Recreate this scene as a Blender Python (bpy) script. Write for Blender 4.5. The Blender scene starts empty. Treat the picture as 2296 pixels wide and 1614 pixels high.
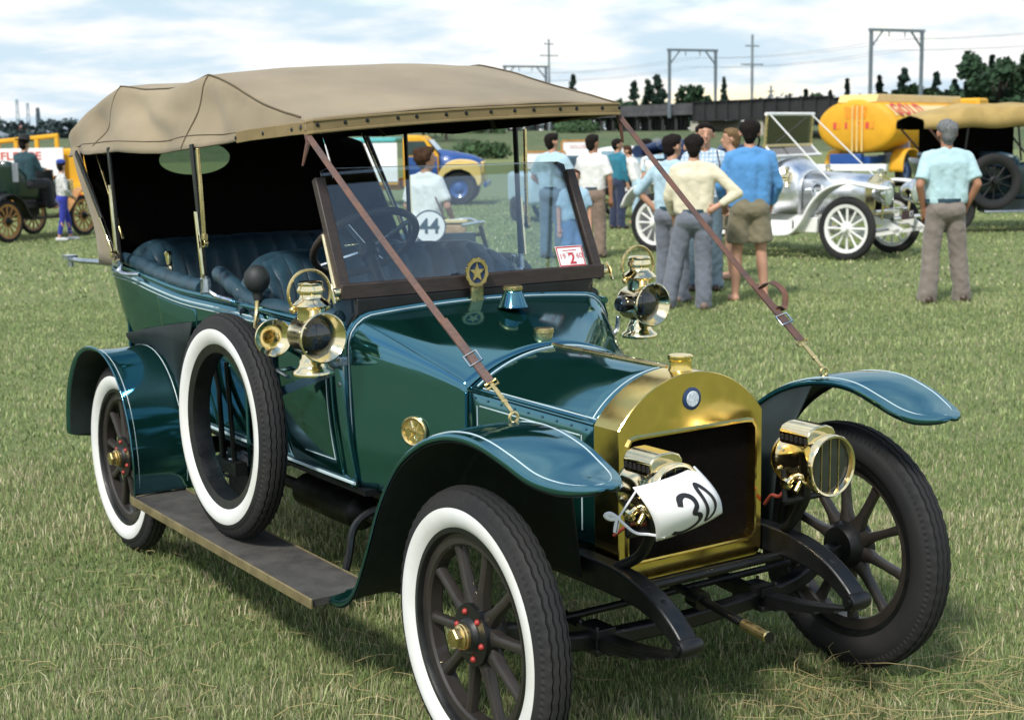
import bpy, bmesh, math, random
import numpy as np
from mathutils import Vector, Matrix, noise
rnd = random.Random(7)
PI = math.pi
S = bpy.context.scene
COL = S.collection

# ------------------------------------------------------------------ camera, sky, sun, exposure
def make_camera():
    cd = bpy.data.cameras.new('camera'); co = bpy.data.objects.new('camera', cd); COL.objects.link(co)
    yaw, pitch, roll = 2.5499, -0.1544, -0.0164
    fw = Vector((math.cos(yaw)*math.cos(pitch), math.sin(yaw)*math.cos(pitch), math.sin(pitch)))
    r = fw.cross(Vector((0, 0, 1))).normalized(); u = r.cross(fw)
    r2 = r*math.cos(roll) + u*math.sin(roll); u2 = -r*math.sin(roll) + u*math.cos(roll)
    m = Matrix((r2, u2, -fw)).transposed().to_4x4(); m.translation = Vector((3.2271, -2.7743, 1.7631))
    co.matrix_world = m
    cd.sensor_fit = 'HORIZONTAL'; cd.sensor_width = 36.0; cd.lens = 36.0*3240.29/2296.0
    cd.clip_start = 0.05; cd.clip_end = 6000
    cd.dof.use_dof = True; cd.dof.focus_distance = 4.3; cd.dof.aperture_fstop = 6.3
    S.camera = co
make_camera()
SUN_DIR = Vector((0.50, -0.85, 1.15)).normalized()      # towards the sun
def make_light():
    l = bpy.data.lights.new('sun', 'SUN'); o = bpy.data.objects.new('sun', l); COL.objects.link(o)
    l.energy = 3.1; l.angle = math.radians(8.0); l.color = (1.0, 0.955, 0.88)
    o.rotation_euler = (-SUN_DIR).to_track_quat('-Z', 'Y').to_euler()
    o.location = (0, 0, 30)
    w = bpy.data.worlds.new('World'); S.world = w; w.use_nodes = True
    nt = w.node_tree; N = nt.nodes; L = nt.links; N.clear()
    out = N.new('ShaderNodeOutputWorld'); bg = N.new('ShaderNodeBackground'); bg.inputs['Strength'].default_value = 0.13
    sky = N.new('ShaderNodeTexSky'); sky.sky_type = 'NISHITA'; sky.sun_disc = False
    sky.sun_elevation = math.asin(SUN_DIR.z); sky.sun_rotation = math.atan2(SUN_DIR.x, SUN_DIR.y)
    sky.air_density = 1.7; sky.dust_density = 0.1; sky.ozone_density = 3.2
    tc = N.new('ShaderNodeTexCoord'); sep = N.new('ShaderNodeSeparateXYZ'); L.new(tc.outputs['Generated'], sep.inputs[0])
    def M(op, a, b=None, c=None):
        n = N.new('ShaderNodeMath'); n.operation = op
        for i, v in enumerate((a, b, c)):
            if v is None: continue
            if isinstance(v, (int, float)): n.inputs[i].default_value = v
            else: L.new(v, n.inputs[i])
        return n.outputs[0]
    # clouds lie in a flat layer: project the direction on to it
    den = M('ADD', M('MAXIMUM', sep.outputs[2], 0.0), 0.15)
    cx = M('DIVIDE', sep.outputs[0], den); cy = M('DIVIDE', sep.outputs[1], den)
    comb = N.new('ShaderNodeCombineXYZ'); L.new(cx, comb.inputs[0]); L.new(cy, comb.inputs[1])
    def nz(scale, det, rough, off, dist=0.0):
        n = N.new('ShaderNodeTexNoise'); n.inputs['Scale'].default_value = scale; n.inputs['Detail'].default_value = det
        n.inputs['Roughness'].default_value = rough; n.inputs['Distortion'].default_value = dist
        v = N.new('ShaderNodeVectorMath'); v.operation = 'ADD'; L.new(comb.outputs[0], v.inputs[0]); v.inputs[1].default_value = off
        L.new(v.outputs[0], n.inputs['Vector']); return n.outputs['Fac']
    a = nz(0.8, 7.0, 0.55, (3.1, 1.7, 0.4), 0.2); b = nz(2.9, 6.0, 0.6, (9.2, 4.4, 2.0), 0.15)
    cov = M('ADD', M('MULTIPLY', a, 0.75), M('MULTIPLY', b, 0.25))
    rmp = N.new('ShaderNodeMapRange'); rmp.interpolation_type = 'SMOOTHSTEP'
    rmp.inputs['From Min'].default_value = 0.29; rmp.inputs['From Max'].default_value = 0.45
    thin = M('MULTIPLY', M('MINIMUM', M('MAXIMUM', sep.outputs[2], 0.0), 0.6), 0.17)
    L.new(M('SUBTRACT', cov, thin), rmp.inputs['Value'])
    shade = nz(1.9, 6.0, 0.55, (5.5, 8.1, 1.2), 0.1)
    r2 = N.new('ShaderNodeMapRange'); r2.interpolation_type = 'SMOOTHSTEP'; r2.inputs['From Min'].default_value = 0.36; r2.inputs['From Max'].default_value = 0.60
    L.new(shade, r2.inputs['Value'])
    cm = N.new('ShaderNodeMix'); cm.data_type = 'RGBA'; L.new(r2.outputs[0], cm.inputs[0])
    cm.inputs[6].default_value = (3.7, 4.7, 5.5, 1); cm.inputs[7].default_value = (6.1, 6.15, 6.2, 1)
    mx = N.new('ShaderNodeMix'); mx.data_type = 'RGBA'
    fac = M('MULTIPLY', rmp.outputs[0], 0.97)
    L.new(fac, mx.inputs[0]); L.new(sky.outputs[0], mx.inputs[6]); L.new(cm.outputs[2], mx.inputs[7])
    L.new(mx.outputs[2], bg.inputs[0]); L.new(bg.outputs[0], out.inputs[0])
make_light()
S.view_settings.view_transform = 'Standard'; S.view_settings.look = 'None'
S.view_settings.exposure = 0.42; S.view_settings.gamma = 1.0
S.render.engine = 'CYCLES'
try:
    S.cycles.max_bounces = 7; S.cycles.transparent_max_bounces = 12; S.cycles.caustics_reflective = False; S.cycles.caustics_refractive = False
except Exception: pass

# ------------------------------------------------------------------ materials
MATS = {}
def mat(name, col, rough=0.5, metal=0.0, var=0.15, vscale=6.0, bump=0.0, bscale=60.0, coat=0.0, coat_rough=0.03, rvar=0.0, spec=0.5, sheen=0.0, col2=None, stretch=None, vdetail=4.0, coat_ior=1.5, stint=None, ior=1.5):
    if name in MATS: return MATS[name]
    m = bpy.data.materials.new(name); m.use_nodes = True; nt = m.node_tree; N = nt.nodes; L = nt.links
    b = N['Principled BSDF']
    tc = N.new('ShaderNodeTexCoord'); src = tc.outputs['Object']
    if stretch:
        mp = N.new('ShaderNodeMapping'); mp.inputs['Scale'].default_value = stretch; L.new(src, mp.inputs[0]); src = mp.outputs[0]
    n = N.new('ShaderNodeTexNoise'); n.inputs['Scale'].default_value = vscale; n.inputs['Detail'].default_value = vdetail; n.inputs['Roughness'].default_value = 0.6
    L.new(src, n.inputs['Vector'])
    mix = N.new('ShaderNodeMix'); mix.data_type = 'RGBA'
    c2 = col2 if col2 else tuple(min(1, c*(1+var)) for c in col); c1 = col if col2 else tuple(c*(1-var) for c in col)
    mix.inputs[6].default_value = (*c1, 1); mix.inputs[7].default_value = (*c2, 1)
    mr = N.new('ShaderNodeMapRange'); mr.inputs['From Min'].default_value = 0.32; mr.inputs['From Max'].default_value = 0.68
    L.new(n.outputs['Fac'], mr.inputs['Value']); L.new(mr.outputs[0], mix.inputs[0]); L.new(mix.outputs[2], b.inputs['Base Color'])
    b.inputs['Roughness'].default_value = rough; b.inputs['Metallic'].default_value = metal
    b.inputs['Specular IOR Level'].default_value = spec
    if rvar:
        mr2 = N.new('ShaderNodeMapRange'); mr2.inputs['From Min'].default_value = 0.3; mr2.inputs['From Max'].default_value = 0.7
        mr2.inputs['To Min'].default_value = max(0.02, rough-rvar); mr2.inputs['To Max'].default_value = rough+rvar
        n2 = N.new('ShaderNodeTexNoise'); n2.inputs['Scale'].default_value = vscale*2.3; n2.inputs['Detail'].default_value = 5
        L.new(src, n2.inputs['Vector']); L.new(n2.outputs['Fac'], mr2.inputs['Value']); L.new(mr2.outputs[0], b.inputs['Roughness'])
    if coat:
        b.inputs['Coat Weight'].default_value = coat; b.inputs['Coat Roughness'].default_value = coat_rough; b.inputs['Coat IOR'].default_value = coat_ior
    if stint: b.inputs['Specular Tint'].default_value = (*stint, 1); b.inputs['IOR'].default_value = ior
    if sheen: b.inputs['Sheen Weight'].default_value = sheen
    if bump:
        n3 = N.new('ShaderNodeTexNoise'); n3.inputs['Scale'].default_value = bscale; n3.inputs['Detail'].default_value = 3
        L.new(src, n3.inputs['Vector'])
        bp = N.new('ShaderNodeBump'); bp.inputs['Strength'].default_value = bump; bp.inputs['Distance'].default_value = 0.01
        L.new(n3.outputs['Fac'], bp.inputs['Height']); L.new(bp.outputs[0], b.inputs['Normal'])
    MATS[name] = m; return m
def glass_mat(name, tint=(1, 1, 1), refl=1.0, rough=0.0):
    if name in MATS: return MATS[name]
    m = bpy.data.materials.new(name); m.use_nodes = True; nt = m.node_tree; N = nt.nodes; L = nt.links; N.clear()
    out = N.new('ShaderNodeOutputMaterial'); tr = N.new('ShaderNodeBsdfTransparent'); gl = N.new('ShaderNodeBsdfGlossy')
    tr.inputs[0].default_value = (*tint, 1); gl.inputs['Roughness'].default_value = rough
    fr = N.new('ShaderNodeFresnel'); fr.inputs['IOR'].default_value = 1.5
    nz = N.new('ShaderNodeTexNoise'); nz.inputs['Scale'].default_value = 9; nz.inputs['Detail'].default_value = 4
    mr = N.new('ShaderNodeMapRange'); mr.inputs['To Min'].default_value = refl*0.85; mr.inputs['To Max'].default_value = refl*1.15
    L.new(nz.outputs['Fac'], mr.inputs['Value'])
    mu = N.new('ShaderNodeMath'); mu.operation = 'MULTIPLY'; mu.use_clamp = True; L.new(mr.outputs[0], mu.inputs[1])
    mix = N.new('ShaderNodeMixShader'); L.new(fr.outputs[0], mu.inputs[0]); L.new(mu.outputs[0], mix.inputs[0])
    L.new(tr.outputs[0], mix.inputs[1]); L.new(gl.outputs[0], mix.inputs[2]); L.new(mix.outputs[0], out.inputs[0])
    MATS[name] = m; return m

# ------------------------------------------------------------------ mesh builder
class MB:
    def __init__(s): s.v = []; s.f = []; s.m = []
    def add(s, vs, fs, mi=0, M=None):
        o = len(s.v)
        if M is not None: vs = [M @ Vector(v) for v in vs]
        s.v.extend([tuple(v) for v in vs]); s.f.extend([tuple(i+o for i in f) for f in fs]); s.m.extend([mi]*len(fs)); return s
    def box(s, c, d, rot=None, mi=0, taper=1.0):
        x, y, z = (k/2 for k in d)
        vs = [(-x, -y, -z), (x, -y, -z), (x, y, -z), (-x, y, -z), (-x*taper, -y*taper, z), (x*taper, -y*taper, z), (x*taper, y*taper, z), (-x*taper, y*taper, z)]
        M = Matrix.Translation(c)
        if rot is not None: M = M @ (rot.to_4x4() if isinstance(rot, Matrix) else Matrix.Rotation(rot, 4, 'Z'))
        return s.add(vs, [(3, 2, 1, 0), (4, 5, 6, 7), (0, 1, 5, 4), (1, 2, 6, 5), (2, 3, 7, 6), (3, 0, 4, 7)], mi, M)
    def loft(s, rings, closed=True, cap=True, mi=0, loop=False):
        n = len(rings[0]); vs = [p for r in rings for p in r]; fs = []
        K = len(rings); J = n if closed else n-1
        for i in range(K if loop else K-1):
            for j in range(J):
                a = i*n+j; b = i*n+(j+1) % n; i2 = (i+1) % K
                fs.append((a, b, i2*n+(j+1) % n, i2*n+j))
        if cap and closed and not loop:
            fs.append(tuple(range(n-1, -1, -1))); fs.append(tuple((K-1)*n+j for j in range(n)))
        return s.add(vs, fs, mi)
    def tube(s, pts, r, n=10, cap=True, mi=0, loop=False, flat=None, up=None):
        pts = [Vector(p) for p in pts]; K = len(pts); rs = r if isinstance(r, (list, tuple)) else [r]*K
        rings = []; prev = None
        for i, p in enumerate(pts):
            if loop: t = (pts[(i+1) % K]-pts[i-1]).normalized()
            else: t = (pts[min(i+1, K-1)]-pts[max(i-1, 0)]).normalized()
            if up is not None: a = Vector(up)
            elif prev is None: a = Vector((0, 0, 1)) if abs(t.z) < 0.9 else Vector((1, 0, 0))
            else: a = prev
            u = (a-t*a.dot(t))
            if u.length < 1e-6: u = t.orthogonal()
            u.normalize(); w = t.cross(u); prev = u
            fx = 1.0; fy = 1.0
            if flat: fx, fy = flat       # fx along u ('up'), fy across
            rings.append([p+(u*math.cos(2*PI*k/n)*fx+w*math.sin(2*PI*k/n)*fy)*rs[i] for k in range(n)])
        return s.loft(rings, True, cap, mi, loop)
    def strap(s, pts, w, t, across, mi=0):     # flat band along pts
        pts = [Vector(p) for p in pts]; K = len(pts); rings = []
        for i, p in enumerate(pts):
            d = (pts[min(i+1, K-1)]-pts[max(i-1, 0)]).normalized(); a = Vector(across); a = (a-d*a.dot(d)).normalized(); nn = d.cross(a)
            ww = w[i] if isinstance(w, (list, tuple)) else w
            rings.append([p+a*ww/2+nn*t/2, p-a*ww/2+nn*t/2, p-a*ww/2-nn*t/2, p+a*ww/2-nn*t/2])
        return s.loft(rings, True, True, mi)
    def lathe(s, prof, o=(0, 0, 0), ax=(0, 0, 1), n=24, mi=0, cap=True, loop=False):
        ax = Vector(ax).normalized(); u = ax.orthogonal().normalized()
        if abs(ax.z) < 0.5: u = (Vector((0, 0, 1))-ax*ax.z).normalized()
        w = ax.cross(u); o = Vector(o)
        rings = [[o+ax*t+(u*math.cos(2*PI*k/n)+w*math.sin(2*PI*k/n))*max(r, 1e-5) for k in range(n)] for r, t in prof]
        return s.loft(rings, True, cap, mi, loop)
    def ball(s, c, r, n=12, mi=0):
        if not isinstance(r, (tuple, list)): r = (r, r, r)
        rings = []
        for i in range(1, n//2):
            a = PI*i/(n//2); rings.append([Vector((c[0]+r[0]*math.sin(a)*math.cos(2*PI*k/n), c[1]+r[1]*math.sin(a)*math.sin(2*PI*k/n), c[2]-r[2]*math.cos(a))) for k in range(n)])
        o = len(s.v); s.loft(rings, True, False, mi)
        b = len(s.v); s.v.append((c[0], c[1], c[2]-r[2])); s.v.append((c[0], c[1], c[2]+r[2])); K = len(rings)
        for k in range(n):
            s.f.append((o+(k+1) % n, o+k, b)); s.m.append(mi); s.f.append((o+(K-1)*n+k, o+(K-1)*n+(k+1) % n, b+1)); s.m.append(mi)
        return s
    def grid(s, P, mi=0):
        return s.loft(P, False, False, mi)
    def prism(s, poly, fn, t0, t1, mi=0):       # poly 2-D, fn(a,b,t)->3-D
        n = len(poly)
        vs = [fn(a, b, t0) for a, b in poly]+[fn(a, b, t1) for a, b in poly]
        fs = [tuple(range(n-1, -1, -1)), tuple(range(n, 2*n))]+[(i, (i+1) % n, n+(i+1) % n, n+i) for i in range(n)]
        return s.add(vs, fs, mi)
    def mesh(s, name, mats, smooth=True, angle=38):
        me = bpy.data.meshes.new(name); me.from_pydata(s.v, [], s.f)
        ms = mats if isinstance(mats, (list, tuple)) else [mats]
        for x in ms: me.materials.append(x)
        if len(ms) > 1: me.polygons.foreach_set('material_index', s.m)
        bm = bmesh.new(); bm.from_mesh(me); bmesh.ops.recalc_face_normals(bm, faces=bm.faces); bm.to_mesh(me); bm.free()
        if smooth:
            me.polygons.foreach_set('use_smooth', [True]*len(me.polygons)); me.set_sharp_from_angle(angle=math.radians(angle))
        me.update(); return me
    def build(s, name, mats, parent=None, smooth=True, angle=38, bevel=0, solid=0, sub=0, loc=None, rz=0.0, off=-1.0, matoff=0):
        o = bpy.data.objects.new(name, s.mesh(name, mats, smooth, angle)); COL.objects.link(o)
        if parent is not None: o.parent = parent
        if loc is not None: o.location = loc
        if rz: o.rotation_euler = (0, 0, rz)
        if sub:
            q = o.modifiers.new('sub', 'SUBSURF'); q.levels = sub; q.render_levels = sub
        if solid:
            q = o.modifiers.new('solid', 'SOLIDIFY'); q.thickness = solid; q.offset = off; q.material_offset = matoff; q.material_offset_rim = 0; q.use_even_offset = True
        if bevel:
            q = o.modifiers.new('bevel', 'BEVEL'); q.width = bevel; q.segments = 2; q.limit_method = 'ANGLE'; q.angle_limit = math.radians(40); q.harden_normals = False
        return o
def inst(name, me, parent=None, loc=(0, 0, 0), rot=(0, 0, 0), scale=None):
    o = bpy.data.objects.new(name, me); COL.objects.link(o); o.parent = parent; o.location = loc; o.rotation_euler = rot
    if scale: o.scale = scale
    return o
def tag(o, label=None, cat=None, group=None, kind=None):
    if label: o['label'] = label
    if cat: o['category'] = cat
    if group: o['group'] = group
    if kind: o['kind'] = kind
    return o
def thing(name, label, cat, loc=(0, 0, 0), rz=0.0, group=None):
    o = bpy.data.objects.new(name, None); COL.objects.link(o); o.location = loc; o.rotation_euler = (0, 0, rz); o.empty_display_size = 0.2
    return tag(o, label, cat, group)
def text_mesh(name, txt, size, mt, parent, M, depth=0.002, align='CENTER', sx=1.0, bold=0.0):
    cu = bpy.data.curves.new(name, 'FONT'); cu.body = txt; cu.size = size; cu.align_x = align; cu.align_y = 'CENTER'; cu.extrude = depth; cu.offset = bold
    tmp = bpy.data.objects.new('tmp_text', cu); COL.objects.link(tmp)
    dg = bpy.context.evaluated_depsgraph_get(); me = bpy.data.meshes.new_from_object(tmp.evaluated_get(dg)); 
    bpy.data.objects.remove(tmp); bpy.data.curves.remove(cu)
    me.name = name; me.transform(Matrix.Scale(sx, 4, (1, 0, 0))); me.transform(M); me.materials.clear(); me.materials.append(mt)
    o = bpy.data.objects.new(name, me); COL.objects.link(o); o.parent = parent; return o
def frame(o, xdir, ydir):     # matrix whose local x,y axes are given
    x = Vector(xdir).normalized(); y = Vector(ydir); y = (y-x*y.dot(x)).normalized(); z = x.cross(y)
    m = Matrix((x, y, z)).transposed().to_4x4(); m.translation = Vector(o); return m
def arc(cx, cz, r, a0, a1, n): return [(cx+r*math.cos(math.radians(a0+(a1-a0)*i/n)), cz+r*math.sin(math.radians(a0+(a1-a0)*i/n))) for i in range(n+1)]
def lerp(a, b, t): return a+(b-a)*t
def interp(tab, x):          # tab [(x, v...)] ascending
    if x <= tab[0][0]: return tab[0][1:]
    for p, q in zip(tab, tab[1:]):
        if x <= q[0]:
            t = (x-p[0])/(q[0]-p[0]); return tuple(lerp(a, b, t) for a, b in zip(p[1:], q[1:]))
    return tab[-1][1:]
def spline(pts, n):           # Catmull-Rom through points
    P = [Vector(p) for p in pts]; out = []
    P = [P[0]*2-P[1]]+P+[P[-1]*2-P[-2]]
    for i in range(1, len(P)-2):
        for k in range(n):
            t = k/n; a, b, c, d = P[i-1:i+3]
            out.append(0.5*((2*b)+(c-a)*t+(2*a-5*b+4*c-d)*t*t+(3*b-a-3*c+d)*t**3))
    out.append(P[-2]); return out
HEAD = Vector((math.cos(2.5499), math.sin(2.5499), 0)); RIGHT = Vector((math.sin(2.5499), -math.cos(2.5499), 0)); STAND = Vector((3.2271, -2.7743, 0))
def V(d, s, z=0.0):           # a place on the field: metres ahead of and to the right of where the photographer stands
    p = STAND+HEAD*d+RIGHT*s; return Vector((p.x, p.y, z))
FACE_AWAY = 2.5499-PI/2        # a person with this rotation looks away from the photographer
# ------------------------------------------------------------------ palette
PAINT = mat('green_paint', (0.003, 0.020, 0.016), 0.08, 0.0, 0.12, 3.0, stint=(0.34, 0.76, 1.0), ior=3.3, rvar=0.04, bump=0.010, bscale=7)
BLACKP = mat('black_paint', (0.0045, 0.005, 0.0055), 0.42, 0, 0.35, 9.0, bump=0.05, bscale=90, rvar=0.12)
UNDER = mat('dark_underside', (0.005, 0.013, 0.012), 0.75, 0, 0.4, 12)
LINE = mat('coach_line_paint', (0.48, 0.60, 0.64), 0.35, 0, 0.05)
BRASS = mat('brass', (0.93, 0.79, 0.50), 0.13, 1.0, 0.08, 14, rvar=0.07, bump=0.03, bscale=25)
RADB = mat('radiator_brass', (0.92, 0.67, 0.22), 0.17, 1.0, 0.05, 9, rvar=0.06, bump=0.006, bscale=9)
BRASSD = mat('brass_dull', (0.70, 0.55, 0.26), 0.30, 1.0, 0.18, 18, rvar=0.1, bump=0.04, bscale=35)
NICKEL = mat('nickel', (0.72, 0.74, 0.76), 0.16, 1.0, 0.06, 20, rvar=0.06)
STEEL = mat('steel', (0.45, 0.5, 0.56), 0.32, 1.0, 0.15, 30, rvar=0.1)
CANVAS = mat('tan_canvas', (0.272, 0.215, 0.135), 0.9, 0, 0.22, 1.7, bump=0.35, bscale=420, sheen=0.15, vdetail=7)
CANVASE = mat('tan_binding', (0.225, 0.165, 0.075), 0.85, 0, 0.14, 9, bump=0.3, bscale=300)
LINING = mat('black_lining', (0.006, 0.0055, 0.0045), 0.95, 0, 0.2, 8, spec=0.1)
SEAM = mat('seam_thread', (0.11, 0.085, 0.05), 0.9)
LEATHER = mat('dark_leather', (0.022, 0.055, 0.080), 0.42, 0, 0.25, 10, bump=0.25, bscale=110, rvar=0.1)
STRAP = mat('brown_leather', (0.13, 0.055, 0.03), 0.5, 0, 0.35, 16, bump=0.2, bscale=120, col2=(0.06, 0.036, 0.034))
RUBBER = mat('black_rubber', (0.014, 0.015, 0.017), 0.72, 0, 0.2, 4, bump=0.15, bscale=160, spec=0.35, col2=(0.023, 0.022, 0.021))
RUBBER2 = mat('bulb_rubber', (0.02, 0.024, 0.025), 0.6, 0, 0.2, 20, bump=0.1, bscale=160)
WHITEW = mat('whitewall_rubber', (0.76, 0.77, 0.77), 0.6, 0, 0.10, 4, col2=(0.66, 0.65, 0.61), bump=0.04, bscale=60)
WOODD = mat('dark_wood', (0.035, 0.024, 0.02), 0.5, 0, 0.3, 6, stretch=(3, 3, 20), bump=0.1, bscale=30)
WOODF = mat('felloe_wood', (0.020, 0.016, 0.013), 0.6, 0, 0.35, 12, bump=0.1, bscale=50, coat=0.3)
EDGEB = mat('worn_brass_edge', (0.30, 0.24, 0.13), 0.5, 0.6, 0.3, 14, bump=0.1, bscale=40)
REDP = mat('red_bolt_paint', (0.36, 0.03, 0.025), 0.5)
LINO = mat('running_board_rubber', (0.062, 0.058, 0.052), 0.7, 0, 0.4, 9, bump=0.4, bscale=220)
CORE = mat('radiator_core', (0.005, 0.004, 0.0035), 0.9, 0, 0.3, 60, bump=0.6, bscale=260, spec=0.08)
CARD = mat('white_card', (0.82, 0.82, 0.82), 0.7, 0, 0.03)
INK = mat('black_ink', (0.012, 0.012, 0.016), 0.6)
REDINK = mat('red_ink', (0.55, 0.05, 0.06), 0.6)
ENAMEL = mat('white_enamel', (0.6, 0.66, 0.72), 0.2, 0, 0.3, 90)
ENAMELB = mat('blue_enamel', (0.02, 0.045, 0.12), 0.2)
LENS = mat('lamp_lens', (0.015, 0.018, 0.022), 0.08, 0, 0.3, 30, coat=1.0)
GLASS = glass_mat('windscreen_glass', (0.90, 0.96, 0.98), 1.35)
CELL = glass_mat('celluloid', (0.70, 0.78, 0.74), 3.0, 0.06)
REDTUBE = mat('red_rubber_tube', (0.28, 0.05, 0.03), 0.6)
STRING = mat('white_string', (0.75, 0.75, 0.78), 0.8)
# ------------------------------------------------------------------ the green touring car (x forward, y to its left, z up)
CAR = thing('green_touring_car', 'dark green veteran touring car with brass radiator, tan hood and whitewall tyres', 'car', (0, 0, 0))
def cb(mb, name, m, parent=None, **k): return mb.build(name, m, parent or CAR, **k)

# ---- wheels
def tyre_mesh(name, R=0.41, w=0.054, tread=True, n=240):
    m = MB()
    half = [(0.293, 0.030), (0.300, 0.040), (0.315, 0.050), (0.334, w), (0.352, w-0.001), (0.366, 0.050)]
    sh = [(0.372, 0.0475), (0.380, 0.045), (0.390, 0.0405)]
    tr = [(0.397, 0.035), (0.4005, 0.0295), (0.3925, 0.0285), (0.3925, 0.0245), (0.4045, 0.0235), (0.4075, 0.0125), (0.399, 0.0115), (0.399, 0.0075), (0.409, 0.0065), (0.410, 0.0)]
    prof = half+sh+tr; prof = prof+[(r, -y) for r, y in reversed(prof[:-1])]
    kinds = ['b']*len(half)+['s']*len(sh)+['t']*len(tr); kinds = kinds+list(reversed(kinds[:-1]))
    rings = []
    for i in range(n):
        a = 2*PI*i/n; ring = []
        zz = 0.0020*(2*abs(((i/4.0) % 1)*2-1)-1)
        for (r, y), k in zip(prof, kinds):
            rr, yy = r*R/0.41, y
            if k == 't' and abs(y) > 0: yy = y+zz
            if k == 's' and i % 2 == 0: rr -= 0.003; yy = y*0.95
            ring.append((rr*math.cos(a), yy, rr*math.sin(a)))
        rings.append(ring)
    m.loft(rings, closed=False, cap=False, loop=True)
    return m.mesh(name, RUBBER, True, 30)
TYRE = tyre_mesh('tyre')
m = MB(); pr = [(0.2985, 0.0405), (0.302, 0.0432), (0.315, 0.0525), (0.334, 0.0562), (0.347, 0.0557), (0.3545, 0.0535), (0.3545, 0.0515)]
m.lathe([(r, y) for r, y in pr], ax=(0, -1, 0), n=120, cap=False); WWALL = m.mesh('whitewall', WHITEW)
m = MB(); m.lathe([(0.303, -0.041), (0.303, -0.034), (0.292, -0.030), (0.292, 0.030), (0.303, 0.034), (0.303, 0.041), (0.285, 0.041), (0.280, 0.030), (0.280, -0.030), (0.285, -0.041)], ax=(0, -1, 0), n=96, loop=True); RIM = m.mesh('rim', BLACKP)
m = MB(); m.lathe([(0.2815, -0.025), (0.2815, 0.025), (0.252, 0.025), (0.246, 0.018), (0.246, -0.018), (0.252, -0.025)], ax=(0, -1, 0), n=96, loop=True); FELLOE = m.mesh('felloe', WOODF)
m = MB(); rings = []
for r, wx, wy in [(0.055, 0.026, 0.022), (0.085, 0.026, 0.022), (0.12, 0.0165, 0.020), (0.17, 0.0145, 0.0175), (0.22, 0.0155, 0.0165), (0.25, 0.019, 0.018)]:
    rings.append([(wx*math.copysign(abs(math.cos(t))**0.8, math.cos(t)), wy*math.copysign(abs(math.sin(t))**0.8, math.sin(t)), r) for t in [2*PI*k/10 for k in range(10)]])
m.loft(rings); SPOKE = m.mesh('spoke', WOODF)
m = MB(); m.lathe([(0.02, -0.06), (0.062, -0.055), (0.078, -0.028), (0.088, 0.024), (0.086, 0.032), (0.052, 0.036), (0.046, 0.046), (0.040, 0.05), (0.02, 0.05)], ax=(0, -1, 0), n=36); HUB = m.mesh('hub', BLACKP)
m = MB(); m.lathe([(0.036, 0.044), (0.036, 0.058), (0.033, 0.060), (0.033, 0.064), (0.0335, 0.066), (0.026, 0.070)], ax=(0, -1, 0), n=28)
m.lathe([(0.030, 0.066), (0.030, 0.086), (0.026, 0.090), (0.0, 0.090)], ax=(0, -1, 0), n=6); CAPM = m.mesh('hub_cap', BRASSD, True, 25)
m = MB(); m.lathe([(0.009, 0), (0.009, 0.006), (0.005, 0.011), (0.0, 0.0115)], ax=(0, -1, 0), n=8); BOLT = m.mesh('bolt', REDP)
m = MB(); m.lathe([(0.0, -0.115), (0.15, -0.115), (0.155, -0.11), (0.155, -0.05), (0.15, -0.046), (0.0, -0.046)], ax=(0, -1, 0), n=40); DRUM = m.mesh('brake_drum', BLACKP)
def wheel(x, y, white, rz, spin, drum=False):
    w = inst('wheel', FELLOE, CAR, (x, y, 0.41), (0, 0, rz))
    inst('tyre', TYRE, w, rot=(0, spin, 0)); inst('rim', RIM, w); inst('hub', HUB, w); inst('hub_cap', CAPM, w, rot=(0, spin, 0))
    if white: inst('whitewall', WWALL, w)
    for k in range(10): inst('spoke', SPOKE, w, rot=(0, spin+2*PI*k/10, 0))
    for k in range(6):
        a = spin+2*PI*(k+.5)/6; inst('bolt', BOLT, w, (0.066*math.sin(a), -0.031, 0.066*math.cos(a)))
    if drum: inst('brake_drum', DRUM, w)
TR = 0.7265
wheel(0, -TR, True, -0.03, 0.22); wheel(0, TR, True, PI-0.03, 0.1); wheel(-2.815, -TR, True, 0, 0.4, True); wheel(-2.815, TR, True, PI, 0.0, True)
# ---- spare tyre strapped on the running board
SP = inst('spare_tyre', TYRE, CAR, (-1.615, -0.755, 0.739), (-0.02, 0.5, 0.0)); SP['label'] = 'spare whitewall tyre standing on the running board'
inst('whitewall', WWALL, SP)
m = MB(); m.lathe([(0.302, -0.042), (0.302, 0.042), (0.268, 0.034), (0.262, 0.0), (0.268, -0.034)], ax=(0, -1, 0), n=90, loop=True); mm = m.mesh('spare_rim', BLACKP); inst('spare_rim', mm, SP)

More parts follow.
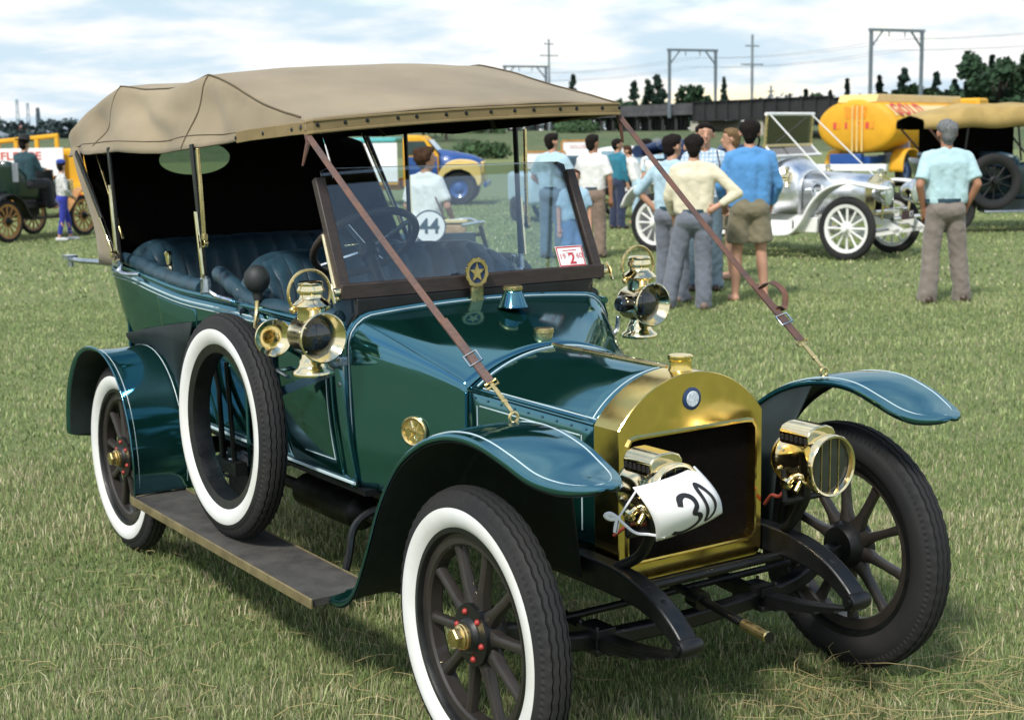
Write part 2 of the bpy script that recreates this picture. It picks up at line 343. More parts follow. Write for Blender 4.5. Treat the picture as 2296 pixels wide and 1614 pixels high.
# ---- chassis
for s in (-1, 1):
    m = MB(); y = s*0.325
    pts = [(-3.25, 0.60), (-3.0, 0.64), (-2.7, 0.62), (-2.4, 0.535), (-2.0, 0.515), (-0.5, 0.515), (-0.1, 0.515), (0.08, 0.512), (0.2, 0.502), (0.30, 0.472), (0.37, 0.430), (0.405, 0.398)]
    sp = spline([(x, y, z) for x, z in pts], 4); rings = []
    for i, p in enumerate(sp):
        t = (sp[min(i+1, len(sp)-1)]-sp[max(i-1, 0)]).normalized(); nn = Vector((-t.z, 0, t.x)); h = 0.042 if p.x < 0.1 else lerp(0.042, 0.020, (p.x-0.1)/0.3); w = 0.027 if p.x < 0.15 else 0.031
        rings.append([p+nn*h+Vector((0, w, 0)), p+nn*h-Vector((0, w, 0)), p-nn*h-Vector((0, w, 0)), p-nn*h+Vector((0, w, 0))])
    m.loft(rings); cb(m, 'frame_rail', BLACKP, bevel=0.006)
    m = MB(); m.lathe([(0.022, -0.038), (0.026, -0.03), (0.026, 0.03), (0.022, 0.038)], (0.405, y, 0.400), (0, 1, 0), 18)
    m.lathe([(0.014, -0.046), (0.014, 0.046)], (0.405, y, 0.400), (0, 1, 0), 10); cb(m, 'dumb_iron_eye', BLACKP)
    for k, (x, z) in enumerate([(0.305, 0.492), (0.235, 0.518)]):
        m = MB(); m.lathe([(0.012, 0), (0.012, 0.007), (0.006, 0.010)], (x, y, z), (0.45, 0, 0.9), 8); cb(m, 'rivet', BLACKP)
    for k in range(5):            # leaf spring
        m = MB(); L = [0.42, 0.34, 0.26, 0.18, 0.10][k]; zc = 0.325-0.009*k
        pl = [(0.0+L*t, y, zc+0.055*(L*t/0.42)**2) for t in [i/8 for i in range(-8, 9)]]
        m.strap(pl, 0.05, 0.008, (0, 1, 0)); cb(m, 'spring_leaf', BLACKP)
        m = MB(); L = L*1.25; pl = [(-2.815+L*t, s*0.44, zc+0.02+0.07*(L*t/0.5)**2) for t in [i/8 for i in range(-8, 9)]]
        m.strap(pl, 0.05, 0.008, (0, 1, 0)); cb(m, 'spring_leaf', BLACKP)
    m = MB(); m.box((0.0, y, 0.335), (0.10, 0.07, 0.03)); m.box((0.0, y, 0.282), (0.10, 0.07, 0.018))
    for dx in (-.04, .04): m.tube([(dx, y+s*0.028, 0.27), (dx, y+s*0.028, 0.36)], 0.006, 8)
    cb(m, 'spring_clamp', BLACKP, bevel=0.003)
m = MB(); pts = spline([(0, -0.68, 0.40), (0, -0.60, 0.385), (0, -0.48, 0.33), (0, -0.30, 0.305), (0, 0, 0.295), (0, 0.30, 0.305), (0, 0.48, 0.33), (0, 0.60, 0.385), (0, 0.68, 0.40)], 4)
m.strap(pts, 0.05, 0.048, (1, 0, 0)); cb(m, 'front_axle', BLACKP, bevel=0.008)
m = MB(); m.tube([(-0.14, -0.60, 0.335), (-0.14, 0.60, 0.335)], 0.012, 10); m.tube([(0, -0.63, 0.40), (-0.14, -0.60, 0.335)], 0.012, 8); m.tube([(0, 0.63, 0.40), (-0.14, 0.60, 0.335)], 0.012, 8); cb(m, 'track_rod', BLACKP)
m = MB(); m.tube([(-2.815, -0.68, 0.41), (-2.815, -0.2, 0.41)], 0.04, 14); m.tube([(-2.815, 0.68, 0.41), (-2.815, 0.2, 0.41)], 0.04, 14); m.ball((-2.815, 0, 0.41), (0.14, 0.17, 0.15), 18); cb(m, 'rear_axle', BLACKP)
for x in (-2.3, -1.45, -0.32):
    m = MB(); m.box((x, 0, 0.49), (0.06, 0.655, 0.05)); cb(m, 'cross_member', BLACKP, bevel=0.005)
m = MB(); m.tube([(0.10, -0.31, 0.468), (0.10, 0.31, 0.468)], 0.014, 10); cb(m, 'cross_tube', BLACKP)
m = MB(); m.lathe([(0.10, -0.75), (0.14, -0.7), (0.15, -0.35), (0.11, -0.2), (0.05, -0.12), (0.035, -0.05)], (0, 0, 0.47), (1, 0, 0), 18); m.box((-0.55, 0, 0.62), (0.55, 0.22, 0.34)); cb(m, 'engine', BLACKP, bevel=0.02)
m = MB(); m.box((-1.35, 0, 0.43), (0.75, 0.30, 0.22)); m.lathe([(0.13, -0.18), (0.19, -0.02), (0.19, 0.08)], (-0.9, 0, 0.46), (1, 0, 0), 20); cb(m, 'gearbox', BLACKP, bevel=0.03)
m = MB(); m.tube([(-1.75, 0, 0.43), (-2.7, 0, 0.41)], 0.032, 12); cb(m, 'propeller_shaft', BLACKP)
m = MB(); m.tube([(-1.0, -0.24, 0.34), (-2.9, -0.26, 0.34)], 0.024, 12); m.lathe([(0.03, 0), (0.07, 0.03), (0.07, 0.5), (0.03, 0.53)], (-1.55, -0.25, 0.34), (-1, 0, 0), 18); cb(m, 'exhaust_pipe', BLACKP)
m = MB(); m.tube([(-0.1, 0, 0.405), (0.10, 0, 0.385), (0.275, 0, 0.360)], 0.013, 10); m.lathe([(0.03, 0), (0.03, 0.05)], (0.05, 0, 0.388), (1, 0, -0.12), 14); m.lathe([(0.013, 0), (0.016, 0.004), (0.016, 0.008)], (0.372, 0, 0.350), (1, 0, -0.1), 12); cb(m, 'starting_handle_shaft', BLACKP)
m = MB(); m.lathe([(0.013, 0), (0.0165, 0.004), (0.0165, 0.10), (0.013, 0.104)], (0.270, 0, 0.361), (1, 0, -0.11), 18); cb(m, 'starting_handle', BRASSD)

# ---- radiator
RN = 96
def rad_outline(hw, zb, zs, zt, cr):
    """closed outline; straight sides, flat bottom with small corner, arc from shoulder to crown"""
    h = zt-zs; R = (hw*hw+h*h)/(2*h); cz = zt-R; a = math.degrees(math.asin(hw/R))
    pts = [(-hw+cr+(2*hw-2*cr)*i/16, zb) for i in range(17)]
    pts += [(hw-cr+cr*math.sin(t), zb+cr-cr*math.cos(t)) for t in [PI/2*i/6 for i in range(1, 7)]]
    pts += [(hw, lerp(zb+cr, zs, i/14)) for i in range(1, 15)]
    pts += [(R*math.sin(math.radians(a*(1-2*i/28))), cz+R*math.cos(math.radians(a*(1-2*i/28)))) for i in range(1, 29)]
    pts += [(-hw, lerp(zs, zb+cr, i/14)) for i in range(1, 15)]
    pts += [(-hw+cr-cr*math.cos(t), zb+cr-cr*math.sin(t)) for t in [PI/2*i/6 for i in range(1, 6)]]
    return pts
def rrect(hw, zb, zt, cr, pts0):
    """rounded rectangle sampled along rays that match the outline points"""
    cz = (zb+zt)/2; hh = (zt-zb)/2; out = []
    for (y, z) in pts0:
        dy, dz = y, z-cz; k = 1/max(abs(dy)/hw, abs(dz)/hh, 1e-6); py, pz = dy*k, dz*k
        ay, az = abs(py), abs(pz)
        if ay > hw-cr and az > hh-cr:
            L = math.hypot(dy, dz); uy, uz = abs(dy)/L, abs(dz)/L; cy_, cz_ = hw-cr, hh-cr
            bq = uy*cy_+uz*cz_; cc = cy_**2+cz_**2-cr**2; t = bq+math.sqrt(max(bq*bq-cc, 0)); ay, az = uy*t, uz*t
        out.append((math.copysign(ay, py), cz+math.copysign(az, pz)))
    return out
OUT = rad_outline(0.279, 0.468, 0.925, 1.068, 0.03)
OUTB = rad_outline(0.275, 0.468, 0.925, 1.066, 0.03)
def rr(o, x): return [(x, y, z) for y, z in o]
def sc(o, k): return [(y*k, 0.76+(z-0.76)*k) for y, z in o]
OPN = rrect(0.252, 0.527, 0.899, 0.03, OUT); OPN2 = rrect(0.246, 0.533, 0.893, 0.026, OUT); OPN0 = rrect(0.2585, 0.5205, 0.9055, 0.036, OUT)
m = MB(); m.loft([rr(OUTB, -0.068), rr(OUT, -0.064), rr(OUT, 0.047), rr(sc(OUT, 0.993), 0.050), rr(OPN0, 0.050), rr(OPN, 0.057), rr(OPN2, 0.056), rr(OPN2, 0.02)], True, False)
RAD = cb(m, 'radiator_shell', RADB, angle=18)
m = MB(); m.loft([rr(sc(OUT, 0.97), -0.06), rr(OPN, 0.022)], True, True); cb(m, 'radiator_core', CORE, RAD, smooth=False)
m = MB(); m.lathe([(0.040, 0), (0.036, 0.006), (0.034, 0.012), (0.034, 0.034), (0.038, 0.038), (0.0385, 0.047), (0.034, 0.050), (0, 0.050)], (-0.007, 0, 1.062), (0, 0, 1), 28); cb(m, 'radiator_cap', RADB, RAD, angle=30)
m = MB(); m.lathe([(0.034, 0), (0.034, 0.004), (0.027, 0.007), (0.024, 0.006)], (0.049, -0.005, 0.989), (1, 0, 0), 26); bdg = cb(m, 'badge_ring', ENAMELB, RAD)
m = MB(); m.lathe([(0.0235, 0), (0.0225, 0.002), (0, 0.003)], (0.055, -0.005, 0.989), (1, 0, 0), 26); cb(m, 'badge', ENAMEL, RAD)
m = MB(); m.box((-0.01, 0, 0.456), (0.10, 0.60, 0.016)); cb(m, 'radiator_bracket', BLACKP, bevel=0.004)

# ---- bonnet
def bon_sec(x):
    t = (x+0.066)/(-0.66+0.066); hw = lerp(0.2745, 0.335, t); zs = lerp(0.928, 0.958, t); zt = lerp(1.065, 1.068, t)
    return hw, zs, zt
def bon_top(x, a):            # a -1..1
    hw, zs, zt = bon_sec(x); h = zt-zs; R = (hw*hw+h*h)/(2*h); A = math.asin(hw/R)*a
    return Vector((x, R*math.sin(A), zt-R+R*math.cos(A)))
XS = [lerp(-0.068, -0.655, i/10) for i in range(11)]
for s in (-1, 1):
    m = MB(); m.grid([[bon_top(x, s*(0.012+0.975*j/14)) for j in range(15)] for x in XS]); cb(m, 'bonnet_top', PAINT, solid=0.006, bevel=0.002)
    m = MB(); P = []
    for x in XS:
        hw, zs, zt = bon_sec(x); P.append([(x, s*(hw+0.002), lerp(zs-0.008, 0.555, j/4)) for j in range(5)])
    m.grid(P); side = cb(m, 'bonnet_side', PAINT, solid=0.006, bevel=0.002)
    m = MB(); m.tube([(x, s*(bon_sec(x)[0]+0.001), bon_sec(x)[1]-0.002) for x in XS], 0.005, 8); cb(m, 'bonnet_hinge', PAINT)
    for i in range(9):
        x = lerp(-0.10, -0.62, i/8); hw, zs, zt = bon_sec(x); m = MB(); m.lathe([(0.004, 0), (0.003, 0.002), (0, 0.003)], (x, s*(hw+0.004), zs-0.022), (0, s, 0), 7); cb(m, 'rivet', PAINT, side)
    for i in range(12):         # louvres low on the side
        x = lerp(-0.16, -0.58, i/11); hw = bon_sec(x)[0]; m = MB(); m.box((x, s*(hw+0.005), 0.72), (0.008, 0.008, 0.15)); cb(m, 'louvre', PAINT, side, bevel=0.003)
    # coach lines on bonnet
    def line(pts, r=0.0022, name='coach_line'):
        q = MB(); q.tube(pts, r, 6); cb(q, name, LINE)
    line([bon_top(x, s*0.955)+Vector((0, s*0.001, 0.001)) for x in XS[:-1]])
    line([bon_top(-0.085, s*(0.05+0.9*j/12))+Vector((0, 0, 0.001)) for j in range(13)]); line([bon_top(-0.63, s*(0.05+0.9*j/12))+Vector((0, 0, 0.001)) for j in range(13)], 0.003)
    line([(x, s*(bon_sec(x)[0]+0.003), bon_sec(x)[1]-0.045) for x in XS[1:-1]]); line([(-0.12, s*(bon_sec(-0.12)[0]+0.003), z) for z in (0.888, 0.75, 0.60)]); line([(-0.61, s*(bon_sec(-0.61)[0]+0.003), z) for z in (0.91, 0.75, 0.60)])
m = MB(); m.tube([(x, 0, bon_sec(x)[2]+0.002) for x in XS], 0.007, 10); cb(m, 'bonnet_centre_hinge', BRASSD)

# ---- scuttle
def scut(t, u):
    """t 0 at bonnet .. 1 at dash, u -1..1 round the section"""
    au = abs(u); s = 1 if u >= 0 else -1
    hwA, zsA, ztA = 0.337, 0.960, 1.071
    # section A (bonnet): side from 0.56 to zs (au 1->.5) then arc to crown
    h = ztA-zsA; R = (hwA**2+h*h)/(2*h); Am = math.asin(hwA/R)
    if au > 0.5:
        k = (au-0.5)/0.5; yA, zA = hwA, lerp(zsA, 0.565, k)
    else:
        A = Am*au/0.5; yA, zA = R*math.sin(A), ztA-R+R*math.cos(A)
    # section B (dash): vertical side, big corner, flat crown
    cr = 0.11; hw = 0.555; zt = 1.192
    if au > 0.55:
        k = (au-0.55)/0.45; yB, zB = hw-0.012*k*k, lerp(zt-cr-0.018, 0.585, k)
    elif au > 0.40:
        k = (au-0.40)/0.15*PI/2; yB, zB = hw-cr+cr*math.sin(k), zt-0.018-cr+cr*math.cos(k)
    else:
        k = au/0.40; yB, zB = (hw-cr)*k, zt-0.018*k*k
    e = t**1.12; ez = t**0.95
    x = lerp(-0.66, -1.085, t)
    return Vector((x, s*lerp(yA, yB, e), lerp(zA, zB, ez)))
m = MB(); US = [-1+2*j/72 for j in range(73)]
m.grid([[scut(i/16, u) for u in US] for i in range(17)]); SCUT = cb(m, 'scuttle', PAINT, solid=0.008, angle=60)
m = MB(); m.tube([scut(1, u)+Vector((0.004, 0, 0.001)) for u in US], 0.0075, 8); cb(m, 'scuttle_bead', PAINT)
m = MB(); m.tube([scut(0.97, u*0.999)+Vector((0, 0, 0.001)) for u in US[4:-4]], 0.0026, 6); cb(m, 'coach_line', LINE)
m = MB(); m.lathe([(0.055, 0), (0.050, 0.008), (0.033, 0.052), (0.030, 0.058), (0.026, 0.06)], (-0.955, 0.045, 1.168), (0, 0, 1), 28); fl = cb(m, 'filler_neck', PAINT)
m = MB(); m.lathe([(0.034, 0), (0.035, 0.003), (0.035, 0.013), (0.031, 0.016), (0, 0.017)], (-0.955, 0.045, 1.226), (0, 0, 1), 28); cb(m, 'filler_cap', BRASSD, fl, angle=30)
m = MB(); m.lathe([(0.03, -0.01), (0.032, 0.008), (0.034, 0.01), (0.034, 0.022), (0.030, 0.025), (0, 0.026)], (-0.735, 0.02, 1.092), (0, 0, 1), 28); cb(m, 'oil_filler_cap', BRASSD, angle=30)
for s in (-1, 1):             # small round ventilator in the scuttle side
    q = scut(0.45, s*0.755); m = MB(); nrm = Vector((0.42, s*0.9, 0)).normalized(); q += nrm*0.002
    m.lathe([(0.052, 0), (0.051, 0.008), (0.046, 0.011), (0.040, 0.008), (0.038, 0.003), (0.012, 0.003), (0.008, 0.008), (0, 0.009)], q, nrm, 32); vb = cb(m, 'ventilator', BRASSD, angle=30)
    tx = Vector((0, 0, 1)); ty = nrm.cross(tx)
    for k in range(6):
        a = 2*PI*k/6+0.3; d = tx*math.cos(a)+ty*math.sin(a); m = MB(); m.tube([q+nrm*0.005+d*0.012, q+nrm*0.005+d*0.037], [0.0045, 0.003], 6); cb(m, 'ventilator_blade', BRASS, vb)
# dash board behind the scuttle, under the wind screen
m = MB(); m.prism([(-0.55, 0.6), (0.55, 0.6), (0.55, 1.10), (0.50, 1.178), (0.50, 1.224), (-0.50, 1.224), (-0.50, 1.178), (-0.55, 1.10)], lambda a, b, t: (t, a, b), -1.115, -1.090); cb(m, 'dash_board', BLACKP, bevel=0.004)

# ---- body tub
TOP = [(-1.09, -.555, 1.135), (-1.3, -.588, 1.135), (-1.6, -.618, 1.148), (-1.95, -.642, 1.160), (-2.3, -.652, 1.165), (-2.6, -.660, 1.190), (-2.85, -.660, 1.215), (-3.1, -.650, 1.222), (-3.29, -.60, 1.217), (-3.39, -.48, 1.210), (-3.43, -.25, 1.206), (-3.44, 0, 1.205)]
BOT = [(-1.05, -.545), (-1.3, -.550), (-1.6, -.553), (-1.95, -.553), (-2.3, -.550), (-2.6, -.545), (-2.85, -.535), (-3.0, -.515), (-3.1, -.46), (-3.15, -.35), (-3.17, -.18), (-3.18, 0)]
def mir(P): return P+[(x, -y, z) for x, y, z in reversed(P[:-1])]
TS = spline(mir(TOP), 4); BS = spline(mir([(x, y, .585) for x, y in BOT]), 4)
def body_pt(i, t):
    a, b = BS[i], TS[i]; p = a.lerp(b, t); c = Vector((-2.1, 0, 0)); d = Vector((p.x+2.1, p.y, 0))
    bul = 0.022*math.sin(PI*min(t*1.0, 1)); dy = Vector((0, math.copysign(1, p.y) if abs(p.y) > 1e-4 else 0, 0)) if abs(p.y) > 0.3 else Vector((-1, 0, 0))
    return p+dy*bul
m = MB(); m.grid([[body_pt(i, j/10) for j in range(11)] for i in range(len(TS))]); cb(m, 'body_tub', [PAINT, LINING], solid=0.022, angle=60, off=-1, matoff=1)
m = MB(); m.tube([p+Vector((0, 0, 0.004)) for p in TS], 0.014, 10); cb(m, 'body_moulding', PAINT)
m = MB(); m.tube([body_pt(i, 0.945)+Vector((0, math.copysign(0.0035, TS[i].y), 0)) for i in range(0, len(TS)//2-9)], 0.0032, 6); cb(m, 'coach_line', LINE)
m = MB(); m.tube([body_pt(i, 0.915)+Vector((0, math.copysign(0.0035, TS[i].y), 0)) for i in range(2, len(TS)//2-11)], 0.0022, 6); cb(m, 'coach_line', LINE)
m = MB(); m.tube([body_pt(i, 0.03)+Vector((0, -0.004, 0)) for i in range(0, len(TS)//2-15)], 0.006, 6); cb(m, 'coach_line', LINE)
for s in (-1, 1):
    m = MB(); m.box((-2.05, s*0.46, 0.575), (2.1, 0.16, 0.02)); cb(m, 'sill_board', BLACKP)
m = MB(); m.box((-2.0, 0, 0.60), (2.2, 0.9, 0.02)); cb(m, 'floor_board', BLACKP)
# doors: slightly proud panels following the tub
def door(i0, i1, t0, t1, name='door', s=-1):
    P = []
    for k in range(13):
        f = lerp(i0, i1, k/12); i = int(f); fr = f-i; row = []
        for j in range(9):
            t = lerp(t0, t1, j/8); p = body_pt(i, t).lerp(body_pt(min(i+1, len(TS)-1), t), fr); p = Vector((p.x, s*abs(p.y)+s*0.004, p.z)); row.append(p)
        P.append(row)
    m = MB(); m.grid(P); d = cb(m, name, PAINT, solid=0.008, bevel=0.003, angle=60)
    e = [Vector(r[0]) for r in P]; ins = lambda p: p+Vector((0, s*0.003, 0))
    loop = [P[1][1]]+[P[k][1] for k in range(2, 12)]+[P[11][j] for j in range(2, 8)]+[P[k][7] for k in range(10, 0, -1)]+[P[1][j] for j in range(6, 1, -1)]
    if i0 < 5: q = MB(); q.tube([ins(Vector(p)) for p in [P[k][1] for k in range(8, 0, -1)]+[P[1][j] for j in range(2, 8)]], 0.0017, 6); cb(q, 'coach_line', LINE, d)
    hp = Vector(P[10][6]); q = MB()
    if i0 > 5: return d
    q = MB(); q.tube([hp, hp+Vector((0, s*0.03, 0))], 0.008, 8); q.tube([hp+Vector((0.0, s*0.03, 0)), hp+Vector((0.09, s*0.03, -0.012))], [0.008, 0.006], 8); cb(q, 'door_handle', NICKEL, d)
    return d
for s in (-1, 1): door(1.2, 7.0, 0.05, 0.86, s=s); door(14.5, 19.5, 0.06, 0.90, s=s)

# ---- seats
def roll(pts, r, name, nn=14, tuck=0.0):
    m = MB(); sp = spline(pts, 6); K = len(sp)
    rs = [r*(1-tuck*abs(math.cos(PI*i/3.0))**8) for i in range(K)]
    m.tube(sp, rs, nn); return cb(m, name, LEATHER)
def pleated_back(x0, hw, zb, zt, lean, npl, name):
    """curved seat back: pleats as separate pieces round a shallow tub"""
    prev = None
    for k in range(npl):
        m = MB(); P = []
        for j in range(7):
            u = lerp(-1, 1, (k+j/6)/npl); puff = 0.030*math.sin(PI*j/6)**0.6
            y = hw*math.sin(u*1.45)/math.sin(1.45); xx = x0+0.36*(1-math.cos(u*1.25)) ; zt2 = zt-0.16*max(0, abs(u)-0.55)**1.3/0.35
            row = []
            for i in range(9):
                v = i/8; bend = 0.035*math.sin(PI*v); tz = lerp(zb, zt2, v); tx = xx-lean*v+bend+puff
                if v > 0.85: tx -= 0.10*(v-0.85)**2/0.0225*0.35
                row.append((tx, y, tz))
            P.append(row)
        m.grid(P); cb(m, 'seat_pleat', LEATHER, solid=0.03, off=-1)
    m = MB(); pts = []
    for j in range(41):
        u = lerp(-1, 1, j/40); y = (hw+0.01)*math.sin(u*1.45)/math.sin(1.45); xx = x0+0.36*(1-math.cos(u*1.25)); zt2 = zt-0.16*max(0, abs(u)-0.55)**1.3/0.35
        pts.append((xx-lean-0.05, y, zt2-0.012))
    m.tube(pts, [0.042*(1-0.10*abs(math.cos(PI*j*npl/80))**10) for j in range(41)], 12); cb(m, name+'_roll', LEATHER)
    m = MB(); P = [[(p[0]-0.045, p[1]*1.02, p[2]-0.0-k*0.12) for k in range(6)] for p in pts]; m.grid(P); cb(m, name+'_shell', PAINT, solid=0.012)
pleated_back(-1.80, 0.60, 0.86, 1.305, 0.13, 17, 'front_seat')
m = MB(); m.box((-1.55, 0, 0.86), (0.50, 1.0, 0.16)); cb(m, 'front_seat_cushion', LEATHER, bevel=0.05)
pleated_back(-3.05, 0.60, 0.86, 1.29, 0.15, 17, 'rear_seat')
m = MB(); m.box((-2.80, 0, 0.86), (0.50, 1.0, 0.16)); cb(m, 'rear_seat_cushion', LEATHER, bevel=0.05)
for s in (-1, 1):
    roll([(-3.05, s*0.635, 1.245), (-2.8, s*0.635, 1.240), (-2.6, s*0.63, 1.215), (-2.35, s*0.625, 1.195), (-2.15, s*0.62, 1.185)], 0.036, 'side_roll', tuck=0.14)
    roll([(-2.02, s*0.605, 1.255), (-1.9, s*0.61, 1.225), (-1.75, s*0.605, 1.18), (-1.6, s*0.59, 1.162), (-1.35, s*0.565, 1.155), (-1.15, s*0.54, 1.155)], 0.034, 'side_roll', tuck=0.14)

# ---- steering
sc0 = Vector((-1.42, -0.285, 1.385)); sax = Vector((-0.62, 0, 0.78)).normalized()
uu = Vector((0, 1, 0)); vv = sax.cross(uu)
m = MB(); m.tube([sc0+(uu*math.cos(2*PI*k/40)+vv*math.sin(2*PI*k/40))*0.195 for k in range(40)], 0.014, 10, loop=True); sw = cb(m, 'steering_wheel', WOODD)
for k in range(4):
    a = PI/4+k*PI/2; d = uu*math.cos(a)+vv*math.sin(a); m = MB(); m.tube([sc0-sax*0.03+d*0.02, sc0-sax*0.012+d*0.12, sc0+d*0.19], [0.011, 0.009, 0.008], 8); cb(m, 'steering_spoke', STEEL, sw)
m = MB(); m.tube([sc0-sax*0.02, sc0-sax*0.75], 0.020, 12); m.lathe([(0.035, -0.04), (0.038, 0), (0.02, 0.012)], sc0-sax*0.02, sax, 16); cb(m, 'steering_column', BLACKP)
m = MB(); m.tube([sc0+sax*0.0, sc0+sax*0.02+uu*0.07], 0.005, 6); m.tube([sc0, sc0+sax*0.02-uu*0.06+vv*0.04], 0.005, 6); cb(m, 'control_lever', NICKEL)

# ---- wind screen
WX, WZ, WH = -1.112, 1.250, 0.543
def ws(y, k): return Vector((lerp(WX, -1.284, k), y, lerp(WZ, 1.625, k)))   # k along the pillar
for s in (-1, 1):
    m = MB(); m.strap([ws(s*0.535, -0.02), ws(s*0.531, 1.0)], 0.040, 0.032, (0, 1, 0)); cb(m, 'windscreen_pillar', WOODD, bevel=0.004)
    m = MB(); m.tube([ws(s*0.556, -0.06)+Vector((-0.02, 0, 0)), ws(s*0.553, 0.50)+Vector((-0.02, 0, 0))], [0.010, 0.007], 10); m.ball(ws(s*0.556, -0.06)+Vector((-0.02, 0, 0)), 0.014, 10); cb(m, 'windscreen_stay', BRASS)
    m = MB(); c = ws(s*0.565, 0.0); m.lathe([(0.008, -0.02), (0.016, -0.012), (0.016, 0.012), (0.008, 0.016)], c, (0, s, 0), 14); m.strap([c+Vector((0, s*0.016, 0.03)), c+Vector((0.01, s*0.022, 0.0)), c+Vector((0.03, s*0.022, -0.035))], [0.014, 0.02, 0.008], 0.006, (1, 0, 0)); cb(m, 'wing_nut', BRASS, bevel=0.001)
m = MB(); m.box((WX+0.004, 0, WZ), (0.036, 1.11, 0.052)); cb(m, 'windscreen_sill', WOODD, bevel=0.004)
m = MB(); a, b = ws(0, 0.03), ws(0, 1.09); m.prism([(-0.518, 0.03), (0.518, 0.03), (0.518, 1.06), (0.49, 1.09), (-0.49, 1.09), (-0.518, 1.06)], lambda y, k, t: ws(y, k)+Vector((0.91, 0, 0.41))*t, -0.0025, 0.0025); cb(m, 'windscreen_glass', GLASS, smooth=False)
# registration label, lower left of the glass
wz = (ws(0, 1)-ws(0, 0)).normalized(); wn = Vector((0.91, 0, 0.41)).normalized()
LB = ws(0.428, 0.155)+wn*0.006
m = MB(); pts = [(-0.068, -0.046), (0.068, -0.046), (0.068, 0.046), (-0.068, 0.046)]; fn = lambda a, b, t: LB+Vector((0, 1, 0))*a*0.9+wz*b*0.9+wn*t
m.prism(pts, fn, 0, 0.001); lab = cb(m, 'registration_label', CARD, smooth=False, bevel=0.0004)
m = MB()
for (a0, b0, a1, b1) in [(-0.066, -0.044, 0.066, -0.038), (-0.066, 0.038, 0.066, 0.044), (-0.066, -0.038, -0.061, 0.038), (0.061, -0.038, 0.066, 0.038)]:
    m.prism([(a0, b0), (a1, b0), (a1, b1), (a0, b1)], fn, 0.001, 0.0016)
cb(m, 'label_border', REDINK, lab, smooth=False)
for tx, sz, a, b in (('2', 0.062, 0.004, -0.012), ('19', 0.030, -0.042, 0.0), ('60', 0.030, 0.044, 0.0)):
    text_mesh('label_number', tx, sz, REDINK, lab, frame(fn(a, b, 0.0016), (0, 1, 0), wz), 0.0003, bold=0.0015 if tx == '2' else 0)
m = MB(); 
for k in range(4): m.prism([(-0.035, 0.024+0.0), (0.035, 0.024), (0.035, 0.028), (-0.035, 0.028)] if k == 0 else [(-0.02, 0.014), (0.02, 0.014), (0.02, 0.016), (-0.02, 0.016)], fn, 0.001+k*0.0001, 0.0014+k*0.0001)
cb(m, 'label_small_print', REDINK, lab, smooth=False)
# club badge on the screen sill
bc = Vector((WX+0.045, -0.035, 1.285)); m = MB()
ring = []
for k in range(72):
    a = 2*PI*k/72; r = 0.046+0.0013*(1 if (k//3) % 2 else -1); ring.append((r*math.cos(a), r*math.sin(a)))
inn = [(0.033*math.cos(2*PI*k/72), 0.033*math.sin(2*PI*k/72)) for k in range(72)]
F = lambda p, t: (bc.x+t, bc.y+p[0], bc.z+p[1]*1.15)
m.loft([[F(p, 0) for p in inn], [F(p, 0) for p in ring], [F(p, 0.007) for p in ring], [F(p, 0.007) for p in inn]], True, False, loop=True)
m.box((bc.x+0.003, bc.y, bc.z-0.075), (0.008, 0.05, 0.05)); m.box((bc.x+0.003, bc.y, bc.z-0.055), (0.007, 0.02, 0.02)); bg_ = cb(m, 'club_badge', BRASSD, smooth=False)
m = MB(); m.loft([[F(p, 0.001) for p in inn], [F(p, 0.003) for p in inn]], True, True); cb(m, 'badge_disc', ENAMELB, bg_, smooth=False)
m = MB(); star = [(0.031*(1 if k % 2 == 0 else 0.42)*math.cos(2*PI*k/10+PI/2), 0.031*(1 if k % 2 == 0 else 0.42)*math.sin(2*PI*k/10+PI/2)) for k in range(10)]
m.prism(star, lambda a, b, t: F((a, b), t), 0.003, 0.007); cb(m, 'badge_emblem', BRASSD, bg_, smooth=False)

# ---- wings (mudguards)
def wing(path, wfun, yc, s, name, nsub=5, crown=0.010, lip=0.012, lfun=None):
    sp = spline([(x, 0, z) for x, z in path], nsub); P = []; K = len(sp); E1 = []; E2 = []; L1 = []; L2 = []
    for i, p in enumerate(sp):
        t = (sp[min(i+1, K-1)]-sp[max(i-1, 0)]).normalized(); nn = Vector((-t.z, 0, t.x)); 
        if nn.z < 0 and name == 'x': nn = -nn
        w = wfun(i/(K-1), p); row = []
        for a in (-1, -0.94, -0.7, -0.35, 0, 0.35, 0.7, 0.94, 1):
            d = (crown*(1-a*a)-(lip if abs(a) == 1 else 0))*min(1, w/0.10)
            row.append(Vector((p.x, s*(yc+a*w), p.z))+nn*d*WSIGN)
        P.append(row)
        if lfun: w = lfun(p)/0.80
        if w < 0: continue
        L1.append(Vector((p.x, s*(yc-0.80*w), p.z))+nn*WSIGN*(crown*0.36+0.0035)); L2.append(Vector((p.x, s*(yc+0.80*w), p.z))+nn*WSIGN*(crown*0.36+0.0035))
    return P, L1, L2
WSIGN = 1
FW0 = [(-0.80, 0.315), (-0.70, 0.325), (-0.60, 0.385), (-0.50, 0.52), (-0.41, 0.69), (-0.30, 0.83), (-0.17, 0.92), (-0.05, 0.965), (0.06, 0.982), (0.16, 0.978), (0.26, 0.955), (0.345, 0.928), (0.42, 0.914), (0.478, 0.918)]
def fw_w(t, p):
    w = 0.138
    if p.x > 0.2: w = 0.138*math.sqrt(max(0.0004, 1-((p.x-0.2)/(FW[-1][0]+0.0003-0.2))**3.0))
    if p.x < -0.5: w = lerp(0.138, 0.115, min(1, (-0.5-p.x)/0.25))
    return w
